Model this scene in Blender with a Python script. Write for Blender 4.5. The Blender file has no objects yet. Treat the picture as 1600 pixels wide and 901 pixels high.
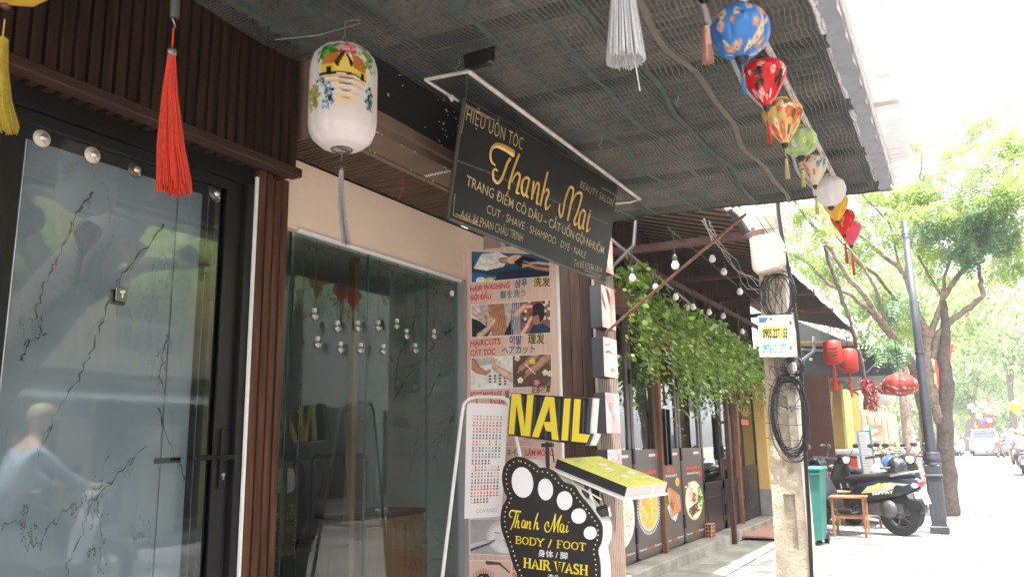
import bpy, math, random, bmesh
import numpy as np
from mathutils import Vector, Matrix
R = math.radians
rnd = random.Random(7)
nr = np.random.RandomState(5)
scn = bpy.context.scene
col = scn.collection

# ---------------------------------------------------------------- camera, sky, sun, exposure
EYE = 1.5
FOC = 1244.0
CX, CY = 800.0, 450.5
def camv(x, y): return Vector((x - CX, -(y - CY), -FOC))
AZ = camv(688, -5850).normalized()                 # where plumb lines meet
AX = camv(1510, 680); AX = (AX - AX.dot(AZ) * AZ).normalized()   # along the street
AY = AZ.cross(AX)
MC = Matrix((AX, AY, AZ))                           # world from camera
cam_d = bpy.data.cameras.new('camera'); cam = bpy.data.objects.new('camera', cam_d); col.objects.link(cam)
cam.matrix_world = Matrix.Translation((0, 0, EYE)) @ MC.to_4x4()
cam_d.sensor_width = 36; cam_d.lens = FOC / 1600 * 36; cam_d.clip_end = 2000; cam_d.clip_start = 0.05
cam_d.dof.use_dof = True; cam_d.dof.focus_distance = 4.6; cam_d.dof.aperture_fstop = 32.0
scn.camera = cam

SUN = Vector((-0.20, -0.27, 1.0)).normalized()
w = bpy.data.worlds.new('World'); scn.world = w; w.use_nodes = True
nt = w.node_tree; bg = nt.nodes['Background']
sky = nt.nodes.new('ShaderNodeTexSky'); sky.sky_type = 'NISHITA'; sky.sun_disc = False
sky.sun_elevation = math.asin(SUN.z); sky.sun_rotation = math.atan2(SUN.x, SUN.y)
sky.air_density = 1.0; sky.dust_density = 3.5; sky.ozone_density = 0.6
hs = nt.nodes.new('ShaderNodeHueSaturation'); hs.inputs['Saturation'].default_value = .35; hs.inputs['Value'].default_value = 1.15   # milky midday haze
nt.links.new(sky.outputs[0], hs.inputs['Color']); nt.links.new(hs.outputs[0], bg.inputs[0]); bg.inputs[1].default_value = 0.15
sl = bpy.data.lights.new('sun', 'SUN'); sl.energy = 3.1; sl.angle = R(0.55); sl.color = (1.0, 0.97, 0.93)
so = bpy.data.objects.new('sun', sl); col.objects.link(so)
so.rotation_euler = SUN.to_track_quat('Z', 'Y').to_euler()
scn.view_settings.view_transform = 'Standard'; scn.view_settings.look = 'None'
scn.view_settings.exposure = 2.8; scn.view_settings.gamma = 1.0
scn.cycles.max_bounces = 7; scn.cycles.transparent_max_bounces = 14
scn.cycles.diffuse_bounces = 4; scn.cycles.glossy_bounces = 4; scn.cycles.transmission_bounces = 4
scn.cycles.use_denoising = True
scn.cycles.sample_clamp_indirect = 6

# ---------------------------------------------------------------- helpers: places
def ray(x, y): return (MC @ camv(x, y)).normalized()
E0 = Vector((0, 0, EYE))
def onX(x, y, X): d = ray(x, y); return E0 + d * (X / d.x)
def onY(x, y, Y): d = ray(x, y); return E0 + d * (Y / d.y)
def onZ(x, y, Z): d = ray(x, y); return E0 + d * ((Z - EYE) / d.z)
class Plane:
    def __init__(s, p, n): s.p = Vector(p); s.n = Vector(n).normalized()
    def at(s, x, y, lift=0):
        d = ray(x, y); q = s.p + s.n * lift
        return E0 + d * ((q - E0).dot(s.n) / d.dot(s.n))

# ---------------------------------------------------------------- helpers: materials
MATS = {}
def mat(name, c=(.5, .5, .5), rough=.6, metal=0, var=0, vscale=8, c2=None, bump=0, bscale=60, spec=.5, stretch=None, trans=0, emit=0, coat=0, attr=None, detail=4):
    if name in MATS: return MATS[name]
    m = bpy.data.materials.new(name); m.use_nodes = True; n = m.node_tree; b = n.nodes['Principled BSDF']
    b.inputs['Base Color'].default_value = (*c, 1); b.inputs['Roughness'].default_value = rough
    b.inputs['Metallic'].default_value = metal; b.inputs['Specular IOR Level'].default_value = spec
    if coat: b.inputs['Coat Weight'].default_value = coat; b.inputs['Coat Roughness'].default_value = .08
    tc = n.nodes.new('ShaderNodeTexCoord'); mp = n.nodes.new('ShaderNodeMapping')
    n.links.new(tc.outputs['Object'], mp.inputs[0])
    if stretch: mp.inputs['Scale'].default_value = stretch
    src = None
    if attr:
        a = n.nodes.new('ShaderNodeVertexColor'); a.layer_name = attr; src = a.outputs[0]
    if var:
        t = n.nodes.new('ShaderNodeTexNoise'); t.inputs['Scale'].default_value = vscale; t.inputs['Detail'].default_value = detail
        t.inputs['Roughness'].default_value = .65
        n.links.new(mp.outputs[0], t.inputs['Vector'])
        r = n.nodes.new('ShaderNodeValToRGB'); n.links.new(t.outputs[0], r.inputs[0])
        c2 = c2 or tuple(max(0, v * (1 - var)) for v in c)
        r.color_ramp.elements[0].position = .35; r.color_ramp.elements[0].color = (*c2, 1)
        r.color_ramp.elements[1].position = .65; r.color_ramp.elements[1].color = (*c, 1)
        if attr:
            mx = n.nodes.new('ShaderNodeMixRGB'); mx.blend_type = 'MULTIPLY'; mx.inputs[0].default_value = 1
            n.links.new(src, mx.inputs[1]); n.links.new(r.outputs[0], mx.inputs[2]); src = mx.outputs[0]
        else: src = r.outputs[0]
    if src: n.links.new(src, b.inputs['Base Color'])
    if emit and src: n.links.new(src, b.inputs['Emission Color']); b.inputs['Emission Strength'].default_value = emit
    elif emit: b.inputs['Emission Color'].default_value = (*c, 1); b.inputs['Emission Strength'].default_value = emit
    if bump:
        t2 = n.nodes.new('ShaderNodeTexNoise'); t2.inputs['Scale'].default_value = bscale; t2.inputs['Detail'].default_value = 5
        n.links.new(mp.outputs[0], t2.inputs['Vector'])
        bp = n.nodes.new('ShaderNodeBump'); bp.inputs['Strength'].default_value = bump; bp.inputs['Distance'].default_value = .01
        n.links.new(t2.outputs[0], bp.inputs['Height']); n.links.new(bp.outputs[0], b.inputs['Normal'])
    if trans:
        tr = n.nodes.new('ShaderNodeBsdfTranslucent'); mx = n.nodes.new('ShaderNodeMixShader'); mx.inputs[0].default_value = trans
        if src: n.links.new(src, tr.inputs[0])
        else: tr.inputs[0].default_value = (*c, 1)
        n.links.new(b.outputs[0], mx.inputs[1]); n.links.new(tr.outputs[0], mx.inputs[2])
        n.links.new(mx.outputs[0], n.nodes['Material Output'].inputs[0])
    MATS[name] = m; return m
def glass_mat(name, tint=(.8, .93, .9), ior=1.7, rough=.0):
    m = bpy.data.materials.new(name); m.use_nodes = True; n = m.node_tree; n.nodes.remove(n.nodes['Principled BSDF'])
    t = n.nodes.new('ShaderNodeBsdfTransparent'); t.inputs[0].default_value = (*tint, 1)
    g = n.nodes.new('ShaderNodeBsdfGlossy'); g.inputs['Roughness'].default_value = rough; g.inputs[0].default_value = (.95, 1, 1, 1)
    f = n.nodes.new('ShaderNodeFresnel'); f.inputs[0].default_value = ior
    mx = n.nodes.new('ShaderNodeMixShader')
    ge = n.nodes.new('ShaderNodeNewGeometry'); mu = n.nodes.new('ShaderNodeMath'); mu.operation = 'MULTIPLY'; sb = n.nodes.new('ShaderNodeMath'); sb.operation = 'SUBTRACT'; sb.inputs[0].default_value = 1
    n.links.new(ge.outputs['Backfacing'], sb.inputs[1]); n.links.new(f.outputs[0], mu.inputs[0]); n.links.new(sb.outputs[0], mu.inputs[1])
    n.links.new(mu.outputs[0], mx.inputs[0]); n.links.new(t.outputs[0], mx.inputs[1]); n.links.new(g.outputs[0], mx.inputs[2])
    n.links.new(mx.outputs[0], n.nodes['Material Output'].inputs[0]); MATS[name] = m; return m

# ---------------------------------------------------------------- helpers: objects
def tag(o, label=None, cat=None, group=None, kind=None):
    if label: o['label'] = label
    if cat: o['category'] = cat
    if group: o['group'] = group
    if kind: o['kind'] = kind
    return o
def thing(name, label, cat, loc=(0, 0, 0), group=None, rz=0):
    o = bpy.data.objects.new(name, None); col.objects.link(o); o.location = loc; o.rotation_euler = (0, 0, rz)
    o.empty_display_size = .1
    return tag(o, label, cat, group)
def mesh_obj(name, me, m=None, parent=None, loc=None, local=False):
    o = bpy.data.objects.new(name, me); col.objects.link(o)
    if m:
        for k in (m if isinstance(m, (list, tuple)) else [m]): me.materials.append(k)
    if parent is not None:
        o.parent = parent
        if not local:                       # geometry given in world coordinates
            o.matrix_parent_inverse = world(parent).inverted()
    if loc is not None: o.location = loc
    return o
def world(o):
    mw = Matrix.LocRotScale(o.location, o.rotation_euler, o.scale)
    if o.parent is not None: mw = world(o.parent) @ o.matrix_parent_inverse @ mw
    return mw
def copy_tree(o, parent=None):
    c = o.copy(); col.objects.link(c)
    if parent is not None: c.parent = parent
    for ch in [k for k in CH.get(o.name, [])]: CH.setdefault(c.name, []).append(copy_tree(ch, c))
    return c
CH = {}
def reg(o):
    if o.parent is not None: CH.setdefault(o.parent.name, []).append(o)
    return o
class MB:
    def __init__(s): s.v = []; s.f = []; s.m = []; s.sm = []; s.mi = 0
    def add(s, vs, fs, smooth=False):
        b = len(s.v); s.v += [tuple(v) for v in vs]
        for f in fs: s.f.append(tuple(i + b for i in f)); s.m.append(s.mi); s.sm.append(smooth)
        return s
    def box(s, a, b, bev=0):
        x0, y0, z0 = [min(p, q) for p, q in zip(a, b)]; x1, y1, z1 = [max(p, q) for p, q in zip(a, b)]
        return s.frame((x0, y0, z0), (x1 - x0, 0, 0), (0, y1 - y0, 0), (0, 0, z1 - z0), bev)
    def frame(s, o, a, b, c, bev=0):
        o, a, b, c = Vector(o), Vector(a), Vector(b), Vector(c)
        if not bev:
            vs = [o, o + a, o + a + b, o + b, o + c, o + a + c, o + a + b + c, o + b + c]
            return s.add(vs, [(0, 3, 2, 1), (4, 5, 6, 7), (0, 1, 5, 4), (1, 2, 6, 5), (2, 3, 7, 6), (3, 0, 4, 7)])
        bm = bmesh.new(); r = bmesh.ops.create_cube(bm, size=1)
        la, lb, lc = a.length, b.length, c.length
        for v in bm.verts: v.co = Vector(((v.co.x) * la, v.co.y * lb, v.co.z * lc))
        bmesh.ops.bevel(bm, geom=bm.edges[:], offset=min(bev, la / 2.1, lb / 2.1, lc / 2.1), segments=1, affect='EDGES')
        M3 = Matrix((a.normalized(), b.normalized(), c.normalized())).transposed(); cc = o + (a + b + c) / 2
        bm.verts.index_update()
        s.add([cc + M3 @ v.co for v in bm.verts], [[v.index for v in f.verts] for f in bm.faces]); bm.free(); return s
    def tube(s, pts, r, n=8, cap=True, closed=False):
        pts = [Vector(p) for p in pts]; k = len(pts)
        rs = r if isinstance(r, (list, tuple)) else [r] * k
        prev = None; rings = []
        for i, p in enumerate(pts):
            if closed: t = pts[(i + 1) % k] - pts[i - 1]
            else: t = pts[min(i + 1, k - 1)] - pts[max(i - 1, 0)]
            t = t.normalized() if t.length > 1e-9 else Vector((0, 0, 1))
            u = prev - t * prev.dot(t) if prev is not None else t.orthogonal()
            u.normalize(); prev = u; w_ = t.cross(u)
            rings.append([p + (u * math.cos(2 * math.pi * j / n) + w_ * math.sin(2 * math.pi * j / n)) * rs[i] for j in range(n)])
        vs = [v for g in rings for v in g]; fs = []
        for i in range(k if closed else k - 1):
            a = i * n; b = ((i + 1) % k) * n
            for j in range(n): fs.append((a + j, a + (j + 1) % n, b + (j + 1) % n, b + j))
        s.add(vs, fs, True)
        if cap and not closed:
            s.add(rings[0], [tuple(range(n))[::-1]]); s.add(rings[-1], [tuple(range(n))])
        return s
    def lathe(s, prof, c=(0, 0, 0), n=20, axis=(0, 0, 1), lobes=0, lobe=0):
        c = Vector(c); q = Vector((0, 0, 1)).rotation_difference(Vector(axis)); vs = []; fs = []
        for r_, z in prof:
            for j in range(n):
                a = 2 * math.pi * j / n; rr = r_ * (1 + lobe * abs(math.sin(a * lobes / 2)) - lobe * .5) if lobes else r_
                vs.append(c + q @ Vector((rr * math.cos(a), rr * math.sin(a), z)))
        for i in range(len(prof) - 1):
            for j in range(n): fs.append((i * n + j, i * n + (j + 1) % n, (i + 1) * n + (j + 1) % n, (i + 1) * n + j))
        return s.add(vs, fs, True)
    def prism(s, pts, d):
        """pts: closed outline in space, d: thickness vector"""
        pts = [Vector(p) for p in pts]; d = Vector(d); k = len(pts)
        s.add(pts + [p + d for p in pts], [tuple(range(k)), tuple(range(2 * k - 1, k - 1, -1))] + [(i, i + k, (i + 1) % k + k, (i + 1) % k) for i in range(k)])
        return s
    def sphere(s, c, r, n=12, sq=(1, 1, 1)):
        c = Vector(c); k = max(4, n // 2); vs = []; fs = []
        for i in range(k + 1):
            t = math.pi * i / k
            for j in range(n): a = 2 * math.pi * j / n; vs.append(c + Vector((r * sq[0] * math.sin(t) * math.cos(a), r * sq[1] * math.sin(t) * math.sin(a), r * sq[2] * math.cos(t))))
        for i in range(k):
            for j in range(n): fs.append((i * n + j, (i + 1) * n + j, (i + 1) * n + (j + 1) % n, i * n + (j + 1) % n))
        return s.add(vs, fs, True)
    def build(s, name, m, parent=None, loc=None, local=False):
        me = bpy.data.meshes.new(name); me.from_pydata(s.v, [], s.f)
        me.polygons.foreach_set('use_smooth', s.sm)
        if isinstance(m, (list, tuple)): me.polygons.foreach_set('material_index', s.m)
        me.update()
        return reg(mesh_obj(name, me, m, parent, loc, local))
def np_mesh(name, V, F, m, parent=None, smooth=False, cols=None, local=False, kind=None):
    """V (n,3) array, F (k,4) array of quads"""
    me = bpy.data.meshes.new(name); V = np.asarray(V, dtype=np.float32); F = np.asarray(F, dtype=np.int32); q = F.shape[1]
    me.vertices.add(len(V)); me.vertices.foreach_set('co', V.ravel())
    me.loops.add(F.size); me.loops.foreach_set('vertex_index', F.ravel())
    me.polygons.add(len(F)); me.polygons.foreach_set('loop_start', np.arange(len(F), dtype=np.int32) * q)
    me.polygons.foreach_set('loop_total', np.full(len(F), q, dtype=np.int32))
    if smooth: me.polygons.foreach_set('use_smooth', np.ones(len(F), dtype=bool))
    me.update(calc_edges=True)
    if cols is not None:
        a = me.color_attributes.new('col', 'FLOAT_COLOR', 'POINT'); c = np.ones((len(V), 4), dtype=np.float32); c[:, :3] = cols
        a.data.foreach_set('color', c.ravel())
    o = mesh_obj(name, me, m, parent, None, local)
    if kind: o['kind'] = kind
    return reg(o)

# ---------------------------------------------------------------- helpers: writing
def text(body, A, B, T, m, parent=None, name='lettering', bold=0, depth=.0015, space=1.0, lift=None, shear=0):
    """lettering whose baseline runs A to B with cap height A to T"""
    A, B, T = Vector(A), Vector(B), Vector(T)
    cu = bpy.data.curves.new('t', 'FONT'); cu.body = body; cu.size = 1; cu.offset = bold; cu.space_character = space; cu.resolution_u = 3
    cu.shear = shear
    to = bpy.data.objects.new('t', cu); col.objects.link(to)
    bpy.context.view_layer.update()
    me = bpy.data.meshes.new_from_object(to.evaluated_get(bpy.context.evaluated_depsgraph_get()))
    bpy.data.objects.remove(to); bpy.data.curves.remove(cu)
    k = len(me.vertices)
    if not k: return None
    co = np.empty(k * 3, dtype=np.float32); me.vertices.foreach_get('co', co); co = co.reshape(-1, 3)
    x0, x1 = co[:, 0].min(), co[:, 0].max(); cap = .72 if body.isascii() or len(body) > 3 else None
    hh = .70
    u = (co[:, 0] - x0) / max(x1 - x0, 1e-6); v = co[:, 1] / hh
    nrm = (B - A).cross(T - A).normalized()
    if nrm.dot(E0 - A) < 0: nrm = -nrm
    P = np.array(A) + np.outer(u, np.array(B - A)) + np.outer(v, np.array(T - A)) + np.array(nrm) * depth
    me.vertices.foreach_set('co', P.astype(np.float32).ravel()); me.update(); me.name = name; me.materials.clear()
    o = mesh_obj(name, me, m, parent); o['kind'] = 'stuff'; return reg(o)
def ptext(body, pl, a, b, top, m, parent, lift=.003, **k):
    """same, with the three points given where they are seen on the plane pl"""
    return text(body, pl.at(*a, lift), pl.at(*b, lift), pl.at(*top, lift), m, parent, depth=0, **k)

# ---------------------------------------------------------------- helpers: printed pictures
class Canvas:
    def __init__(s, w_, h, c): s.w, s.h = w_, h; s.a = np.ones((h, w_, 3)) * np.array(c); s.y, s.x = np.mgrid[0:h, 0:w_]; s.x = (s.x + .5) / w_; s.y = 1 - (s.y + .5) / h; s.asp = w_ / h
    def put(s, mask, c): mask = mask[..., None]; s.a = s.a * (1 - mask) + np.array(c) * mask; return s
    def ell(s, cx, cy, rx, ry, c, soft=.12, rot=0, alpha=1):
        dx = (s.x - cx) * s.asp; dy = s.y - cy; ca, sa = math.cos(rot), math.sin(rot)
        u = (dx * ca + dy * sa) / (rx * s.asp); v = (-dx * sa + dy * ca) / ry; d = np.sqrt(u * u + v * v)
        return s.put(np.clip((1 - d) / soft + .5, 0, 1) * alpha, c)
    def poly(s, pts, c, alpha=1):
        ins = np.zeros(s.x.shape, bool); n = len(pts)
        for i in range(n):
            (x0, y0), (x1, y1) = pts[i], pts[(i + 1) % n]
            if y0 == y1: continue
            t = ((s.y >= y0) != (s.y >= y1)) & (s.x < (x1 - x0) * (s.y - y0) / (y1 - y0) + x0); ins ^= t
        return s.put(ins * float(alpha), c)
    def limb(s, pts, r0, r1, c, shade=.75):
        n = len(pts); best = np.full(s.x.shape, 9.); tt = np.zeros(s.x.shape)
        for i in range(n - 1):
            ax, ay = pts[i][0] * s.asp, pts[i][1]; bx, by = pts[i + 1][0] * s.asp, pts[i + 1][1]
            px, py = s.x * s.asp - ax, s.y - ay; L = (bx - ax) ** 2 + (by - ay) ** 2 + 1e-9
            t = np.clip((px * (bx - ax) + py * (by - ay)) / L, 0, 1); d = np.hypot(px - t * (bx - ax), py - t * (by - ay)); rr = r0 + (r1 - r0) * (i + t) / (n - 1)
            q = d / rr; u = q < best; best = np.where(u, q, best)
        m = np.clip((1 - best) / .15 + .5, 0, 1); e = np.clip(best, 0, 1) ** 2
        s.a = s.a * (1 - m[..., None]) + (np.array(c) * (1 - (1 - shade) * e[..., None])) * m[..., None]; return s
    def noise(s, amt, sc=6, seed=0):
        g = np.random.RandomState(seed).rand(sc + 2, int(sc * s.asp) + 2); yy = (1 - s.y) * sc; xx = s.x * sc * s.asp
        i, j = yy.astype(int), np.minimum(xx.astype(int), g.shape[1] - 2); fy, fx = yy - i, xx - j
        v = g[i, j] * (1 - fy) * (1 - fx) + g[i + 1, j] * fy * (1 - fx) + g[i, j + 1] * (1 - fy) * fx + g[i + 1, j + 1] * fy * fx
        s.a = s.a * (1 + amt * (v - .5))[..., None]; return s
    def grain(s, amt, seed=1): s.a = s.a * (1 + amt * (np.random.RandomState(seed).rand(s.h, s.w, 1) - .5)); return s
    def grad(s, c0, c1): t = s.y[..., None]; s.a = np.array(c0) * (1 - t) + np.array(c1) * t; return s
PRINT = mat('printed_film', (1, 1, 1), .35, attr='col')
def picture(cv, BL, BR, TL, TR, name, parent, m=None):
    """lay a canvas on the flat quad BL BR TR TL"""
    BL, BR, TL, TR = [np.array(p) for p in (BL, BR, TL, TR)]
    u = np.linspace(0, 1, cv.w)[None, :, None]; v = np.linspace(1, 0, cv.h)[:, None, None]
    P = (BL * (1 - u) + BR * u) * (1 - v) + (TL * (1 - u) + TR * u) * v
    V = P.reshape(-1, 3); i = np.arange(cv.h - 1)[:, None] * cv.w + np.arange(cv.w - 1)[None, :]; i = i.ravel()
    F = np.stack([i, i + cv.w, i + cv.w + 1, i + 1], 1)
    return np_mesh(name, V, F, m or PRINT, parent, cols=np.clip(cv.a, 0, 1).reshape(-1, 3) ** 2.0)
def ppic(cv, pl, bl, br, tl, tr, name, parent, lift=.002, m=None):
    return picture(cv, pl.at(*bl, lift), pl.at(*br, lift), pl.at(*tl, lift), pl.at(*tr, lift), name, parent, m)
# ---------------------------------------------------------------- materials of the place
def wood_mat(name, c1, c2, rough=.6, sc=(26, 26, 1.6), spec=.18):
    m = mat(name, c1, rough, var=1, c2=c2, vscale=1.6, stretch=sc, bump=.25, bscale=3, spec=spec, detail=6)
    n = m.node_tree; mp = next(k for k in n.nodes if k.type == 'MAPPING'); oi = n.nodes.new('ShaderNodeObjectInfo')
    mu = n.nodes.new('ShaderNodeMath'); mu.operation = 'MULTIPLY'; mu.inputs[1].default_value = 37
    n.links.new(oi.outputs['Random'], mu.inputs[0]); n.links.new(mu.outputs[0], mp.inputs['Location'])
    return m
W_DARK = wood_mat('dark_walnut', (.040, .016, .008), (.009, .004, .003))
W_RED = wood_mat('red_walnut', (.13, .055, .028), (.045, .018, .010))
W_TRIM = wood_mat('walnut_trim', (.060, .028, .018), (.03, .013, .009), sc=(1.6, 26, 26))
W_SOF = wood_mat('soffit_slat_wood', (.13, .08, .052), (.07, .042, .027), sc=(20, 1.5, 20))
ALU = mat('charcoal_aluminium', (.015, .0135, .012), .38, .3, var=.2, vscale=30)
BLACK = mat('matt_black', (.012, .012, .013), .45)
BLKMET = mat('black_metal', (.016, .016, .016), .32, .6)
STEEL = mat('worn_steel', (.45, .44, .42), .35, .9, var=.3, vscale=20)
CREAM = mat('cream_plaster', (.84, .64, .48), .8, var=.06, vscale=3, bump=.12, bscale=40)
WHITE = mat('white_paint', (.80, .78, .76), .5, var=.06, vscale=12)
GLASS = glass_mat('door_glass', (.84, .87, .88), 1.9, .035)
GLASS2 = glass_mat('window_glass', (.72, .80, .77), 1.6)
GEDGE = mat('glass_edge', (.05, .09, .08), .2)
GOLD = mat('brass_strip', (.30, .15, .06), .35, .6)
BEAMB = mat('brown_painted_beam', (.20, .125, .085), .6, var=.3, vscale=5, bump=.2, bscale=30)
DARKBD = mat('dark_board', (.014, .012, .011), .7, var=.5, vscale=6)
INTER = mat('interior_dark', (.05, .06, .06), .7, var=.3)
CONC = mat('weathered_concrete', (.40, .37, .32), .85, var=.45, vscale=2.2, c2=(.20, .185, .16), bump=.5, bscale=25, detail=8)
CONC2 = mat('pole_concrete', (.50, .42, .32), .9, var=.3, vscale=9, c2=(.34, .28, .20), bump=.9, bscale=45, detail=8)
def marble():
    m = bpy.data.materials.new('veined_marble'); m.use_nodes = True; n = m.node_tree; b = n.nodes['Principled BSDF']; b.inputs['Roughness'].default_value = .3
    L = n.links.new; tc = n.nodes.new('ShaderNodeTexCoord')
    def vein(sc, dist, width, seed):
        mp = n.nodes.new('ShaderNodeMapping'); mp.inputs['Location'].default_value = (seed, seed * 2, seed); L(tc.outputs['Object'], mp.inputs[0])
        mp.inputs['Rotation'].default_value = (.5, .7, 0); mp.inputs['Scale'].default_value = (1.2, 1, .45)
        nz = n.nodes.new('ShaderNodeTexNoise'); nz.inputs['Scale'].default_value = sc * 2; nz.inputs['Detail'].default_value = 9; nz.inputs['Roughness'].default_value = .7; L(mp.outputs[0], nz.inputs['Vector'])
        ad = n.nodes.new('ShaderNodeMixRGB'); ad.inputs[0].default_value = dist; L(mp.outputs[0], ad.inputs[1]); L(nz.outputs['Color'], ad.inputs[2])
        vo = n.nodes.new('ShaderNodeTexVoronoi'); vo.feature = 'DISTANCE_TO_EDGE'; vo.inputs['Scale'].default_value = sc; L(ad.outputs[0], vo.inputs['Vector'])
        nm = n.nodes.new('ShaderNodeTexNoise'); nm.inputs['Scale'].default_value = 1.7; L(mp.outputs[0], nm.inputs['Vector'])
        mr = n.nodes.new('ShaderNodeMapRange'); L(nm.outputs[0], mr.inputs[0]); mr.inputs[1].default_value = .48; mr.inputs[2].default_value = .66; mr.inputs[3].default_value = 0; mr.inputs[4].default_value = width; mr.clamp = True
        lt = n.nodes.new('ShaderNodeMath'); lt.operation = 'LESS_THAN'; L(vo.outputs['Distance'], lt.inputs[0]); L(mr.outputs[0], lt.inputs[1]); return lt.outputs[0]
    cl = n.nodes.new('ShaderNodeTexNoise'); cl.inputs['Scale'].default_value = 2.2; cl.inputs['Detail'].default_value = 5; L(tc.outputs['Object'], cl.inputs['Vector'])
    r = n.nodes.new('ShaderNodeValToRGB'); r.color_ramp.elements[0].color = (.28, .315, .35, 1); r.color_ramp.elements[1].color = (.42, .45, .48, 1); r.color_ramp.elements[0].position = .3; r.color_ramp.elements[1].position = .7; L(cl.outputs[0], r.inputs[0])
    cur = r.outputs[0]
    for sc, d, wd, sd, c in ((1.3, .45, .004, 3.1, (.08, .09, .10, 1)), (2.3, .35, .003, 7.7, (.14, .15, .16, 1))):
        mx = n.nodes.new('ShaderNodeMixRGB'); L(vein(sc, d, wd, sd), mx.inputs[0]); L(cur, mx.inputs[1]); mx.inputs[2].default_value = c; cur = mx.outputs[0]
    L(cur, b.inputs['Base Color']); return m
MARBLE = marble()

# ---------------------------------------------------------------- ground, road, pavement
def gz(x): return max(0, x - 25) * .011
XS = [-60, -10, 0, 10, 18, 25, 40, 60, 90, 130, 200]
def strip(name, y0, y1, z, m, xs=XS, **k):
    b = MB()
    for a, c in zip(xs[:-1], xs[1:]): b.add([(a, y0, z + gz(a)), (c, y0, z + gz(c)), (c, y1, z + gz(c)), (a, y1, z + gz(a))], [(0, 1, 2, 3)])
    o = b.build(name, m); o['kind'] = 'structure'; return o
G_SOIL = mat('packed_ground', (.30, .27, .22), .95, var=.3, vscale=.6)
g = MB(); g.add([(-100, -150, -.16), (290, -150, -.16), (290, 150, -.16), (-100, 150, -.16)], [(0, 1, 2, 3)]); g.build('ground', G_SOIL)['kind'] = 'structure'
ROAD = mat('sun_bleached_asphalt', (.19, .185, .185), .9, var=.25, vscale=1.2, bump=.3, bscale=80, c2=(.12, .118, .118))
strip('road', -6.6, -.22, -.12, ROAD)
PAVE = mat('pale_paving_bed', (.30, .285, .275), .85, var=.25, vscale=3, bump=.3, bscale=30)
PAVES = mat('pale_paving_slab', (.34, .325, .31), .8, var=.22, vscale=2.5, bump=.35, bscale=50, c2=(.20, .19, .185))
strip('pavement', 0, 6, -.012, PAVE)
strip('opposite_pavement', -10, -6.6, -.01, PAVE)
conc = strip('concrete_apron', 2.58, 3.3, .004, CONC, [-6, 0, 4, 8, 12.4])
pv = thing('paving', 'pale square paving slabs laid over the sunny pavement', 'paving'); pv['kind'] = 'structure'; del pv['category']
me0 = None
for i in range(24):
    for j in range(5):
        x0 = 3.0 + i * .6; y0 = .01 + j * .512
        if me0 is None:
            o = MB().frame((-.294, -.25, -.03), (.592, 0, 0), (0, .504, 0), (0, 0, .03), .006).build('slab', PAVES, pv, (x0, y0 + .256, .0), True); me0 = o.data
        else:
            o = bpy.data.objects.new('slab', me0); col.objects.link(o); o.parent = pv; o.location = (x0 + (.3 if j % 2 else 0), y0 + .256, 0)
        o.location.z = rnd.uniform(-.003, .004); o.rotation_euler = (rnd.uniform(-.006, .006), rnd.uniform(-.004, .004), rnd.uniform(-.006, .006))
kb = thing('kerb', 'grey stone kerb along the road edge', 'kerb'); kb['kind'] = 'structure'; del kb['category']
KERB = mat('kerb_stone', (.34, .33, .31), .85, var=.25, vscale=6, bump=.4, bscale=40)
mk = None
for i in range(42):
    x0 = 2 + i * .9
    if mk is None: o = MB().frame((0, -.22, -.16), (.89, 0, 0), (0, .228, 0), (0, 0, .165), .02).build('kerb_stone', KERB, kb, (x0, 0, 0), True); mk = o.data
    else: o = bpy.data.objects.new('kerb_stone', mk); col.objects.link(o); o.parent = kb; o.location = (x0, rnd.uniform(-.004, .004), gz(x0) + rnd.uniform(-.004, .004))
b = MB(); kx = [39.8, 60, 90, 130, 200]
for a_, c_ in zip(kx[:-1], kx[1:]): b.add([(a_, -.22, gz(a_) - .14), (c_, -.22, gz(c_) - .14), (c_, -.22, gz(c_)), (a_, -.22, gz(a_)), (a_, .01, gz(a_) + .002), (c_, .01, gz(c_) + .002)], [(0, 1, 2, 3), (3, 2, 5, 4)])
b.build('far_kerb', KERB)['kind'] = 'structure'
b = MB()
for y_, z_ in ((-6.6, -.13), ): b.box((-20, y_ - .2, z_), (25, y_, .02)); 
b.build('opposite_kerb', KERB)['kind'] = 'structure'

# ---------------------------------------------------------------- the near shop: timber fascia, glass door, show window
FY, FZ = 2.8, 2.86       # fascia face and its lower edge
DY = 3.0                 # door and window plane
shop = thing('shop_building', 'dark timber clad shopfront with black framed glass door and cream band over frameless window', 'building', (0, 3.2, 0))
def vslats(y, x0, x1, z0, z1, pitch, wd, dp, m, parent, jitter=.006, first=None):
    me = None; k = int((x1 - x0) / pitch)
    for i in range(k):
        x = x0 + i * pitch
        if me is None: o = MB().frame((0, 0, 0), (wd, 0, 0), (0, dp, 0), (0, 0, z1 - z0), .003).build('slat', m, parent, (x, y - shop.location.y, z0), True); me = o.data
        else: o = bpy.data.objects.new('slat', me); col.objects.link(o); o.parent = parent; o.location = (x, y - shop.location.y + rnd.uniform(0, jitter), z0)
vslats(FY, -1.6, 2.84, FZ + .035, 3.56, .056, .043, .03, W_DARK, shop)
MB().box((-1.6, FY + .03, FZ), (2.84, FY + .07, 3.56)).build('fascia_backing', W_DARK, shop)
MB().frame((-1.6, FY - .012, FZ - .012), (4.448, 0, 0), (0, .075, 0), (0, 0, .046), .006).build('fascia_trim', W_TRIM, shop)
MB().box((2.80, FY + .071, FZ), (2.84, 3.3, 3.56)).build('fascia_return', W_DARK, shop)
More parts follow.
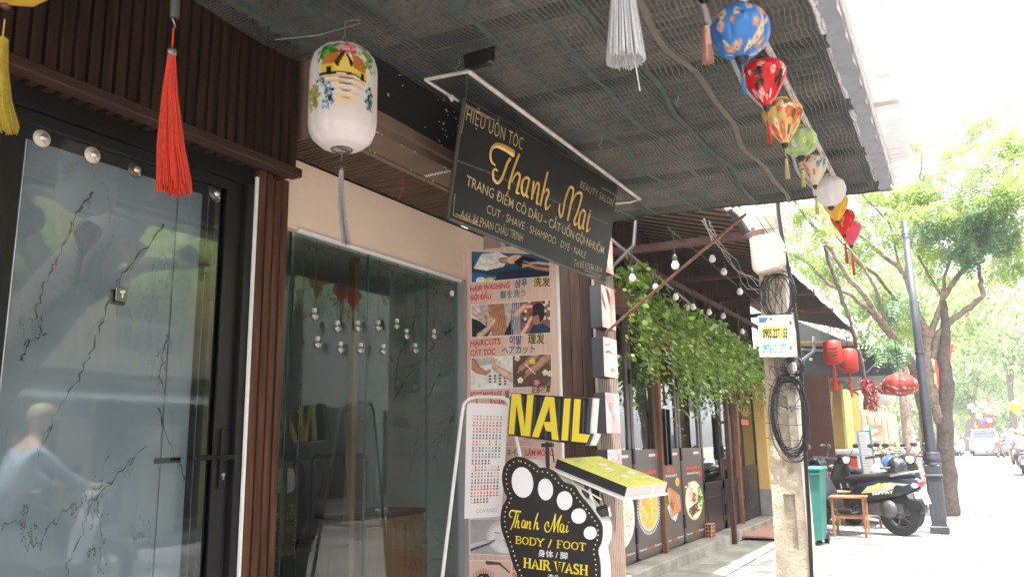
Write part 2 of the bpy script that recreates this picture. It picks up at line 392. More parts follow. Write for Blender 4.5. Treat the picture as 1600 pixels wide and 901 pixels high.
# battens seen from below between fascia and door head
b = MB()
for i in range(60): b.box((-1.0 + i * .064, FY + .075, FZ + .02), (-1.0 + i * .064 + .035, DY - .02, FZ + .05))
b.build('underside_batten', W_DARK, shop)['kind'] = 'stuff'
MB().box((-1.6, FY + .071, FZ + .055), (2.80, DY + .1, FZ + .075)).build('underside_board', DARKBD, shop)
# door head and fixed frame
b = MB(); b.box((-1.6, DY - .02, 2.80), (2.70, DY + .06, 2.93)); b.box((-1.6, DY - .03, 2.795), (2.70, DY - .02, 2.805)); b.box((2.655, DY - .035, .42), (2.695, DY + .06, 2.80))
b.build('door_frame', ALU, shop)
b = MB(); b.box((-1.6, DY, .42), (1.50, DY + .05, 2.795)); b.build('side_panel', ALU, shop)
door = MB()
for x0, x1 in ((1.505, 1.60), (2.555, 2.65)):
    for k, (a, c) in enumerate(((0, .35), (.37, .68), (.70, 1))):
        door.box((x0 + (x1 - x0) * a, DY - .014 + .004 * k, .45), (x0 + (x1 - x0) * c - .001, DY + .04, 2.79))
    door.box((x0, DY - .004, .45), (x1, DY + .035, 2.79))
for z0, z1 in ((2.752, 2.79), (.45, .60)): door.box((1.60, DY - .012, z0), (2.555, DY + .04, z1))
door.box((1.60, DY - .018, 2.742), (2.555, DY - .010, 2.752))
door.box((2.548, DY - .018, .6), (2.556, DY - .010, 2.752))
dr = door.build('door', ALU, shop)
MB().box((1.59, DY + .005, .59), (2.56, DY + .015, 2.76)).build('glass', GLASS, dr)
h = MB(); pz0, pz1 = 1.335, 1.60; h.frame((2.583, DY - .030, pz0), (.030, 0, 0), (0, .012, 0), (0, 0, pz1 - pz0), .003)
h.frame((2.40, DY - .080, 1.462), (.225, 0, 0), (0, .016, 0), (0, 0, .022), .004); h.frame((2.588, DY - .070, 1.465), (.02, 0, 0), (0, .045, 0), (0, 0, .018), .003)
h.frame((2.28, DY + .022, 1.452), (.13, 0, 0), (0, .014, 0), (0, 0, .024), .003)
hd = h.build('handle', BLKMET, dr)
lk = MB(); lk.lathe([(0, .006), (.008, .006), (.009, 0), (.009, -.01)], (2.598, DY - .031, 1.395), 12, (0, -1, 0)); lk.box((2.595, DY - .036, 1.372), (2.601, DY - .028, 1.392)); lk.build('lock', STEEL, dr)
# marbled panels standing behind the door glass
b = MB(); b.box((1.66, DY + .10, .45), (2.36, DY + .115, 2.72)); b.build('marble_panel', MARBLE, shop)
b = MB(); b.box((2.368, DY + .10, .45), (2.50, DY + .115, 2.72)); b.build('marble_panel', MARBLE, shop)
b = MB(); b.box((1.60, DY + .30, .42), (2.70, DY + .32, 2.9)); b.build('back_panel', INTER, shop)
# long dark veins running through the marbled panels
VEIN = mat('marble_vein', (.07, .08, .09), .35)
def veins(chains, place, m, parent, nrm, sd):
    rr = random.Random(sd); mb = MB()
    def run(pts, w0, w1, depth):
        P3 = []
        for i in range(len(pts) - 1):
            for k in range(7): P3.append(pts[i].lerp(pts[i + 1], k / 7) + Vector([rr.uniform(-.009, .009) * (1 - abs(c)) for c in nrm]))
        P3.append(pts[-1]); n = len(P3); vs = []
        for i, p in enumerate(P3):
            t = (P3[min(i + 1, n - 1)] - P3[max(i - 1, 0)]).normalized(); s = nrm.cross(t) * (w0 + (w1 - w0) * i / n) * rr.choice((.25, .5, 1, 1.5, .4)) * .5; vs += [p - s, p + s]
            if depth and rr.random() < .16: d = (t + nrm.cross(t) * rr.choice((-.7, .7, .4))).normalized(); l = rr.uniform(.05, .16); run([p, p + d * l * .5, p + d * l + Vector((0, 0, -.02))], w0 * .45, w0 * .12, depth - 1)
        mb.add(vs, [(2 * i, 2 * i + 2, 2 * i + 3, 2 * i + 1) for i in range(n - 1)])
    for ch in chains: run([place(*q) for q in ch], .009, .004, 1)
    o = mb.build('vein', m, parent); o['kind'] = 'stuff'
veins([[(147, 300), (117, 333), (103, 373), (87, 410), (67, 447), (53, 500)], [(257, 353), (217, 397), (183, 440), (163, 490), (147, 540), (127, 583), (83, 650), (60, 712)], [(317, 357), (320, 390), (330, 427)], [(260, 520), (253, 567), (250, 590)], [(227, 697), (187, 737), (140, 793), (127, 833), (103, 890)], [(250, 640), (262, 690), (290, 745), (302, 795)], [(30, 560), (50, 530), (75, 520)]],
      lambda x, y: onY(x, y, DY + .097), VEIN, shop, Vector((0, -1, 0)), 4)
# white strip standing in for light through the frame gap; pilaster
MB().box((2.6965, DY - .052, .42), (2.711, DY - .040, FZ - .02)).build('gap_light_strip', WHITE, shop)
vslats(DY - .055, 2.716, 2.94, .30, FZ + .02, .054, .042, .04, W_RED, shop)
MB().box((2.714, DY - .016, .30), (2.93, DY + .06, FZ + .02)).build('pilaster', W_DARK, shop)
# cream band and window
CZ0, CZ1 = 2.655, 3.035
MB().frame((2.84, DY, CZ0), (2.12, 0, 0), (0, .10, 0), (0, 0, CZ1 - CZ0 + .02), .004).build('cream_band', CREAM, shop)
MB().frame((3.04, DY - .012, CZ0 - .014), (1.62, 0, 0), (0, .03, 0), (0, 0, .022), .003).build('head_channel', WHITE, shop)
MB().box((2.94, DY - .004, CZ1 + .002), (4.96, DY + .02, CZ1 + .014)).build('shadow_trim', W_DARK, shop)
for x0, x1 in ((2.93, 3.048), (3.052, 3.655), (3.66, 4.268), (4.273, 4.655)):
    yy = DY + (.05 if x0 < 3 else .02)
    gp = MB().box((x0, yy, .42), (x1, yy + .01, CZ0 - .004)).build('window_pane', GLASS2, shop)
    MB().box((x1 - .001, yy - .002, .42), (x1 + .003, yy + .012, CZ0 - .004)).build('edge', GEDGE, gp)
MB().box((3.675, DY + .14, .42), (3.715, DY + .19, CZ0 + .1)).build('brass_mullion', GOLD, shop)
MB().box((4.638, DY - .03, .42), (4.662, DY + .05, CZ0)).build('end_channel', mat('grey_aluminium', (.42, .42, .44), .4, .5), shop)
# interior
veins([[(717, 503), (683, 533), (657, 563), (627, 600), (600, 660)], [(657, 473), (640, 520), (622, 560), (618, 600)], [(700, 560), (676, 600), (650, 680), (640, 740)], [(596, 500), (612, 560), (636, 590)], [(716, 640), (690, 680), (676, 720)]], lambda x, y: onX(x, y, 4.692), VEIN, shop, Vector((-1, 0, 0)), 9)
b = MB(); b.box((2.72, 5.6, .42), (4.9, 5.65, 3.2)); b.build('back_wall', mat('interior_wall', (.55, .60, .58), .7, var=.2), shop)
b = MB(); b.box((4.70, DY + .06, .42), (4.75, 5.6, 3.2)); b.build('marble_wall', MARBLE, shop)
b = MB(); b.box((2.72, DY + .32, .42), (2.76, 5.6, 3.2)); b.build('party_wall', INTER, shop)
b = MB(); b.box((-1.6, DY + .02, .36), (4.9, 5.7, .42)); b.build('floor', mat('interior_floor', (.30, .29, .27), .25, var=.3), shop)
b = MB(); b.box((2.76, DY + .10, 2.78), (4.7, 5.6, 2.82)); b.box((2.76, DY + .1, CZ0 - .01), (4.7, DY + .35, CZ0 + .01)); b.build('ceiling', mat('interior_ceiling', (.35, .30, .25), .8), shop)
b = MB(); b.box((-1.6, 3.3, 3.0), (4.96, 5.8, 3.05)); b.box((-1.6, 3.2, 3.05), (4.96, 3.25, 6.2)); b.build('upper_wall', CREAM, shop)
MB().box((-1.6, DY - .03, -.01), (4.7, DY + .05, .42)).build('plinth', CONC, shop)
MB().box((-1.6, 2.75, -.01), (4.7, 2.97, .17)).build('step', CONC, shop)
# slatted soffit under the roof edge
sof = None
for i in range(62):
    x = 2.86 + i * .034
    if sof is None: o = MB().box((0, -.575, 0), (.019, -.205, .03)).build('soffit_slat', W_SOF, shop, (x, 0, 3.052), True); sof = o.data
    else: o = bpy.data.objects.new('soffit_slat', sof); col.objects.link(o); o.parent = shop; o.location = (x, 0, 3.052 + rnd.uniform(0, .002))
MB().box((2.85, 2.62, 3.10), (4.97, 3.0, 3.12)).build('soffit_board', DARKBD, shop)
# brown edge beam with flange, dark board above, crack line
b = MB(); b.box((2.846, 2.40, 3.05), (4.97, 2.595, 3.145)); b.box((2.846, 2.60, 3.043), (4.97, 2.635, 3.06)); b.box((2.846, 2.375, 3.095), (4.97, 2.40, 3.15))
b.build('edge_beam', BEAMB, shop)
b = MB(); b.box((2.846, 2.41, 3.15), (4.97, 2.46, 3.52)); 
sb = b.build('dark_board', DARKBD, shop)
MB().box((2.848, 2.47, 3.06), (2.862, 2.99, 3.52)).build('end_board', BEAMB, shop)
b = MB()
for i in range(26):
    x = rnd.uniform(3.0, 3.75) if i < 9 else rnd.uniform(3.5, 3.72); z = rnd.uniform(3.17, 3.45); r = rnd.uniform(.002, .008)
    b.frame((x, 2.406, z), (r, 0, 0), (0, .004, 0), (0, 0, r * rnd.uniform(.7, 1.8)))
b.build('paint_chip', WHITE, shop)['kind'] = 'stuff'
b = MB()
for i in range(40):
    t = i / 39; x = 3.62 + .01 * math.sin(i * 1.7); b.frame((x, 2.41 + t * .17, 3.045), (rnd.uniform(.003, .012), 0, 0), (0, .005, 0), (0, 0, .006))
for i in range(18): b.frame((rnd.uniform(2.9, 3.9), 2.40 + rnd.choice((0, .19)), 3.046), (rnd.uniform(.003, .008), 0, 0), (0, .004, 0), (0, 0, .005))
b.build('flaking_paint', WHITE, shop)['kind'] = 'stuff'
# red cord knotted on the soffit
b = MB(); c0 = onZ(631, 272, 3.04); b.tube([c0, c0 + Vector((0, .01, -.04)), c0 + Vector((.005, .01, -.075))], .0022, 5)
b.tube([c0 + Vector((.012 * math.cos(a), .01, -.085 + .012 * math.sin(a))) for a in [k * .7 for k in range(9)]], .0022, 5); b.tube([c0 + Vector((0, .01, -.098)), c0 + Vector((-.01, .01, -.12)), c0 + Vector((-.03, .012, -.15))], .0025, 5)
tag(b.build('cord', mat('red_cord', (.6, .04, .02), .6)), 'short knotted red cord hanging from the slatted soffit', 'cord')

# hooks, chime
hk_m = mat('yellowed_disc', (.62, .50, .40), .4); hk_d = mat('smoked_disc', (.07, .055, .04), .25); SIL = mat('silver', (.60, .57, .53), .4, .8)
DP = Plane((0, DY + .0, 0), (0, -1, 0))
for k, (x, y, dk, lb) in enumerate(((66, 216, 0, 'pale round suction hook at the top left corner of the door glass'), (145, 242, 0, 'pale round suction hook, second from the left on the door glass'), (212, 266, 1, 'smoked brown suction hook in the middle of the door glass top'), (337, 303, 1, 'smoked brown suction hook in the top right corner of the door glass'))):
    p = DP.at(x, y); t = thing('suction_hook', lb, 'hook', p + Vector((0, .004, 0)), 'suction hooks on the door glass')
    MB().lathe([(.034, 0), (.033, -.006), (.02, -.012), (.017, -.014), (0, -.014)][::-1], (0, 0, 0), 20, (0, 1, 0)).build('disc', hk_d if dk else hk_m, t, None, True)
    b = MB().lathe([(.0, -.024), (.013, -.022), (.016, -.012)], (0, 0, 0), 14, (0, 1, 0)); b.tube([(0, -.02, -.008), (0, -.024, -.025), (0, -.032, -.03), (0, -.036, -.022)], .002, 6); b.build('hook', SIL, t, None, True)
p = DP.at(190, 458); t = thing('door_chime', 'small grey square plate with white motif stuck on the door glass', 'plate', p)
MB().frame((-.03, -.008, -.035), (.055, 0, 0), (0, .008, 0), (0, 0, .06), .006).build('plate', mat('grey_plastic', (.14, .14, .13), .4), t, None, True)
b = MB(); b.frame((-.004, -.0100, -.02), (.006, 0, 0), (0, .002, 0), (0, 0, .022)); b.sphere((-.008, -.0095, .004), .006, 8, (1, .3, 1)); b.sphere((.004, -.0095, .007), .007, 8, (1, .3, 1)); b.build('motif', WHITE, t, None, True)
b = MB(); b.frame((-.026, .016, -.045), (.055, 0, 0), (0, .02, 0), (0, 0, .06)); b.build('rear_plate', BLACK, t, None, True)

# bulb curtain inside the show window
CLR = glass_mat('clear_bulb', (.9, .88, .86), 2.2, .04); CWIRE = mat('thin_dark_wire', (.02, .02, .02), .5); FIL = mat('filament_foil', (.8, .7, .6), .2, .9)
BP = Plane((0, DY - .035, 0), (0, -1, 0))
bulbs = ((491, 494), (496, 538), (527, 513), (532, 546), (559, 513), (563, 547), (591, 512), (599, 549), (620, 509), (635, 525), (649, 547), (678, 525))
ord_ = ['far left upper', 'far left lower', 'second column upper', 'second column lower', 'third column upper', 'third column lower', 'fourth column upper', 'fourth column lower', 'fifth column only', 'sixth column only', 'seventh column low', 'far right lone']
for k, (x, y) in enumerate(bulbs):
    p = BP.at(x, y); t = thing('hanging_bulb', 'small clear glass bulb in the window curtain, ' + ord_[k] + ' one', 'bulb', p, 'clear bulbs hanging in the show window')
    MB().sphere((0, 0, 0), .026, 14, (1, 1, 1.0)).build('globe', CLR, t, None, True)
    MB().lathe([(0, .044), (.011, .044), (.013, .04), (.013, .022), (0, .022)], (0, 0, 0), 10).build('cap', mat('white_cap', (.45, .44, .42), .4), t, None, True)
    b = MB()
    for q in range(5): a = q * 1.3; b.tube([(0, 0, .02), (.012 * math.cos(a), .012 * math.sin(a), .0), (0.004, 0, -.018)], .0012, 4)
    b.build('filament', FIL, t, None, True)
    if k % 2 == 0 or k > 8: MB().tube([(0, 0, .04), (0, 0, 2.625 - p.z)], .0012, 4).build('wire', CWIRE, t, None, True)
b = MB(); pts = []
for i, (x, y) in enumerate(((476, 380), (500, 388), (530, 402), (560, 412), (600, 420), (640, 430), (672, 448), (703, 460))): pts.append(BP.at(x, y))
b.tube(pts, .0025, 5)
for i in range(len(pts) - 1):
    for s in (.3, .8): q = pts[i].lerp(pts[i + 1], s); b.tube([q, q + Vector((0, -.004, -.028))], .0035, 5)
b.tube([pts[0] + Vector((.0, 0, -.0)), pts[0] + Vector((.0, 0, -1.6))], .002, 5)
for k in range(22): q = pts[0] + Vector((0, 0, -.07 * k - .05)); b.tube([q, q + Vector((rnd.choice((-.015, .015)), 0, .01))], .0028, 4)
wr = b.build('light_string', CWIRE); tag(wr, 'black fairy light cable looped across the top of the show window', 'cable')
p = BP.at(704, 459); tag(MB().frame(p + Vector((-.01, -.02, -.014)), (.022, 0, 0), (0, .02, 0), (0, 0, .034), .003).build('plug', WHITE), 'small white plug at the end of the fairy light cable', 'plug')

# furniture inside the window
UPH = mat('dark_brown_upholstery', (.075, .035, .022), .6, var=.3, vscale=20)
def chair(x, y, lab, w_):
    t = thing('chair', lab, 'chair', (x, y, .42), 'upholstered chairs behind the show window')
    MB().frame((-w_ / 2, -.02, .50), (w_, 0, 0), (0, .07, 0), (0, 0, .55), .03).build('backrest', UPH, t, None, True)
    MB().frame((-w_ / 2, -.02, .42), (w_, 0, 0), (0, .46, 0), (0, 0, .08), .03).build('seat', UPH, t, None, True)
    for a in (-w_ * .42, w_ * .40):
        for c in (0, .4): MB().tube([(a, c, .42), (a * 1.08, c, 0)], .012, 6).build('leg', BLKMET, t, None, True)
for pa, pb, y, lb in ((432, 468, 3.7, 'dark chair nearest the timber pilaster behind the show window'), (490, 575, 3.8, 'dark upholstered chair in the middle of the show window'), (592, 676, 3.8, 'dark upholstered chair beside the marble wall')):
    xa, xb = onY(pa, 745, y).x, onY(pb, 745, y).x; chair((xa + xb) / 2, y, lb, xb - xa)
xa, xb = onY(568, 850, 3.35).x, onY(682, 850, 3.35).x; ct = onY(620, 798, 3.35).z - .42
cb = thing('cabinet', 'brown wooden cabinet standing low behind the show window', 'cabinet', (xa, 3.35, .42)); Wc = xb - xa
CW_ = wood_mat('cabinet_wood', (.42, .17, .07), (.24, .09, .04))
MB().frame((0, 0, 0), (Wc, 0, 0), (0, .38, 0), (0, 0, ct - .03), .01).build('carcass', CW_, cb, None, True)
MB().frame((-.02, -.02, ct - .03), (Wc + .04, 0, 0), (0, .42, 0), (0, 0, .03), .005).build('top', W_DARK, cb, None, True)
for k in range(2): MB().frame((.02 + k * Wc / 2, -.010, .04), (Wc / 2 - .03, 0, 0), (0, .008, 0), (0, 0, ct - .12), .003).build('door', CW_, cb, None, True)
fr = thing('framed_print', 'dark framed leaf print on the wall behind the show window', 'picture', (3.9, 5.56, 2.0))
MB().frame((-.5, 0, -.6), (1.0, 0, 0), (0, .03, 0), (0, 0, 1.2), .01).build('frame', W_RED, fr, None, True)
b = MB().box((-.45, -.004, -.55), (.45, 0, .55)); b.build('print', mat('print_paper', (.40, .30, .24), .7), fr, None, True)
b = MB()
for sx, sz, s in ((-.1, .15, 1), (.15, -.2, .8)):
    for k in range(9): a = R(-70 + k * 17); b.add([(sx, -.008, sz), (sx + s * .16 * math.sin(a - .1), -.008, sz + s * .16 * math.cos(a - .1)), (sx + s * .3 * math.sin(a), -.008, sz + s * .3 * math.cos(a)), (sx + s * .16 * math.sin(a + .1), -.008, sz + s * .16 * math.cos(a + .1))], [(0, 1, 2, 3)])
b.build('leaf_motif', BLACK, fr, None, True)
# ---------------------------------------------------------------- roof over the pavement: corrugated sheets, rafters, shade net
def zc(y): return 3.38 + .045 * (y - .2)
XE = 6.5
roof = thing('canopy', 'corrugated metal canopy lined with dark shade netting over the pavement', 'canopy', (2, 1.4, 3.45))
RUST = mat('dirty_roof_sheet', (.17, .135, .11), .85, var=.6, vscale=5, c2=(.06, .05, .042), bump=.3, bscale=50, detail=8)
EAVE = mat('pale_corrugated_sheet', (.62, .56, .55), .55, var=.2, vscale=5, trans=.12)
def corr(x0, x1, y0, y1, off, m, name, amp=.014, pitch=.076, steps=6):
    k = int((x1 - x0) / pitch * 8) + 1; xs = np.linspace(x0, x1, k); ys = np.linspace(y0, y1, steps)
    V = [(x, y, zc(y) + off + amp * math.cos(2 * math.pi * x / pitch)) for y in ys for x in xs]
    F = [(j * k + i, j * k + i + 1, (j + 1) * k + i + 1, (j + 1) * k + i) for j in range(steps - 1) for i in range(k - 1)]
    return np_mesh(name, V, F, m, roof, smooth=True)
x = -2.0; i = 0
while x < XE + .1:
    x1 = min(x + .86, XE + .25); o_ = .055 + (.006 if i % 2 else 0)
    corr(x, x1 + .06, .40, 3.25, o_, RUST, 'roof_sheet')
    corr(x, x1 + .02, .125 + rnd.uniform(-.010, .010), .42, o_ - .008, EAVE, 'eave_sheet', steps=3)
    x = x1; i += 1
TIM = mat('old_rafter', (.02, .018, .016), .8, var=.4, vscale=12)
for k in range(10):
    X = -1.3 + k * .86
    MB().frame((X, .36, zc(.36) - .005), (.05, 0, 0), (0, 2.24, 2.24 * .045), (0, 0, .05)).build('rafter', TIM, roof)
for y in (.4, 1.3, 2.2): MB().frame((-2, y, zc(y) + .0), (XE + 2.05, 0, 0), (0, .04, 0), (0, 0, .04)).build('batten', TIM, roof)
# netting: strands with holes between
def net_mat():
    m = bpy.data.materials.new('shade_net'); m.use_nodes = True; n = m.node_tree; b = n.nodes['Principled BSDF']; L = n.links.new
    b.inputs['Roughness'].default_value = .7
    tc = n.nodes.new('ShaderNodeTexCoord'); sp = n.nodes.new('ShaderNodeSeparateXYZ')
    nz = n.nodes.new('ShaderNodeTexNoise'); nz.inputs['Scale'].default_value = 3.2; nz.inputs['Detail'].default_value = 3; L(tc.outputs['Object'], nz.inputs['Vector'])
    sc = n.nodes.new('ShaderNodeVectorMath'); sc.operation = 'SCALE'; sc.inputs['Scale'].default_value = .09; L(nz.outputs['Color'], sc.inputs[0])
    ad = n.nodes.new('ShaderNodeVectorMath'); L(tc.outputs['Object'], ad.inputs[0]); L(sc.outputs[0], ad.inputs[1]); L(ad.outputs[0], sp.inputs[0])
    def lines(o, pitch, w_):
        a = n.nodes.new('ShaderNodeMath'); a.operation = 'DIVIDE'; L(sp.outputs[o], a.inputs[0]); a.inputs[1].default_value = pitch
        f = n.nodes.new('ShaderNodeMath'); f.operation = 'FRACT'; L(a.outputs[0], f.inputs[0])
        l = n.nodes.new('ShaderNodeMath'); l.operation = 'LESS_THAN'; L(f.outputs[0], l.inputs[0]); l.inputs[1].default_value = w_; return l.outputs[0]
    mx = n.nodes.new('ShaderNodeMath'); mx.operation = 'MAXIMUM'; L(lines(0, .0155, .24), mx.inputs[0]); L(lines(1, .024, .17), mx.inputs[1])
    fz = n.nodes.new('ShaderNodeTexNoise'); fz.inputs['Scale'].default_value = 75; fz.inputs['Detail'].default_value = 2; L(tc.outputs['Object'], fz.inputs['Vector'])
    g = n.nodes.new('ShaderNodeMath'); g.operation = 'GREATER_THAN'; g.inputs[1].default_value = .63; L(fz.outputs[0], g.inputs[0])
    mm = n.nodes.new('ShaderNodeMath'); mm.operation = 'MAXIMUM'; L(mx.outputs[0], mm.inputs[0]); L(g.outputs[0], mm.inputs[1])
    cn = n.nodes.new('ShaderNodeTexNoise'); cn.inputs['Scale'].default_value = 2.4; cn.inputs['Detail'].default_value = 6; L(tc.outputs['Object'], cn.inputs['Vector'])
    r = n.nodes.new('ShaderNodeValToRGB'); r.color_ramp.elements[0].color = (.085, .105, .10, 1); r.color_ramp.elements[0].position = .38; r.color_ramp.elements[1].color = (.20, .18, .16, 1); r.color_ramp.elements[1].position = .62; L(cn.outputs[0], r.inputs[0])
    cm = n.nodes.new('ShaderNodeMixRGB'); L(g.outputs[0], cm.inputs[0]); L(r.outputs[0], cm.inputs[1]); cm.inputs[2].default_value = (.02, .018, .016, 1)
    L(cm.outputs[0], b.inputs['Base Color']); L(mm.outputs[0], b.inputs['Alpha']); return m
NET = net_mat()
def netz(x, y):
    s = abs(math.sin(math.pi * (x + 1.3) / .86)); t = abs(math.sin(math.pi * (y - .4) / .9))
    return zc(y) - .012 - .022 * s * t - .012 * math.sin(x * 2.1 + y) ** 2
nx, ny = 150, 44; V = []; F = []
x0n, x1n = -2.0, XE
for j in range(ny):
    for i in range(nx):
        X = x0n + (x1n - x0n) * i / (nx - 1)
        ye = 2.60 if X > 2.84 else 2.80; yo = .30 - .014 * abs(math.sin(math.pi * X / .29))
        Y = yo + (ye - yo) * j / (ny - 1); V.append((X, Y, netz(X, Y)))
for j in range(ny - 1):
    for i in range(nx - 1): F.append((j * nx + i, j * nx + i + 1, (j + 1) * nx + i + 1, (j + 1) * nx + i))
np_mesh('shade_net', V, F, NET, roof, smooth=True)
# selvedge bands of the net, woven seams and turned-up end
BAND = mat('net_seam_green', (.05, .10, .085), .65, var=.35, vscale=9); BANDT = mat('net_seam_tan', (.17, .13, .10), .65, var=.25, vscale=9); EDGE = mat('net_selvedge', (.30, .31, .34), .7, var=.2, vscale=15)
def band(y0, wd, m, ph, x0=-2, x1=XE, name='net_seam', dz=-.005):
    P_ = []; k = 90
    for i in range(k):
        X = x0 + (x1 - x0) * i / (k - 1); y = y0 + .022 * math.sin(X * 3.6 + ph) + .01 * math.sin(X * 7.9 + ph * 3)
        P_ += [(X, y, netz(X, y) + dz), (X, y + wd, netz(X, y + wd) + dz)]
    return np_mesh(name, P_, [(2 * i, 2 * i + 2, 2 * i + 3, 2 * i + 1) for i in range(k - 1)], m, roof)
for q, (y, wd, m) in enumerate(((.80, .022, EDGE), (1.02, .032, BANDT), (1.26, .024, BAND), (1.50, .022, BAND), (1.76, .028, BAND), (2.10, .024, BAND), (2.33, .03, BAND), (2.56, .04, BAND))):
    band(y, wd, m, q * 1.9, x1=(XE if q % 3 else XE))
k = 260; P_ = []
for i in range(k):
    X = -2 + (XE + 2) * i / (k - 1); yo = .29 - .014 * abs(math.sin(math.pi * X / .29)); P_ += [(X, yo, netz(X, yo) - .006), (X, yo + .085 + .01 * math.sin(X * 5), netz(X, yo + .09) - .006)]
np_mesh('net_selvedge', P_, [(2 * i, 2 * i + 2, 2 * i + 3, 2 * i + 1) for i in range(k - 1)], EDGE, roof)
k = 60; P_ = []
for i in range(k):
    Y = .30 + 2.3 * i / (k - 1); P_ += [(XE + .002, Y, netz(XE, Y) + .075), (XE - .02, Y, netz(XE, Y) + .02), (XE - .045 - .012 * math.sin(Y * 9), Y, netz(XE - .04, Y) - .012)]
np_mesh('net_end', P_, [(3 * i + a, 3 * i + 3 + a, 3 * i + 4 + a, 3 * i + 1 + a) for i in range(k - 1) for a in (0, 1)], mat('folded_net', (.16, .15, .14), .8, var=.5, vscale=40), roof, smooth=True)
PIPEW = mat('grubby_white_pipe', (.70, .60, .54), .45, var=.35, vscale=14)
b = MB(); b.tube([(x_, .27, zc(.27) + .012) for x_ in (-2, 2, 6.5)], .014, 8); b.build('eave_pipe', WHITE, roof)
b = MB()
for i in range(30): X = -2 + .29 * i; b.box((X - .004, .262, zc(.2) - .03), (X + .004, .268, zc(.2) + .0))
b.build('net_clip', WHITE, roof)['kind'] = 'stuff'

# pole carrying the lanterns
lp = tag(MB().tube([(2.0, .63, 3.37), (3.4, .635, 3.375), (5.0, .63, 3.37), (6.0, .63, 3.37)], .016, 10).build('lantern_pole', PIPEW), 'white pole under the canopy edge from which the lantern row hangs', 'pole')
# sign pipe frame with floodlight
fr = thing('pipe_bracket', 'white pipe bracket fixed under the netting above the black signboard', 'bracket', (4, 1.97, 3.4))
MB().tube([onZ(730, 110, 3.38), onZ(1000, 311, 3.38)], .013, 8).build('pipe', PIPEW, fr)
a = onZ(730, 112, 3.37); c = onZ(664, 125, 3.37); d = onZ(716, 158, 3.31)
MB().tube([a, c], .010, 8).build('pipe', PIPEW, fr); MB().tube([c, d], .008, 8).build('pipe', PIPEW, fr)
a = onZ(1000, 311, 3.38); c = onZ(962, 318, 3.30)
MB().tube([a, onZ(985, 316, 3.34), c], .008, 8).build('pipe', PIPEW, fr)
p = onZ(706, 154, 3.32); b = MB()
for i in range(9): b.sphere(p + Vector((rnd.uniform(-.018, .018), rnd.uniform(-.006, .006), rnd.uniform(-.008, .008))), rnd.uniform(.006, .012), 6)
b.build('knotted_rag', WHITE, fr)
fl = thing('floodlight', 'black ribbed floodlight on the white pipe above the signboard', 'floodlight', onZ(752, 100, 3.33))
b = MB(); b.frame((-.05, -.07, -.03), (.07, 0, .02), (0, .14, 0), (-.015, 0, .07), .008)
for i in range(9): b.frame((-.056, -.062 + i * .0145, -.034), (.072, 0, .02), (0, .006, 0), (-.002, 0, .010))
b.build('housing', BLKMET, fl, None, True)
b = MB(); b.tube([(-.01, -.075, 0), (0, -.078, .07), (0, .078, .07), (-.01, .075, 0)], .005, 6); b.build('yoke', BLKMET, fl, None, True)
# hanging wires in the net
for x, y, n_, in ((718, 92, 3), (1060, 148, 4), (940, 215, 3)):
    p = onZ(x, y, 3.37); b = MB()
    b.tube([p, p + Vector((.01, .01, -.03)), p + Vector((-.01, .02, -.05)), p + Vector((.0, .0, -.07))], .0018, 4)
    tag(b.build('tie_wire', STEEL), {718: 'loose wire end dangling from the net near the floodlight', 1060: 'loose wire end in the net below the white tassel', 940: 'loose wire end in the net above the signboard text'}[x], 'wire')

# ---------------------------------------------------------------- the big black signboard
SB = MAT_SIGN = mat('black_sign_paint', (.010, .008, .007), .5, var=.3, vscale=5, spec=.25)
GOLDP = mat('gold_lettering', (.80, .50, .12), .32, .25, var=.2, vscale=30, bump=.3, bscale=60)
GOLDT = mat('thin_gold_paint', (.62, .47, .22), .45, var=.4, vscale=30)
BLs, BRs, TLs, TRs = Vector((3.3, 2.2, 2.66)), Vector((5.35, 2.2, 2.67)), Vector((3.3, 2.09, 3.29)), Vector((5.35, 2.06, 3.39))
SP = Plane(BLs, (BRs - BLs).cross(TLs - BLs)); 
if SP.n.y > 0: SP.n = -SP.n
TRs = SP.at(965, 290); BRs = SP.at(945, 440); TLs = SP.at(728, 155); BLs = SP.at(703, 340)
sg = thing('signboard', 'long black signboard with gold hair salon lettering tilted under the canopy', 'signboard', (4.3, 2.15, 2.7))
MB().prism([BLs, BRs, TRs, TLs], -SP.n * .028).build('board', SB, sg)
b = MB(); fr_ = [BLs, BRs, TRs, TLs]
for i in range(4): b.tube([fr_[i] - SP.n * .012, fr_[(i + 1) % 4] - SP.n * .012], .012, 6)
b.build('frame', mat('dark_frame', (.06, .055, .05), .4), sg)
b = MB()
def pl_line(pl, pts, wd, m=None, lift=.003):
    q = [pl.at(*p, lift) for p in pts]
    for a, c in zip(q[:-1], q[1:]):
        t = (c - a).normalized(); s = pl.n.cross(t) * wd * .5; b.add([a - s, c - s, c + s, a + s], [(0, 1, 2, 3)])
for ln in (((729, 164), (773, 188)), ((729, 167), (764, 186)), ((729, 160), (721, 208)), ((711, 302), (708, 336), (752, 354)), ((712, 334), (745, 348)), ((940, 293), (962, 305), (956, 322)), ((913, 422), (940, 431)), ((916, 428), (938, 434))): pl_line(SP, ln, .004)
b.build('corner_line', GOLDT, sg)
def st(t, a, c, top, m=GOLDT, **k): ptext(t, SP, a, c, top, m, sg, name='lettering', **k)
st('HIỆU UỐN TÓC', (728, 188), (816, 235), (731, 166), bold=-.008, space=1.1)
st('BEAUTY SALON', (906, 293), (957, 322), (908, 282), bold=-.012, space=1.1)
st('TRANG ĐIỂM CÔ DÂU – CẮT·UỐN·GỘI·NHUỘM', (728, 289), (943, 397), (730, 273), bold=.002)
st('CUT · SHAVE · SHAMPOO · DYE · NAILE', (760, 332), (915, 404), (762, 319), bold=-.010)
st('Add: 84 PHAN CHÂU TRINH', (719, 342), (816, 378), (721, 327), bold=-.014)
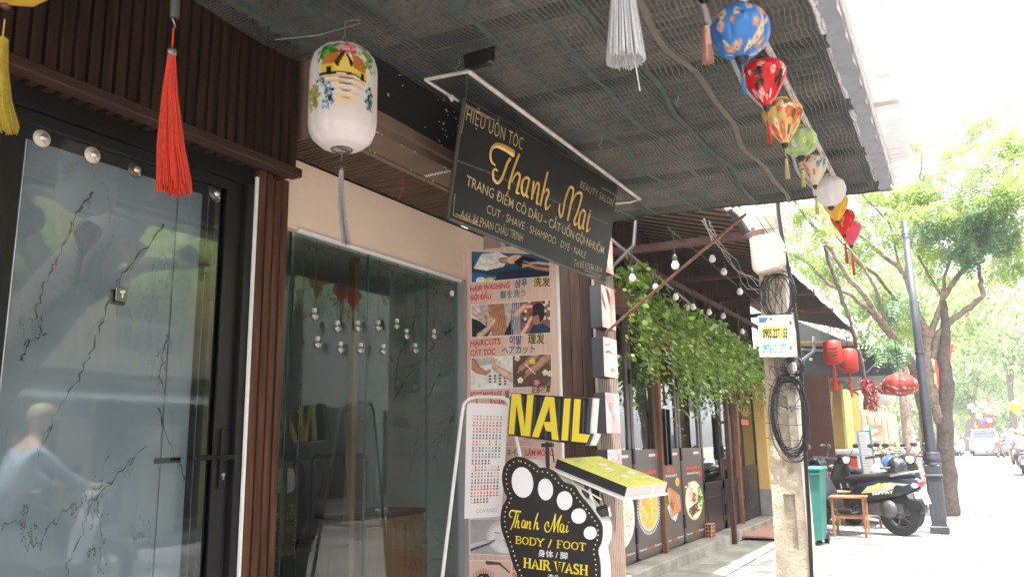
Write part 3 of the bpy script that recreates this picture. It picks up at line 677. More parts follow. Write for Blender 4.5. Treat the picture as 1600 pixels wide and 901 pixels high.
st('Tel:05103861814', (896, 415), (940, 427), (897, 404), bold=-.014)
# brush script drawn by hand: strokes as raised tapering ribbons
def script(pl, strokes, m, parent, wd, depth=.006, name='script_lettering', seg=8, lift=.002):
    mb = MB()
    for stroke in strokes:
        pts = [Vector((p[0], p[1], p[2] if len(p) > 2 else 1)) for p in stroke]; out = []
        for i in range(len(pts) - 1):
            p0, p1, p2, p3 = pts[max(i - 1, 0)], pts[i], pts[i + 1], pts[min(i + 2, len(pts) - 1)]
            for k in range(seg):
                t = k / seg; out.append(.5 * ((2 * p1) + (p2 - p0) * t + (2 * p0 - 5 * p1 + 4 * p2 - p3) * t * t + (3 * p1 - p0 - 3 * p2 + p3) * t ** 3))
        out.append(pts[-1]); P3 = [pl.at(p.x, p.y, lift) for p in out]; vs = []; n_ = len(P3)
        for i, p in enumerate(P3):
            t = (P3[min(i + 1, n_ - 1)] - P3[max(i - 1, 0)])
            if t.length < 1e-7: t = Vector((1, 0, 0))
            s = pl.n.cross(t.normalized()) * wd * .5 * max(.15, out[i].z)
            vs += [p - s, p - s * .5 + pl.n * depth, p + s * .5 + pl.n * depth, p + s]
        mb.add(vs, [(4 * i + a, 4 * i + 4 + a, 4 * i + 5 + a, 4 * i + 1 + a) for i in range(n_ - 1) for a in range(3)], True)
    return mb.build(name, m, parent)
TM = [
 [(773.5, 258, .5), (768, 253, .7), (766, 243, .9), (768, 233, 1.2), (774, 227.5, 1.5), (781, 228, 1.8), (791, 232.5, 2.1), (801, 239, 2.4), (803, 240, 2.4)],
 [(797, 248, 1.2), (792, 256, 1.2), (788, 268, 1.1), (783, 280, 1.2), (777, 285, 1.2), (771, 279, 1.0), (770, 269, .9), (773, 264, .8), (777, 267, .5)],
 [(811, 241, 1.0), (803, 262, 1.1), (796, 285, 1.1), (795, 296, 1.0)], [(799, 285, .3), (803, 276, .6), (809, 270, 1.0), (812, 276, 1.1), (809, 290, 1.1), (807, 300, 1.0), (811, 302, .6)],
 [(827, 280, .8), (822, 277, 1.0), (816, 284, 1.1), (815, 298, 1.1), (819, 305, 1.0), (823, 297, .7), (826, 283, .9)], [(827, 281, .9), (822, 302, 1.1), (825, 308, .7)],
 [(833.7, 283, 1.0), (830.4, 312, 1.1)], [(831.5, 306, .4), (838, 287, .8), (842, 289, 1.0), (839, 309, 1.1), (838.5, 317, 1.0), (841, 318, .6)],
 [(855.4, 269, 1.0), (849.5, 294, 1.1), (843.4, 321.7, 1.0)], [(848, 304, .4), (854.4, 295.4, .8), (857, 301.5, 1.0), (852.6, 315, 1.1), (852.6, 325.5, 1.0), (855.6, 325, .8), (859.3, 320, .4)],
 [(874, 319, .5), (873.3, 329.6, .8), (875.8, 338.8, .9), (878.8, 333, 1.0), (882.5, 312.5, 1.1), (888.6, 295.4, 1.1), (892.9, 291.7, 1.1), (895.5, 299, 1.1), (891, 321, 1.2), (886.2, 344.9, 1.1)],
 [(891, 321, .5), (896, 309, .8), (902, 301.5, 1.0), (907.5, 301.5, 1.1), (908, 309, 1.2), (902, 330.8, 1.2), (897, 344, 1.1), (898.4, 351, 1.0), (901.4, 348, .6)],
 [(914.2, 332, .8), (910.6, 327.8, 1.0), (905.7, 335.7, 1.1), (903.9, 350.4, 1.1), (906.3, 356.5, 1.0), (910, 348, .7), (914, 332, .9)], [(914.2, 333, .9), (910.6, 352.8, 1.1), (911.8, 357.7, .7)],
 [(921, 333, 1.0), (917.3, 350.4, 1.1), (916.7, 361.3, .9), (921.6, 356.5, .4)], [(922, 328.5, 1.0), (921.8, 330.5, 1.0)]]
for k_ in TM: script(SP, [k_], GOLDP, sg, .018)
b = MB(); pl_line(SP, ((712, 250), (760, 268), (950, 350)), .010, lift=.0015); b.build('weathered_seam', mat('seam_scuff', (.10, .095, .09), .6, var=.6, vscale=40), sg)
b = MB(); b.tube([onZ(728, 155, 3.30) , Vector((3.35, 2.12, 3.44))], .004, 5); b.tube([TRs, TRs + Vector((-.02, .05, .1))], .004, 5); b.build('hanger', STEEL, sg)

# ---------------------------------------------------------------- tassels and lanterns
def strands(mb, top, L, r0, r1, n, th=.0016, seed=0, drift=(0, 0)):
    rr = random.Random(seed)
    for i in range(n):
        a = rr.uniform(0, 6.283); q = math.sqrt(rr.random()); l = L * rr.uniform(.93, 1.0)
        c, s = math.cos(a), math.sin(a); pts = []
        for t in (0, .3, .7, 1): rad = (r0 + (r1 - r0) * t) * q; pts.append(Vector((top[0] + c * rad + drift[0] * t * t + rr.uniform(-.002, .002) * t, top[1] + s * rad + drift[1] * t * t, top[2] - l * t)))
        mb.tube(pts, th, 3, cap=False)
def tassel_parts(t, top, L, r0, r1, n, m, bead=None, beadm=None, cord=0, cordm=None, seed=0, drift=(0, 0), th=.0016):
    b = MB(); strands(b, top, L, r0, r1, n, th, seed, drift)
    b.lathe([(r0 * .9, .0), (r0 * .95, -L * .05), (r0 * .6 + r1 * .3, -L * .5)], top, 10); b.build('tassel', m, t, None, True)
    if bead: MB().sphere((top[0], top[1], top[2] + bead * .8), bead, 14).build('bead', beadm, t, None, True)
    if cord: MB().tube([(top[0], top[1], top[2]), (top[0], top[1], top[2] + cord)], .0022, 5).build('cord', cordm or m, t, None, True)
GREYB = mat('tarnished_bead', (.22, .19, .18), .25, .7, var=.4, vscale=60)
def tm(n, c): return mat('silk_' + n, c, .55, var=.25, vscale=90, trans=.2)
# red tassel in front of the door
p = onX(268, 88, 1.35); t = thing('red_tassel', 'long bright red tassel hanging on a cord in front of the glass door', 'tassel', p)
L = (onX(268, 88, 1.35) - onX(268, 304, 1.35)).z
tassel_parts(t, (0, 0, 0), L, .010, .045, 260, tm('red', (.88, .07, .03)), .015, GREYB, .085, None, 3, th=.0019, drift=(0, (onX(271, 304, 1.35) - p).y))
b = MB(); b.tube([(0, 0, .085), (.006, 0, .095), (0, 0, .105), (-.006, 0, .112), (0, 0, .12)], .002, 6); b.build('hook', STEEL, t, None, True)
MB().lathe([(.012, .115), (.014, .125), (.014, .2)][::-1], (0, 0, 0), 10).build('stem', mat('dark_lantern_base', (.05, .05, .05), .4), t, None, True)
# yellow lantern at the top left with tassel
p = onX(28, -18, 1.15); t = thing('yellow_lantern', 'yellow silk lantern with yellow tassel cut by the top left corner', 'lantern', p)
SILKY = mat('yellow_silk', (.90, .60, .06), .45, var=.1, vscale=8, trans=.35)
MB().lathe([(.02, -.058), (.06, -.052), (.10, -.03), (.125, .0), (.12, .06), (.06, .12), (.02, .14)], (-.03, .0, .015), 18, lobes=9, lobe=.08).build('shade', SILKY, t, None, True)
q = onX(4, 60, 1.15) - p; q2 = onX(12, 208, 1.15) - p
tassel_parts(t, (q.x, q.y, q.z), (q - q2).z, .014, .026, 140, tm('gold', (.80, .60, .08)), None, None, .06, None, 5, drift=(0, (q2 - q).y))
MB().sphere((onX(8, 10, 1.12) - p), .014, 10, (1, 1, .6)).build('opening', mat('shadow_brown', (.10, .04, .02), .6), t, None, True)
# white tassel cut by the top edge
p = onX(972, -30, 2.3); t = thing('white_tassel', 'large white tassel hanging from above at the top of the netting', 'tassel', p)
tassel_parts(t, (0, 0, 0), (p - onX(972, 100, 2.3)).z, .034, .064, 460, tm('white', (.84, .82, .82)), None, None, .06, None, 9, th=.0026)
b = MB(); b.tube([(.01, -.03, -.2), onX(992, 95, 2.3) - p, onX(1000, 142, 2.3) - p], .0022, 4); b.build('loose_strand', tm('white', (1, 1, 1)), t, None, True)
# peach tassel
p = onX(1103, 42, 2.75); t = thing('peach_tassel', 'small peach tassel hanging left of the blue flowered lantern', 'tassel', p)
tassel_parts(t, (0, 0, 0), (p - onX(1103, 101, 2.75)).z, .012, .022, 70, tm('peach', (.68, .34, .24)), .008, GREYB, .10, None, 11)
MB().lathe([(.026, .16), (.028, .12), (.016, .10), (0, .095)], (0, 0, 0), 12).build('cap', BLKMET, t, None, True)

# painted cylinder lantern
def painted(name, parent, prof, cvs, n=160, m=None, lobes=0, lobe=0):
    """lathe surface with a canvas wrapped round it; canvas x runs round, y runs up"""
    k = len(prof); V = []; C = []
    for i, (r_, z) in enumerate(prof):
        v = i / (k - 1); row = cvs.a[min(cvs.h - 1, int((1 - v) * (cvs.h - 1)))]
        for j in range(n + 1):
            a = 2 * math.pi * j / n; rr = r_ * (1 + lobe * (abs(math.sin(a * lobes / 2)) - .6)) if lobes else r_
            V.append((-rr * math.cos(a), rr * math.sin(a), z)); C.append(row[min(cvs.w - 1, int(j / n * cvs.w))])
    F = [(i * (n + 1) + j, i * (n + 1) + j + 1, (i + 1) * (n + 1) + j + 1, (i + 1) * (n + 1) + j) for i in range(k - 1) for j in range(n)]
    return np_mesh(name, V, F, m, parent, smooth=True, cols=np.clip(np.array(C), 0, 1) ** 2.0, local=True)
def smooth_prof(pr, k):
    zs = np.linspace(0, len(pr) - 1, k); return [(float(np.interp(z, range(len(pr)), [p[0] for p in pr])), float(np.interp(z, range(len(pr)), [p[1] for p in pr]))) for z in zs]
p = onX(536, 155, 2.4); H2 = (onX(536, 76, 2.4) - onX(536, 232, 2.4)).z / 2; RL = (onX(493, 155, 2.4) - onX(579, 155, 2.4)).length / 2 * .90
PSILK = mat('painted_silk', (1, 1, 1), .35, attr='col', trans=.35, spec=.5)
t = thing('painted_lantern', 'tall white cylinder lantern painted with thatched huts on stilts', 'lantern', p)
cv = Canvas(360, 150, (.93, .88, .87))
# canvas x=.0 faces the street side away; the camera looks at the -x side => x near 0/1. Shift so the scene sits there.
def hut(cv, s):
    X = lambda x: s + x / 360 * 1.0
    for i in range(70): cv.ell(X(rnd.gauss(-26, 11)), rnd.gauss(.80, .045), .010, .022, rnd.choice(((.16, .50, .18), (.10, .38, .22), (.35, .66, .20))), .5)
    for i in range(40): cv.ell(X(rnd.gauss(44, 9)), rnd.gauss(.76, .06), .010, .022, rnd.choice(((.45, .62, .22), (.2, .5, .25), (.6, .72, .3))), .5)
    for i in range(50): cv.ell(X(rnd.gauss(6, 10)), rnd.gauss(.83, .04), .008, .018, rnd.choice(((.88, .45, .48), (.93, .65, .62), (.80, .22, .25))), .5)
    Y1, Y2, Y3 = (.95, .80, .35), (.90, .60, .18), (.98, .90, .62)
    cv.poly([(X(-40), .64), (X(-30), .76), (X(-8), .77), (X(-12), .64)], (.78, .42, .14)); cv.poly([(X(-40), .64), (X(-12), .64), (X(-14), .56), (X(-38), .56)], (.90, .78, .15))
    cv.poly([(X(-30), .63), (X(-22), .63), (X(-22), .57), (X(-30), .57)], (.06, .04, .04))
    cv.poly([(X(-16), .63), (X(0), .79), (X(14), .65), (X(14), .55), (X(-16), .55)], Y1); cv.poly([(X(-16), .66), (X(0), .80), (X(2), .77), (X(-10), .60)], (.25, .13, .05)); cv.poly([(X(16), .66), (X(0), .80), (X(2), .76), (X(12), .62)], (.12, .06, .04))
    cv.poly([(X(12), .76), (X(16), .60), (X(40), .58), (X(34), .72)], (.75, .45, .16)); cv.poly([(X(14), .60), (X(42), .59), (X(42), .50), (X(14), .54)], (.92, .80, .30)); cv.poly([(X(30), .58), (X(36), .58), (X(36), .52), (X(30), .52)], (.06, .04, .04))
    cv.poly([(X(-44), .56), (X(4), .57), (X(46), .51), (X(46), .495), (X(4), .545), (X(-44), .54)], (.05, .03, .03))
    for k, yy in enumerate((.50, .44, .37, .30)):
        w1 = 36 - k * 7; cv.poly([(X(-w1), yy + .03), (X(0), yy + .035), (X(w1 + 4), yy - .01), (X(w1 + 2), yy - .035), (X(0), yy + .01), (X(-w1), yy + .012)], (.94, .72 + .03 * k, .40 + .05 * k), .9); cv.ell(X(4), yy - .0, .035 - .005 * k, .008, (.28, .14, .08), .6)
    cv.ell(X(-2), .28, .06, .05, (.96, .86, .55), 1.0, alpha=.7)
    for i in range(130): u = rnd.random(); cv.ell(X(-44 + 22 * math.sin(u * 2.6) + rnd.gauss(0, 4)), .52 - u * .33 + rnd.gauss(0, .01), .006, .014, rnd.choice(((.10, .10, .14), (.55, .75, .78), (.80, .90, .92), (.25, .40, .45))), .5)
    for i in range(60): u = rnd.random(); cv.ell(X(-58 + rnd.gauss(0, 7)), .45 - u * .22 + rnd.gauss(0, .02), .010, .018, rnd.choice(((.55, .55, .15), (.35, .45, .15), (.75, .7, .25))), .7, alpha=.7)
    for i in range(70): u = rnd.random(); cv.ell(X(48 + rnd.gauss(0, 4)), .46 - u * .24, .006, .014, rnd.choice(((.10, .10, .12), (.55, .75, .78), (.3, .5, .35))), .5)
hut(cv, .40); 
sh = .4 + .0
src_ = .30 + ((1 - (np.arange(cv.h) + .5) / cv.h) - .40) / .76          # the scene sits on the upper half, plain silk below
row_ = np.clip(((1 - src_) * cv.h).astype(int), 0, cv.h - 1); cv.a = cv.a[row_][:, ::-1]; cv.a[src_ < .02] = (.93, .88, .87)
pr = [(.045, -1.0), (.30, -.995), (.62, -.93), (.86, -.80), (.96, -.66), (1, -.50), (1, 0), (1, .50), (.985, .62), (.90, .80), (.72, .93), (.45, .99), (.30, 1.0)]
zs = np.linspace(0, 1, 100); arc = [0]
for a_, c_ in zip(pr[:-1], pr[1:]): arc.append(arc[-1] + math.hypot((a_[0] - c_[0]) * RL, (a_[1] - c_[1]) * H2))
prof = [(float(np.interp(z * arc[-1], arc, [q[0] for q in pr])) * RL, float(np.interp(z * arc[-1], arc, [q[1] for q in pr])) * H2) for z in zs]
prof = [q for q in prof if q[0] > RL * .29 or q[1] > 0]
ln = painted('shade', t, prof, cv, 260, PSILK, 12, .035)
ca = math.atan2(-p.y, -p.x)              # turn the painting towards the pavement
ln.rotation_euler = (0, 0, ca - (math.pi - 2 * math.pi * .60))
b = MB()
for r_, z in ((RL * .30, -H2 * .99), (RL * .30, H2 * .99)): b.tube([(r_ * math.cos(a), r_ * math.sin(a), z) for a in [k * math.pi / 10 for k in range(20)]], .004, 6, closed=True)
b.build('ring', mat('dark_wood_ring', (.12, .07, .05), .5), t, None, True)
b = MB(); b.box((-RL * .3, -.008, -H2 * .97), (RL * .3, .008, -H2 * .95)); b.tube([(0, 0, -H2 * .95), (0, 0, -H2 - .045)], .002, 5); b.build('crosspiece', STEEL, t, None, True)
b = MB(); b.tube([(-.02, .02, H2 * .98), (0, 0, H2 + .07), (.0, 0, H2 + .13)], .0025, 5); b.tube([(.02, -.02, H2 * .98), (0, 0, H2 + .07), (.006, .004, H2 + .10), (0, 0, H2 + .13)], .0025, 5); b.tube([(0, 0, H2 + .13), (.05, -.03, H2 + .155), (0.1, .0, H2 + .17), (.0, .16, H2 + .11), (-.08, .33, H2 + .10)], .002, 5); b.build('hanging_wire', STEEL, t, None, True)
zt = (onX(540, 262, 2.4) - p).z
tassel_parts(t, (0, 0, zt - .01), (onX(540, 268, 2.4) - onX(545, 385, 2.4)).z, .010, .018, 90, tm('grey', (.55, .50, .50)), .011, GREYB, 0, None, 13, drift=(.0, (onX(546, 385, 2.4) - onX(538, 262, 2.4)).y))

def bloom(cv, cx, cy, r, c, c2):
    for k in range(5): a = k * 1.257 + cx * 20; cv.ell(cx + r * .55 * math.cos(a) / cv.asp, cy + r * .55 * math.sin(a), r * .45 / cv.asp, r * .45, c, .3)
    cv.ell(cx, cy, r * .22 / cv.asp, r * .22, c2, .4)
def lantern(px, py, r_px, shape, cvs, name, label, tcol, tlen, Y=.6, hgt=None, n=150, caps=True, top=False, tas=True):
    p = onY(px, py, Y); dist = (p - E0).length; r = r_px / FOC * dist * 1.0
    t = thing(name, label, 'lantern', p, 'silk lanterns hanging in a row under the canopy edge')
    o = painted('shade', t, smooth_prof([(a * r, z * r) for a, z in shape], 60), cvs, n, PSILK, 10, .05)
    o.rotation_euler = (0, 0, math.atan2(-p.y, -p.x) - math.pi / 2)
    z0, z1 = shape[0][1] * r, shape[-1][1] * r; rb = shape[0][0] * r
    b = MB().lathe([(0, z0 - .022), (rb * .55, z0 - .022), (rb * .95, z0 - .008), (rb * 1.1, z0 + .004)], (0, 0, 0), 14); b.build('base', BLACK, t, None, True)
    MB().tube([(rb * 1.0 * math.cos(a), rb * math.sin(a), z1) for a in [k * math.pi / 8 for k in range(16)]], .005, 6, closed=True).build('ring', mat('dark_wood_ring', (.1, .1, .1), .5), t, None, True)
    MB().tube([(0, 0, z1), (-.01, -.02, z1 + .05), (0, .63 - p.y, 3.375 - p.z)], .002, 4).build('cord', mat('dark_cord', (.08, .07, .06), .7), t, None, True)
    if tas: tassel_parts(t, (0, 0, z0 - .075), tlen, .006, .012, 40, tm(*tcol), .008, GREYB, .06, None, px)
    return t
ROUND = [(.22, -1.0), (.26, -.86), (.55, -.80), (.85, -.55), (1.0, -.1), (.98, .2), (.80, .58), (.50, .80), (.30, .86), (.30, .98)]
DROP = [(.16, -1.25), (.24, -1.1), (.45, -.80), (.75, -.30), (.97, .20), (1.0, .45), (.85, .75), (.55, .93), (.34, .98), (.36, 1.12)]
OVAL = [(.2, -1.05), (.3, -.95), (.62, -.75), (.9, -.35), (1.0, .05), (.9, .45), (.6, .78), (.32, .9), (.32, 1.02)]
def flor(base, cols, n, r, seed, dark=None):
    cv = Canvas(240, 90, base); rr = random.Random(seed)
    if dark: cv.poly([(0, .78), (1, .78), (1, 1), (0, 1)], dark)
    for i in range(int(n * 1.8)): bloom(cv, rr.random(), rr.uniform(.1, .9), r * rr.uniform(.45, .95), *rr.choice(cols))
    return cv.noise(.15, 8, seed)
W_ = (.93, .88, .82)
cvb = flor((.22, .48, .78), [((.92, .80, .62), (.7, .35, .2)), ((.90, .72, .58), (.6, .2, .25)), ((.80, .55, .42), (.95, .9, .8))], 46, .085, 2)
for k in range(7): x = .07 + k * .14; cvb.poly([(x, .6), (x + .02, .56), (x + .05, .62), (x + .022, .52), (x + .03, .46), (x + .012, .52)], (.22, .20, .55))
lantern(1156, 50, 42, ROUND, cvb, 'blue_lantern', 'round blue lantern with pale blossoms and swallows, nearest in the row', ('blue', (.10, .30, .48)), .075)
cvr = flor((.86, .10, .10), [((.93, .75, .72), (.85, .1, .1)), (W_, (.8, .2, .2))], 16, .07, 4, (.16, .15, .14))
for k in range(5):
    x = .1 + k * .2
    for q in range(6): cvr.ell(x + rnd.gauss(0, .025), .40 + rnd.gauss(0, .05), .02, .035, (.13, .18, .15), .4)
    cvr.ell(x + .08, .22, .02, .05, W_, .3); cvr.ell(x + .10, .23, .012, .03, (.1, .1, .1), .3)
lantern(1195, 127, 31, DROP, cvr, 'red_lantern', 'red drop lantern with white blossoms and cranes, second in the row', ('crimson', (.70, .07, .04)), .10)
cvo = flor((.86, .72, .42), [((.86, .25, .16), (.95, .7, .2)), ((.90, .38, .22), (.9, .8, .4)), ((.93, .90, .82), (.7, .5, .2)), ((.36, .38, .22), (.4, .4, .2))], 60, .09, 6)
lantern(1223, 188, 29, DROP, cvo, 'flowered_lantern', 'golden lantern covered in red and white flowers, third in the row', ('straw', (.62, .48, .20)), .10)
cvg = flor((.66, .74, .45), [((.45, .60, .30), (.8, .8, .4)), ((.80, .76, .85), (.5, .3, .6)), ((.86, .86, .62), (.5, .6, .3))], 40, .07, 8)
lantern(1250, 221, 24, ROUND, cvg, 'green_lantern', 'round pale green lantern, fourth in the row behind the golden flowered one', ('lime', (.60, .62, .15)), .09)
cvc = flor((.84, .78, .66), [((.82, .20, .16), (.9, .6, .3)), ((.40, .50, .58), (.3, .4, .5)), ((.86, .62, .50), (.5, .2, .2))], 44, .08, 10, (.35, .38, .36))
lantern(1271, 264, 20, DROP, cvc, 'cream_lantern', 'cream drop lantern with red and blue flowers, fifth in the row', ('yellow', (.70, .60, .20)), .10)
cvw = Canvas(200, 90, (.90, .87, .86)); 
for k in range(40): x = rnd.random(); cvw.limb([(x, .98), (x + .01, .75)], .012, .004, (.42, .38, .40))
lantern(1296, 298, 23, OVAL, cvw, 'white_lantern', 'white lantern with grey brushed top hanging at the canopy end', ('x', (.5, .5, .5)), .08, tas=False)
cvy = flor((.93, .70, .18), [((.80, .18, .12), (.8, .2, .1))], 14, .06, 12)
lantern(1306, 322, 18, DROP, cvy, 'orange_lantern', 'yellow orange drop lantern with red signs below the white lantern', ('y', (.5, .5, .1)), .10, Y=.62, tas=False)
cvd = flor((.84, .12, .10), [((.93, .62, .25), (.8, .1, .1))], 22, .06, 14)
lantern(1317, 345, 17, DROP, cvd, 'scarlet_lantern', 'scarlet lantern with gold pattern, last but one in the row', ('red', (1, 0, 0)), .14, Y=.62)
cvp = flor((.92, .30, .42), [((.25, .12, .16), (.3, .1, .1))], 5, .06, 16)
lantern(1328, 362, 16, DROP, cvp, 'pink_lantern', 'pink drop lantern at the far end of the row', ('red', (1, 0, 0)), .16, Y=.6)
for px, py in ((1162, 96), ): pass
tag(MB().tube([(5.9, .63, 3.37), (6.5, .64, 3.36), (8.4, 1.50, 4.4)], .004, 5).build('support_wire', BLACK), 'dark wire carrying the last lanterns from the canopy to the concrete pole', 'wire')
# ---------------------------------------------------------------- tall service poster board
SK = (.90, .70, .60); SKD = (.74, .50, .40)
XP = Plane((4.68, 2.98, 0), (-1, -.14, 0))
pb = thing('poster_board', 'tall wood grain poster board listing salon services in four languages', 'poster', (4.75, 2.6, .0))
def grain_mat():
    m = mat('pink_woodgrain_print', (.80, .56, .46), .45, var=1, c2=(.66, .43, .34), vscale=1.5, stretch=(40, 40, .7), detail=5); return m
WG = grain_mat()
q = [XP.at(723.5, 394), XP.at(874, 400), XP.at(874, 700), XP.at(722, 700)]
tl, tr = XP.at(724.5, 393), XP.at(867, 397); dn = Vector((0, 0, 1))
tr.z = tl.z; bl, br = Vector((tl.x, tl.y, .42)), Vector((tr.x, tr.y, .42))
MB().prism([bl, br, tr, tl], -XP.n * .03).build('panel', WG, pb)
b = MB(); b.prism([bl - XP.n * -.002, bl + (tl - bl) - XP.n * -.002, tl + (tl - tr).normalized() * .012, bl + (tl - tr).normalized() * .012], -XP.n * .03)
b.prism([br, tr, tr + (tr - tl).normalized() * .012, br + (tr - tl).normalized() * .012], -XP.n * .045); b.build('edge_strip', mat('edge_strip', (.72, .66, .62), .5), pb)
RED = mat('print_red', (.66, .05, .05), .45); NAVY = mat('print_navy', (.04, .05, .22), .45); TEAL = mat('print_teal', (.02, .16, .17), .45); INK = mat('print_black', (.02, .02, .02), .45); YEL = mat('print_yellow', (.82, .66, .08), .45)
def pt(t, a, c, top, m, **k): return ptext(t, XP, a, c, (a[0] + .3, top), m, pb, **k)
pt('HAIR WASHING', (734.6, 455.6), (796, 449), 447, RED, bold=.025); pt('샴푸', (804, 448.7), (823.5, 446.4), 438.5, NAVY, bold=.02)
def cjk(t, a, c, top): pt(t, a, c, top, YEL, bold=.05, lift=.0025); pt(t, a, c, top, INK, bold=.015, lift=.0035)
cjk('洗发', (833.3, 447), (859.6, 445.8), 436); pt('GỘI ĐẦU', (734.6, 468.9), (767, 466.6), 460.8, RED, bold=.025); pt('髪を洗う', (780.8, 465.7), (821, 461.7), 456.5, TEAL, bold=.015)
pt('HAIRCUTS', (734.6, 540.8), (782, 537.3), 531.5, RED, bold=.025); pt('이발', (795.8, 537.3), (814.9, 535.8), 526.5, NAVY, bold=.02); cjk('理发', (824.7, 535.8), (850.6, 535), 524)
pt('CẮT TÓC', (734.6, 555.5), (774, 553), 546.8, RED, bold=.025); pt('ヘアカット', (784, 552.6), (835.6, 549.7), 542.5, TEAL, bold=.02)
pt('FOOT MASSAGE', (734.4, 621.5), (784, 619.4), 612.5, RED, bold=.025); pt('발', (789, 620), (796, 620), 611, NAVY, bold=.02); cjk('足部按摩', (830, 613), (860, 612), 604); pt('QUÂN', (769, 632.5), (787, 632), 625, RED, bold=.025)
pt('ネイル', (792, 711), (815, 710), 702.5, TEAL, bold=.015); pt('LÀM MÓNG', (821, 711.3), (864.4, 711.3), 702, RED, bold=.02)
pt('EYELASH', (801, 889), (850, 890), 880, RED, bold=.02); pt('NỐI MI', (801, 902), (840, 903), 893, RED, bold=.02)
WHT = mat('print_white', (.85, .83, .80), .45)
def pic(cv, bl_, br_, tl_, tr_):
    g = .0; f = MB(); f.add([XP.at(bl_[0] - 1, bl_[1] + 1, .0016), XP.at(br_[0] + 1, br_[1] + 1, .0016), XP.at(tr_[0] + 1, tr_[1] - 1, .0016), XP.at(tl_[0] - 1, tl_[1] - 1, .0016)], [(0, 1, 2, 3)])
    f.build('picture_border', WHT, pb); ppic(cv, XP, bl_, br_, tl_, tr_, 'picture', pb, .003)
# hair washing: person lying in white towel, dark hair, hands
c = Canvas(150, 62, (.10, .20, .26)); c.grad((.05, .13, .18), (.16, .38, .46)); c.poly([(0, .35), (.35, .15), (.3, 0), (0, 0)], (.08, .35, .55)); c.ell(.12, .06, .06, .10, (.95, .95, .92)); c.ell(.24, .04, .07, .09, (.92, .78, .25)); c.ell(.36, .05, .07, .1, (.85, .55, .7)); c.ell(.45, .08, .05, .08, (.3, .5, .2))
c.poly([(.03, .45), (.14, .92), (.36, 1.0), (.50, .82), (.42, .48), (.20, .36)], (.88, .86, .84)); c.limb([(.40, .72), (.52, .70)], .10, .13, SKD); c.ell(.57, .78, .10, .14, SK, .1, .3); c.ell(.53, .68, .06, .08, SK); c.poly([(.55, .66), (.66, .90), (.78, .84), (.80, .60), (.72, .44), (.62, .46)], (.05, .04, .05)); c.ell(.72, .68, .12, .20, (.05, .04, .05), .2)
c.limb([(1.0, .55), (.86, .62), (.76, .60)], .07, .05, SK); c.limb([(1.0, .30), (.86, .38), (.74, .52)], .09, .05, SKD); c.limb([(.76, .60), (.68, .68)], .03, .02, SK); c.limb([(.74, .52), (.66, .56)], .03, .02, SK); c.limb([(.74, .5), (.66, .47)], .03, .02, SK); c.ell(.57, .83, .02, .015, (.25, .1, .08)); c.poly([(.3, 0), (1, 0), (1, .22), (.62, .36), (.35, .30)], (.07, .12, .20)); c.noise(.25, 14, 3)
pic(c, (737, 441), (858.5, 431), (736.5, 392.5), (858.5, 398))
# haircut: scissors at long hair | barber at work
c = Canvas(80, 62, (.72, .66, .62)); c.poly([(0, 0), (0, .6), (.18, .5), (.5, .2), (.4, 0)], (.08, .08, .10)); c.ell(.1, .8, .14, .25, (.8, .8, .8)); c.poly([(.42, 1), (.82, 1), (.92, 0), (.52, 0)], (.62, .38, .24))
for k in range(9): c.limb([(.46 + .04 * k, 1), (.50 + .045 * k, .5), (.58 + .04 * k, 0)], .010, .012, (.78 - .03 * (k % 3), .55, .38), .9)
c.limb([(0, .85), (.22, .62), (.42, .50)], .10, .05, SK); c.limb([(.2, .04), (.40, .22), (.58, .50)], .10, .06, SK); c.limb([(.42, .5), (.52, .56)], .05, .03, SK); c.limb([(.36, .66), (.38, .3)], .015, .01, (.3, .3, .32)); c.poly([(.80, 0), (1, 0), (1, .5)], (.1, .1, .1)); c.noise(.3, 14, 5)
pic(c, (737.5, 526.3), (799, 523), (736.7, 476.7), (798, 473))
c = Canvas(80, 62, (.50, .32, .26)); 
for i in range(60): c.ell(rnd.random(), rnd.uniform(.3, 1), .04, .05, rnd.choice(((.8, .78, .76), (.2, .1, .1), (.6, .2, .15), (.85, .8, .7), (.15, .2, .3))), .3)
c.poly([(0, 1), (.16, 1), (.24, .5), (.12, 0), (0, 0)], (.20, .24, .34)); 
for k in range(5): c.limb([(.02 + .05 * k, 1), (.06 + .04 * k, 0)], .012, .012, (.85, .85, .85))
c.ell(.68, .50, .13, .26, (.62, .42, .33)); c.poly([(.55, .52), (.56, .86), (.72, .96), (.86, .80), (.84, .46), (.74, .34), (.70, .58)], (.07, .07, .09)); c.limb([(.12, .62), (.34, .86), (.52, .84)], .10, .05, SK); c.limb([(.28, .02), (.40, .24), (.52, .50)], .08, .05, SK); c.poly([(.45, 0), (.55, .26), (.80, .30), (1, .14), (1, 0)], (.10, .16, .26)); c.noise(.2, 14, 6)
pic(c, (799.5, 523), (860, 519.4), (798.5, 473), (859.6, 468.6))
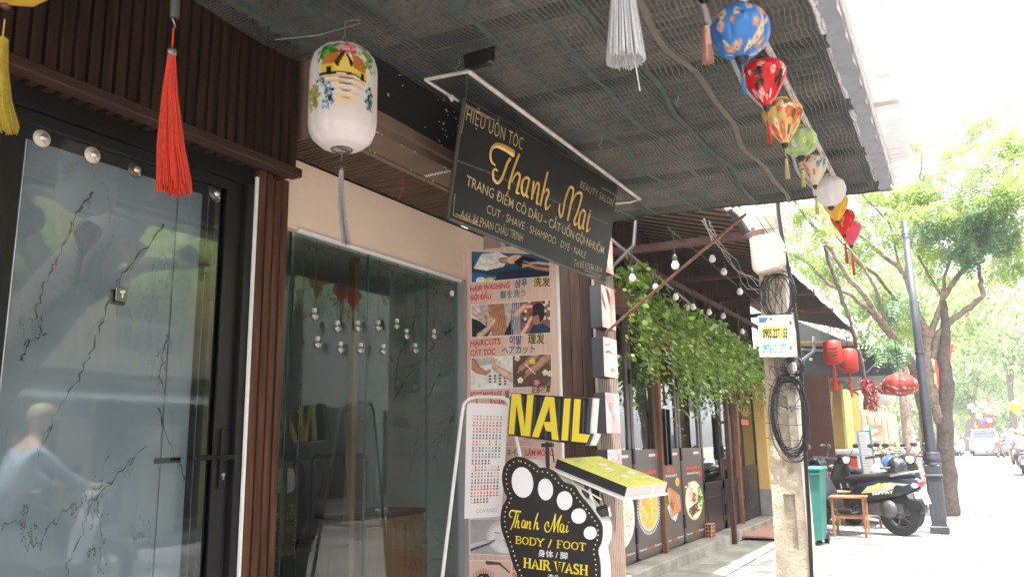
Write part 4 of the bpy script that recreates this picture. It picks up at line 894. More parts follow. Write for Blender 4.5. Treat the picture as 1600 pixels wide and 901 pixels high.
# foot massage | foot bath
c = Canvas(80, 62, (.90, .88, .85)); c.ell(.3, .9, .3, .15, (.75, .7, .66)); 
for k in range(16): c.ell(.46 + .12 * (k % 4), .40 - .09 * (k // 4), .035, .030, (.30, .18, .12))
c.limb([(.0, .85), (.16, .62), (.34, .50)], .16, .07, SKD); c.limb([(.34, .5), (.44, .56)], .06, .05, SKD); c.limb([(1.0, .30), (.74, .52), (.58, .66)], .13, .09, SK); c.limb([(.58, .66), (.50, .84)], .07, .03, SK); c.limb([(.56, .68), (.62, .92)], .04, .025, SK); c.limb([(.62, .66), (.70, .86)], .03, .02, SK); c.poly([(.2, 0), (.3, .16), (.6, .18), (.7, 0)], (.95, .94, .92)); c.noise(.15, 12, 7)
pic(c, (736.7, 608), (800.5, 605), (736.7, 559.5), (800.5, 556))
c = Canvas(80, 62, (.30, .20, .14)); c.ell(.5, .35, .62, .60, (.55, .36, .22)); c.ell(.48, .40, .54, .52, (.30, .20, .13)); c.limb([(.95, .95), (.62, .62), (.40, .46)], .13, .10, SKD); c.limb([(.60, 1.0), (.36, .72), (.22, .60)], .12, .09, SKD)
for k in range(5): c.ell(.14 + .03 * k, .48 + .05 * k, .025, .04, (.62, .40, .32)); c.ell(.32 + .03 * k, .30 + .045 * k, .025, .04, (.66, .42, .34))
for fx, fy, fc in ((.52, .80, (.92, .75, .2)), (.20, .22, (.95, .93, .88)), (.62, .12, (.88, .40, .50)), (.84, .42, (.85, .82, .62)), (.96, .38, (.85, .82, .62)), (.12, .92, (.9, .85, .8))): bloom(c, fx, fy, .10, fc, (.8, .6, .2))
c.limb([(.34, .70), (.58, .40)], .014, .014, (.95, .93, .9)); c.noise(.2, 12, 8)
pic(c, (801.5, 605), (861.6, 602), (801.5, 556), (861, 552.6))
c = Canvas(120, 56, (.88, .70, .66)); 
for k in range(4): c.limb([(0, .9 - .22 * k), (.35, .75 - .14 * k), (.55, .7 - .12 * k)], .09, .06, SK); c.ell(.58, .70 - .12 * k, .03, .05, (.85, .55, .6))
c.limb([(1, .2), (.7, .3), (.55, .5)], .12, .07, SK); c.poly([(.62, .55), (.78, .95), (1, 1), (1, .7)], (.42, .22, .16)); c.noise(.15, 10, 9)
pic(c, (737.5, 696), (866, 697), (737.2, 643), (865, 640))
# facial in black and white
c = Canvas(120, 56, (.66, .64, .64)); c.ell(.42, .50, .22, .46, (.80, .78, .77), .1, -.3); c.ell(.42, .46, .19, .40, (.90, .88, .87), .15, -.3); c.limb([(.30, .62), (.36, .60)], .012, .01, (.2, .2, .2)); c.limb([(.44, .70), (.50, .66)], .012, .01, (.2, .2, .2)); c.limb([(.40, .42), (.44, .30)], .01, .02, (.7, .65, .64)); c.ell(.47, .26, .035, .04, (.45, .38, .38)); c.limb([(0, .22), (.16, .34), (.28, .36)], .09, .04, (.82, .80, .79)); c.limb([(0, .1), (.22, .30), (.30, .42)], .03, .015, (.12, .12, .12)); c.limb([(.52, .95), (.62, .80), (.58, .62)], .07, .05, (.84, .82, .81)); c.poly([(.6, 0), (.66, .5), (1, .6), (1, 0)], (.86, .85, .85)); c.noise(.12, 12, 11)
pic(c, (735, 864), (868, 870), (734.4, 811), (868, 809))
c = Canvas(120, 56, (.88, .72, .66)); c.ell(.34, .42, .26, .34, (.80, .58, .50), .6); c.ell(.34, .38, .18, .20, (.92, .88, .86)); c.ell(.36, .40, .09, .20, (.22, .12, .08)); c.ell(.36, .40, .04, .09, (.02, .02, .02)); c.limb([(.10, .42), (.24, .62), (.42, .62), (.56, .40)], .04, .03, (.10, .05, .05)); c.limb([(.40, .95), (.72, .92), (.95, .70)], .05, .02, (.35, .2, .15))
for k in range(9): a = .14 + .045 * k; c.limb([(a, .50 + .12 * math.sin(k / 8 * 3.1)), (a - .08 + .02 * k, .66 + .14 * math.sin(k / 8 * 3.1))], .012, .005, (.06, .04, .04))
pic(c, (735, 935), (800, 936), (735, 875), (799, 876))

# ---------------------------------------------------------------- nail colour chart hanging on a white tubular stand
CX4 = Plane((4.44, 0, 0), (-1, -.10, 0))
nc = thing('nail_chart', 'white nail colour chart with rows of swatches hung on rings', 'chart', CX4.at(757, 720))
CHW = mat('chart_card', (.86, .80, .77), .4)
ol = [(725.5, 810), (729, 640), (730, 633), (734, 629), (786, 631), (791.5, 634), (793, 642), (782.6, 806)]
MB().prism([CX4.at(*p) for p in ol], -CX4.n * .006).build('card', CHW, nc)
c = Canvas(108, 300, (.86, .80, .77) ); c.a = c.a ** .5 if False else c.a
base = (.93, .895, .88); c.a[:] = base
pal = [((.75, .80, .70), (.86, .45, .3)), ((.80, .35, .2), (.85, .6, .5)), ((.90, .75, .7), (.80, .25, .3)), ((.25, .45, .3), (.55, .4, .7)), ((.92, .85, .6), (.85, .3, .4)), ((.25, .25, .3), (.7, .75, .5)), ((.9, .7, .6), (.15, .25, .55)), ((.15, .35, .35), (.85, .2, .2)), ((.90, .80, .75), (.75, .3, .3)), ((.85, .75, .65), (.6, .45, .35)), ((.85, .45, .35), (.15, .5, .5)), ((.5, .05, .05), (.8, .5, .3)), ((.9, .6, .55), (.75, .1, .15)), ((.3, .08, .08), (.85, .85, .3))]
for r_, (ca_, cb_) in enumerate(pal):
    nn = 6 if r_ in (7, 13) else 9
    for k in range(nn):
        f = rnd.random(); cc = tuple(ca_[i] * (1 - f) + cb_[i] * f for i in range(3)); x = .17 + k * .088; y = .895 - r_ * .0585
        c.ell(x, y + .012, .022, .013, cc, .25); c.poly([(x - .030, y - .008), (x + .030, y - .008), (x + .030, y - .022), (x - .030, y - .022)], tuple(v * .9 + .05 for v in cc)); c.ell(x, y - .001, .010, .006, tuple(min(1, v + .2) for v in cc), .4)
ppic(c, CX4, (727, 806), (781.5, 802.5), (731.5, 634), (791, 636), 'swatch_print', nc, .0025)
ptext('GOVANDI', CX4, (744, 801), (776, 799.2), (744.2, 794.6), mat('grey_print', (.35, .31, .29), .5), nc, lift=.005, bold=-.01, space=1.25)
b = MB()
for x, y in ((745, 622), (767, 622), (787, 624)): p = CX4.at(x, y, .004); b.tube([p + Vector((.006 * math.sin(a) * 1.0, .008 * math.sin(a), .022 * math.cos(a) - .008)) for a in [k * math.pi / 7 for k in range(14)]], .0022, 5, closed=True)
b.build('rings', mat('copper_ring', (.45, .25, .12), .35, .7), nc)
stn = thing('chart_stand', 'white arched tubular floor stand holding the nail colour chart', 'stand', CX4.at(765, 620))
def down(p, q, z):     # continue line p-q to height z
    t = (z - p.z) / (q.z - p.z); return p + (q - p) * t
a1, a2 = CX4.at(722, 645, .02), CX4.at(691, 901, .02); r1, r2 = CX4.at(798, 645, .02), CX4.at(829, 790, .02)
pts = [down(a1, a2, .20), a1] + [CX4.at(x, y, .02) for x, y in ((725, 630), (733.6, 621.7), (745, 619), (765, 619.5), (785, 620.5), (793, 625), (796.5, 634))] + [r1, down(r1, r2, .20)]
MB().tube(pts, .0115, 10).build('frame_tube', mat('white_enamel', (.84, .78, .73), .3), stn)
b = MB(); b.tube([pts[0] + Vector((-.2, 0, 0)), pts[0] + Vector((.2, 0, 0))], .011, 8); b.tube([pts[-1] + Vector((-.2, 0, 0)), pts[-1] + Vector((.2, 0, 0))], .011, 8); b.tube([pts[0], pts[-1]], .009, 8); b.build('foot_tube', mat('white_enamel'), stn)

# ---------------------------------------------------------------- NAIL sign
NP = Plane((3.92, 0, 0), (-1, .06, 0))
ns = thing('nail_sign', 'black box sign reading NAIL in tall yellow letters', 'sign', NP.at(860, 690))
nz = lambda pts, l=0: [NP.at(780 + x / 8.19, 600 + y / 8.19, l) for x, y in pts]
face = [(155, 110), (1145, 175), (1110, 625), (1165, 635), (1105, 785), (115, 650)]
b = MB(); b.prism(nz(face), -NP.n * .045); b.build('face_board', BLACK, ns)
ctr = sum(nz(face), Vector()) / 6
b = MB(); b.prism([ctr + (p - ctr) * 1.0 + Vector((0, -.012, 0)) - NP.n * .046 for p in nz(face)], -NP.n * .06); b.build('light_box', mat('sign_box_white', (.82, .78, .74), .45, trans=.1), ns)
b = MB()
for k in range(13):
    u = k / 12; lo = NP.at(780 + (150 + u * 930) / 8.19, 600 + (150 + u * 60) / 8.19, .001); hi = NP.at(780 + (125 + u * 940) / 8.19, 600 + (640 + u * 100) / 8.19, .001)
    b.tube([lo, hi], .0075, 5)
b.build('rib', mat('dark_ribbing', (.03, .035, .04), .3), ns)['kind'] = 'stuff'
YF = mat('yellow_acrylic', (.80, .60, .045), .35)
for ps in (((160, 120), (265, 125), (325, 560), (360, 135), (435, 135), (388, 665), (280, 655), (220, 240), (185, 640), (118, 635)),
           ((832, 180), (910, 180), (872, 720), (795, 715)), ((960, 185), (1037, 190), (1012, 628), (1150, 642), (1108, 745), (925, 730))):
    MB().prism(nz(ps, .012), -NP.n * .010).build('letter', YF, ns)
b = MB()
for ps in (((590, 155), (650, 160), (640, 270), (498, 680), (418, 670)), ((650, 160), (695, 165), (755, 715), (675, 705), (640, 270)), ((576, 480), (657, 480), (668, 605), (597, 595), (566, 490))):
    b.prism(nz(ps, .012), -NP.n * .010)
b.build('letter', YF, ns)['kind'] = 'stuff'
b = MB(); b.tube([NP.at(855, 690, -.03), NP.at(856, 735, -.03)], .012, 8); b.tube([NP.at(861, 690, -.03), NP.at(866, 722, -.03)], .004, 6); b.box(NP.at(850, 698, -.05), NP.at(862, 692, -.02)); b.build('post', BLACK, ns)

# ---------------------------------------------------------------- foot shaped sign
FP = Plane((3.90, 0, 0), (-1, .02, 0))
fs = thing('foot_sign', 'black foot shaped sign with white toes and yellow hair wash lettering', 'sign', FP.at(860, 880))
out = [(810.3, 713), (797, 717), (787, 728.7), (784.2, 747), (787.6, 767), (792, 777), (785, 790.5), (782, 807), (783.6, 827), (792, 850.7), (800, 877), (810, 905), (815, 940), (820, 1000), (835, 1050), (865, 1070), (900, 1062), (925, 1020), (936, 960), (938, 905), (937, 877), (934, 859), (939, 847), (941, 830.6), (939, 817), (930.6, 804), (922, 792), (914, 782), (905.6, 772), (897, 758.8), (882, 753), (877, 748.7), (867, 737), (853.7, 730), (842, 730), (837, 725), (823.7, 717)]
def smooth2(p, k=4):
    o = []; n = len(p)
    for i in range(n):
        a, b_, c_, d = [Vector(p[(i + j) % n]) for j in (-1, 0, 1, 2)]
        for j in range(k): t = j / k; o.append(.5 * ((2 * b_) + (c_ - a) * t + (2 * a - 5 * b_ + 4 * c_ - d) * t * t + (3 * b_ - a - 3 * c_ + d) * t ** 3))
    return [(v.x, v.y) for v in o]
so2 = smooth2(out, 3)
MB().prism([FP.at(*p) for p in so2], -FP.n * .012).build('face', mat('sign_black_face', (.022, .016, .014), .35), fs)
ctr = FP.at(862, 850)
MB().prism([FP.at(*p, -.013) + Vector((0, 0, 0)) + (FP.at(*p) - ctr) * -.03 for p in so2], -FP.n * .15).build('box', mat('sign_box_white'), fs)
TOE = mat('white_acrylic', (.84, .80, .79), .3)
for x, y, rx, ry, rt in ((816, 753, 16.5, 24, .12), (852, 764, 11.5, 17, .08), (882, 781.5, 12, 14.8, .05), (904, 805.5, 11.5, 12, 0), (922, 832, 10, 10.3, 0)):
    MB().prism([FP.at(x + rx * math.cos(a) * math.cos(rt) + ry * math.sin(a) * math.sin(rt), y + ry * math.sin(a) * math.cos(rt) - rx * math.cos(a) * math.sin(rt), .006) for a in [k * math.pi / 14 for k in range(28)]], -FP.n * .005).build('toe', TOE, fs)
b = MB(); cx_, cy_ = 862, 850; acc = 0; ins = []
n_ = len(so2)
for i in range(n_):
    a_, c_ = Vector(so2[i - 1]), Vector(so2[(i + 1) % n_]); t = (c_ - a_).normalized(); ins.append(Vector(so2[i]) + Vector((t.y, -t.x)) * 6.5 * (1 if True else -1))
if (ins[0] - Vector((cx_, cy_))).length > (Vector(so2[0]) - Vector((cx_, cy_))).length: ins = [Vector(so2[i]) * 2 - ins[i] for i in range(n_)]
last = None
for i in range(n_):
    for k in range(6):
        p = ins[i].lerp(ins[(i + 1) % n_], k / 6)
        if last is None or (p - last).length > 7.4:
            last = p
            if p.y < 905: b.sphere(FP.at(p.x, p.y, .002), .0042, 6)
b.build('stud', mat('stud', (.75, .68, .45), .3), fs)['kind'] = 'stuff'
FT = [[(801, 806, .5), (798.4, 807.5, .8), (795.8, 803, 1), (799, 797, 1.2), (805.4, 798, 1.6), (814.5, 799, 1.6)], [(807, 798, 1), (802.9, 814.6, 1.3), (797.7, 826.8, .8)], [(810, 801.7, 1), (804.8, 823.6, 1)], [(805.5, 818.5, .5), (810.6, 812.7, .8), (809.3, 823, 1.1), (812.5, 823.6, .5)],
      [(820, 812.7, .8), (817, 812.7, .9), (815, 820.4, 1.1), (817.7, 823.6, .9), (821, 814.6, .8)], [(821, 813, 1), (820, 823.6, 1.1), (822, 823, .5)], [(824, 813.3, 1), (822.8, 825, 1)], [(823.5, 819.8, .5), (828.6, 814, .8), (827.3, 825, 1.1), (830, 825, .5)], [(840.9, 800.5, 1), (837, 812, 1.1), (833.8, 826.2, 1)], [(835, 821, .5), (839.6, 815.3, .8), (839, 826.2, 1.1), (842.8, 823.6, .4)],
      [(858.9, 822.3, .5), (856.3, 821, .8), (857, 816, .9), (854.4, 815.3, .9), (851, 822.3, 1.1), (853.7, 830, 1.1), (859.5, 827.5, .9), (864.7, 813.3, .8), (867.9, 801.7, .9)], [(868, 802, 1.2), (866.4, 816, 1.4), (865.3, 830.7, .9)], [(866, 828, .6), (872, 813, .7), (877.6, 803.7, .9)], [(877.6, 803.7, 1.2), (872, 819, 1.4), (871.8, 831.5, .7)],
      [(880, 818.5, .8), (877, 818.5, .9), (875, 826.2, 1.1), (877.6, 830.7, .9), (880.8, 819.8, .8)], [(881, 819, 1), (880, 830.7, 1.1), (883, 829, .5)], [(886.6, 819.8, 1), (884.6, 830.7, 1.1), (889, 827.5, .4)], [(888.5, 814.2, 1.1), (888.3, 815.6, 1.1)]]
script(FP, FT, YF, fs, .0068, .002, seg=5, lift=.004)['kind'] = 'stuff'
# serif capitals from strokes: x right, y up, unit cap height
GL = {'B': (.72, [[(.15, 0), (.15, 1)], [(.15, 1), (.5, 1), (.62, .78), (.5, .54), (.15, .53)], [(.15, .53), (.55, .5), (.68, .25), (.52, 0), (.15, 0)]], [(.15, 0), (.15, 1)]),
      'O': (.86, [[(.43, 1), (.18, .85), (.1, .5), (.18, .15), (.43, 0), (.68, .15), (.76, .5), (.68, .85), (.43, 1)]], []), 'D': (.84, [[(.16, 0), (.16, 1)], [(.16, 1), (.48, 1), (.72, .75), (.74, .5), (.72, .25), (.48, 0), (.16, 0)]], [(.16, 0), (.16, 1)]),
      'Y': (.82, [[(.1, 1), (.42, .48), (.42, 0)], [(.74, 1), (.42, .48)]], [(.1, 1), (.74, 1), (.42, 0)]), 'F': (.68, [[(.16, 0), (.16, 1)], [(.16, 1), (.62, 1), (.62, .82)], [(.16, .52), (.46, .52)]], [(.16, 0), (.16, 1)]),
      'T': (.76, [[(.38, 0), (.38, 1)], [(.06, .8), (.06, 1), (.70, 1), (.70, .8)]], [(.38, 0)]), 'H': (.92, [[(.17, 0), (.17, 1)], [(.73, 0), (.73, 1)], [(.17, .52), (.73, .52)]], [(.17, 0), (.17, 1), (.73, 0), (.73, 1)]),
      'A': (.86, [[(.12, 0), (.42, 1), (.74, 0)], [(.22, .32), (.62, .32)]], [(.12, 0), (.74, 0)]), 'I': (.42, [[(.2, 0), (.2, 1)]], [(.2, 0), (.2, 1)]), 'R': (.84, [[(.15, 0), (.15, 1)], [(.15, 1), (.5, 1), (.64, .77), (.5, .52), (.15, .52)], [(.42, .52), (.74, 0)]], [(.15, 0), (.15, 1), (.76, 0)]),
      'W': (1.15, [[(.08, 1), (.32, 0), (.56, .85), (.80, 0), (1.05, 1)]], [(.08, 1), (.56, 1), (1.05, 1)]), 'S': (.68, [[(.56, .80), (.46, .98), (.26, 1), (.12, .82), (.16, .62), (.48, .42), (.58, .22), (.44, 0), (.22, 0), (.10, .2)]], []), '/': (.55, [[(.08, -.12), (.42, 1.05)]], []), ' ': (.42, [], [])}
def serif(body, pl, a, c, top, m, parent, wt=.17, lift=.004):
    A, B, T = pl.at(*a, lift), pl.at(*c, lift), pl.at(*top, lift); W = sum(GL[k][0] for k in body); mb = MB(); x = 0; U = (B - A) / W; Vv = T - A; hh = Vv.length; uw = U.length
    M_ = lambda p: A + U * (x + p[0]) + Vv * p[1]
    for ch in body:
        wd, strokes, ser = GL[ch]
        for s_ in strokes:
            q = [M_(p) for p in s_]; curved = len(s_) > 4; vs = []
            for i, p in enumerate(q):
                t = (q[min(i + 1, len(q) - 1)] - q[max(i - 1, 0)]).normalized(); vert = abs(t.dot(Vv.normalized())); s = pl.n.cross(t) * hh * wt * .5 * (.55 + .6 * vert)
                vs += [p - s, p + s]
            mb.add(vs, [(2 * i, 2 * i + 2, 2 * i + 3, 2 * i + 1) for i in range(len(q) - 1)])
        for sx, sy in ser:
            p = M_((sx, sy)); d = U * .17; e = Vv * (.045 if sy < .5 else -.045); mb.add([p - d, p + d, p + d + e, p - d + e], [(0, 1, 2, 3)]) if False else mb.add([q + pl.n * .0004 for q in (p - d - e, p + d - e, p + d + e, p - d + e)], [(0, 1, 2, 3)])
        x += wd
    o = mb.build('lettering', m, parent); o['kind'] = 'stuff'; return o
serif('BODY / FOOT', FP, (805, 848), (915.5, 859.7), (805.5, 837), YF, fs)
serif('HAIR WASH', FP, (817.5, 885.2), (919, 897.9), (818, 871), YF, fs, .2)
ptext('身体 / 脚', FP, (840.9, 867.4), (886.6, 872.5), (841, 859), TOE, fs, lift=.004, bold=.01)
ptext('洗头', FP, (856, 906), (875, 908), (856, 897.5), TOE, fs, lift=.004, bold=.01)

# ---------------------------------------------------------------- yellow lid shaped lightbox beside the foot sign
A = onX(871, 716, 4.0); C = onX(980, 760, 4.0); Bq = onY(937, 712, A.y); Bq = Vector((min(Bq.x, 4.36), A.y, 0)); Bq.z = onX(937, 712, Bq.x).z; Bq = onX(937, 712, Bq.x)
D = Vector(C) + (Bq - A); nrm = (C - A).cross(Bq - A).normalized(); nrm = nrm if nrm.z > 0 else -nrm
yb = thing('yellow_lightbox', 'thin yellow printed lightbox tilted down like a lid beside the foot sign', 'lightbox', (A + D) / 2)
th = .052
MB().prism([A, C, D, Bq], -nrm * .004).build('printed_face', mat('lime_print', (.80, .74, .15), .4, var=.25, c2=(.66, .64, .12), vscale=14), yb)
side = MB(); side.prism([A - nrm * .005, C - nrm * .005, D - nrm * .005, Bq - nrm * .005], -nrm * th); side.build('box', mat('box_aluminium', (.60, .55, .52), .4, .3), yb)
e = (C - A).normalized(); f_ = (Bq - A).normalized()
MB().prism([A - f_ * .003 - nrm * .001, C - f_ * .003 - nrm * .001, C - f_ * .003 - nrm * th, A - f_ * .003 - nrm * th], f_ * .002).build('black_side', BLACK, yb)
b = MB(); b.prism([A - nrm * (th + .006) - f_ * .02 - e * .01, C - nrm * (th + .006) - f_ * .02 + e * .012, D - nrm * (th + .006) + f_ * .01 + e * .012, Bq - nrm * (th + .006) + f_ * .01 - e * .01], -nrm * .012); b.build('flange', mat('sign_box_white'), yb)
b = MB(); q = C.lerp(D, .62); b.prism([q - nrm * .004 + e * .002, q + f_ * .008 - nrm * .004 + e * .002, q + f_ * .008 - nrm * th + e * .002, q - nrm * th + e * .002], e * .002); b.build('joint', WHITE, yb)
LY = Plane(A + nrm * .001, nrm)
b = MB()
for i in range(26):
    s_, t_ = rnd.uniform(.05, .92), rnd.uniform(.06, .9); p = A + (C - A) * s_ + (Bq - A) * t_ + nrm * .0015; l = rnd.uniform(.01, .05); b.add([p, p + f_ * l, p + f_ * l + e * .004, p + e * .004], [(0, 1, 2, 3)])
b.build('print_marks', mat('grey_print'), yb)['kind'] = 'stuff'
b = MB()
for s_, t_ in ((.3, .6), (.45, .5), (.7, .45), (.62, .75)): p = A + (C - A) * s_ + (Bq - A) * t_ + nrm * .002; b.add([p + e * .02 * math.cos(a) + f_ * .03 * math.sin(a) for a in [k * .8 for k in range(8)]], [tuple(range(8))])
b.build('print_flowers', mat('pale_print', (.85, .82, .70), .5), yb)['kind'] = 'stuff'
# little spotlights and rods below it
for k, ((x, y), lb) in enumerate((((915, 768), 'small black spotlight nearest the foot sign toes'), ((945, 795), 'small black spotlight hanging lower beside the white sign edge'))):
    p = onX(x, y, 4.05); t = thing('spotlight', lb, 'spotlight', p, 'spotlights under the yellow lightbox')
    b = MB(); b.frame((-.03, -.035, -.03), (.05, .02, .01), (-.015, .06, -.012), (0, .01, .045), .005); b.build('housing', BLACK, t, None, True)
    b = MB(); b.frame((-.02, -.045, -.034), (.048, .018, .008), (-.004, .008, -.002), (0, .01, .048)); b.build('lens', SIL, t, None, True)
    b = MB(); b.tube([(0, .0, .02), (.01, .02, .08)], .004, 6); b.build('arm', BLKMET, t, None, True)
b = MB(); b.tube([onX(923, 770, 3.97), onX(936, 818, 3.97)], .0035, 6); b.tube([onX(880, 745, 4.02), onX(940, 780, 4.02)], .005, 6); tag(b.build('support_rod', mat('pale_rod', (.75, .70, .60), .4)), 'thin pale rods propping the yellow lightbox above the foot sign', 'rod')

# ---------------------------------------------------------------- slatted column with beauty lightboxes (neighbour's edge)
SY = 3.1; X0c = onY(938, 700, SY).x; X1c = onY(971, 700, SY).x
cl = thing('slatted_column', 'dark timber corner column with ribbed front carrying beauty lightboxes', 'column', (X0c, 3.4, 0))
MB().box((X0c, SY + .03, 0), (X1c, 4.6, 4.2)).build('core', W_DARK, cl)
k = 12
for i in range(k):
    x = X0c + (X1c - X0c) * i / k; MB().box((x, SY, .0), (x + (X1c - X0c) / k * .55, SY + .029, 4.1)).build('slat', mat('bronze_slat', (.34, .24, .19), .45, .2, var=.2), cl)
b = MB(); b.box((X0c - .02, SY + .85, 0), (X0c - .004, SY + .95, 4.0)); b.box((X0c - .035, SY + 1.0, 0), (X0c - .004, SY + 1.06, 4.0)); b.build('trim', ALU, cl)
for i in range(7): MB().box((X0c - .012, SY + .04 + i * .115, 0), (X0c - .001, SY + .148 + i * .115, 4.0)).build('plank', W_DARK, cl)
def beauty(k):
    c = Canvas(40, 60, (.88, .62, .60)); 
    if k == 0: c.ell(.3, .6, .35, .5, (.12, .06, .06)); c.limb([(.5, 1), (.7, .5), (.6, 0)], .12, .08, (.85, .45, .35)); c.ell(.75, .4, .2, .3, SK)
    elif k == 1: c.ell(.35, .7, .3, .25, (.12, .06, .06), .3); c.limb([(.9, 1), (.7, .6), (.6, .1)], .08, .06, (.86, .48, .36)); c.limb([(.2, .9), (.5, .4), (.5, 0)], .10, .08, SK)
    elif k == 2: c.ell(.5, .5, .5, .6, (.90, .68, .63), .5); c.limb([(.2, .62), (.4, .66), (.62, .60)], .03, .02, (.35, .2, .2)); c.limb([(.15, .78), (.5, .84)], .02, .02, (.45, .28, .25)); c.ell(.6, .2, .16, .05, (.85, .35, .40)); c.ell(.5, .38, .06, .05, (.86, .62, .58))
    else:
        c.a[:] = (.88, .68, .68)
        for i in range(14): c.limb([(rnd.random(), rnd.uniform(.3, 1)), (rnd.random(), rnd.random())], .04, .02, rnd.choice(((.90, .62, .64), (.93, .75, .74), (.86, .50, .55))))
    c.a *= .84
    return c.noise(.2, 8, k)
for k, (y0, y1, lb) in enumerate(((372, 425, 'pink lightbox partly hidden behind the signboard end, topmost on the column'), (448, 512, 'lightbox with dark hair photo, second from the top of the column'), (527, 588, 'lightbox with close up face and red lips on the ribbed column'), (613, 676, 'lightbox with pale pink petals photo on the ribbed column'), (702, 760, 'lowest pink lightbox on the column, behind the yellow box'))):
    zt, zb = onY(948, y0, SY - .12).z, onY(948, y1, SY - .12).z; xl, xr = onY(945, 600, SY - .12).x, onY(966, 600, SY - .12).x
    t = thing('beauty_lightbox', lb, 'lightbox', ((xl + xr) / 2, SY - .06, zb), 'pink beauty lightboxes on the ribbed column')
    MB().box((xl, SY - .118, zb), (xr, SY - .001, zt)).build('box', BLACK, t)
    picture(beauty(min(k, 3)), (xl, SY - .121, zb), (xr, SY - .121, zb), (xl, SY - .121, zt), (xr, SY - .121, zt), 'picture', t)
# ---------------------------------------------------------------- restaurant: step, folding doors, posters
RY = 3.5; ST = .14
rest = thing('restaurant_building', 'restaurant front with dark folding glass doors over a concrete step', 'building', (12, 3.6, 0))
DKW = mat('dark_stained_door', (.028, .023, .022), .35, var=.3, vscale=12, stretch=(10, 10, 1))
DGR = mat('taupe_door_frame', (.12, .098, .09), .4, var=.15)
BRW = wood_mat('brown_post', (.30, .15, .08), (.18, .08, .045))
stp = MB().frame((7.6, 3.24, -.01), (9.1, 0, 0), (0, 1.2, 0), (0, 0, ST + .01), .012).build('step', CONC, rest)
GR = glass_mat('restaurant_glass', (.60, .62, .60), 2.3)
edges = [onY(x, 760, RY).x for x in (944, 990, 1031.5, 1065, 1099, 1131, 1160, 1188)]
top = 3.15
POST_T = 1.43
leaf_info = []
for i in range(len(edges) - 1):
    x0, x1 = edges[i] + .02, edges[i + 1] - .02; fm = DGR if i < 4 else DKW
    d = MB(); sw = .085
    d.box((x0, RY, ST + .02), (x0 + sw, RY + .045, top)); d.box((x1 - sw, RY, ST + .02), (x1, RY + .045, top)); d.box((x0, RY, top - .1), (x1, RY + .045, top)); 
    if i >= 4:
        zz = .78 if i < 6 else .95; d.box((x0, RY, ST + .02), (x1, RY + .04, ST + .14)); d.box((x0, RY, zz), (x1, RY + .045, zz + .12)); d.box((x0 + .05, RY + .012, ST + .1), (x1 - .05, RY + .03, zz)); d.frame((x0 + .17, RY + .002, ST + .2), (x1 - x0 - .34, 0, 0), (0, .02, 0), (0, 0, zz - ST - .3), .008)
        z0g = zz + .12
    else: z0g = ST + .1; d.box((x0, RY, ST + .02), (x1, RY + .045, ST + .1))
    o = d.build('door', fm, rest); MB().box((x0 + sw, RY + .018, z0g), (x1 - sw, RY + .026, top - .1)).build('glass', GR, o)
    leaf_info.append((x0, x1, o))
    if i in (0, 2, 4, 5): 
        h = MB()
        for z in (.45, 1.35, 2.3): h.box((edges[i + 1] - .03, RY - .03, z - .09), (edges[i + 1] + .03, RY + .0, z + .09))
        h.build('hinge', BLACK, o)
for k, x in enumerate((edges[2], edges[6] - .25)): MB().box((x - .035, RY - .06, ST), (x + .035, RY + .06, 3.2)).build('post', BRW, rest)
MB().box((edges[-1] - .01, RY - .06, ST), (edges[-1] + .10, RY + .06, 3.2)).build('post', DKW, rest)
for xc in (edges[2] + .09, edges[5] + .12):
    b = MB()
    for s in (-.07, .10): b.frame((xc + s, RY - .11, 1.22), (.045, 0, 0), (0, .045, 0), (0, 0, .72), .006); b.box((xc + s + .01, RY - .07, 1.35), (xc + s + .03, RY, 1.39)); b.box((xc + s + .01, RY - .07, 1.80), (xc + s + .03, RY, 1.84))
    b.build('pull_handle', BLKMET, leaf_info[2 if xc < 11.5 else 5][2])
# upper wall of dark planks
for i in range(34): MB().box((7.95 + i * .24, RY + .0, top + .02), (7.95 + i * .24 + .225, RY + .04, 4.6)).build('plank', W_DARK, rest)
b = MB(); b.box((7.9, RY + .05, top - .0), (16.2, RY + .1, 6.5)); b.build('upper_wall', mat('dim_wall', (.10, .075, .06), .8), rest)
b = MB(); b.box((7.9, 6.4, 0), (16.2, 6.45, 3.4)); b.box((7.95, 3.6, 3.2), (16.2, 6.4, 3.25)); b.box((16.1, 3.6, 0), (16.2, 6.4, 3.2)); b.build('inner_wall', mat('restaurant_inside', (.13, .10, .08), .8, var=.3), rest)
b = MB(); b.box((7.9, 3.56, ST - .04), (16.2, 6.4, ST + .012)); b.build('inner_floor', mat('tiled_floor', (.22, .18, .15), .3), rest)
# yellow pier at the far end
xy0, xy1 = onY(1189, 700, 3.42).x, 17.9
MB().frame((xy0, 3.30, .62), (xy1 - xy0, 0, 0), (0, .5, 0), (0, 0, 2.5), .01).build('yellow_pier', mat('ochre_plaster', (.72, .47, .15), .8, var=.12, vscale=3, bump=.15), rest)
MB().frame((xy0 - .01, 3.27, ST), (xy1 - xy0, 0, 0), (0, .5, 0), (0, 0, .49), .01).build('pier_base', mat('bare_cement', (.33, .33, .31), .85, var=.3, vscale=5), rest)
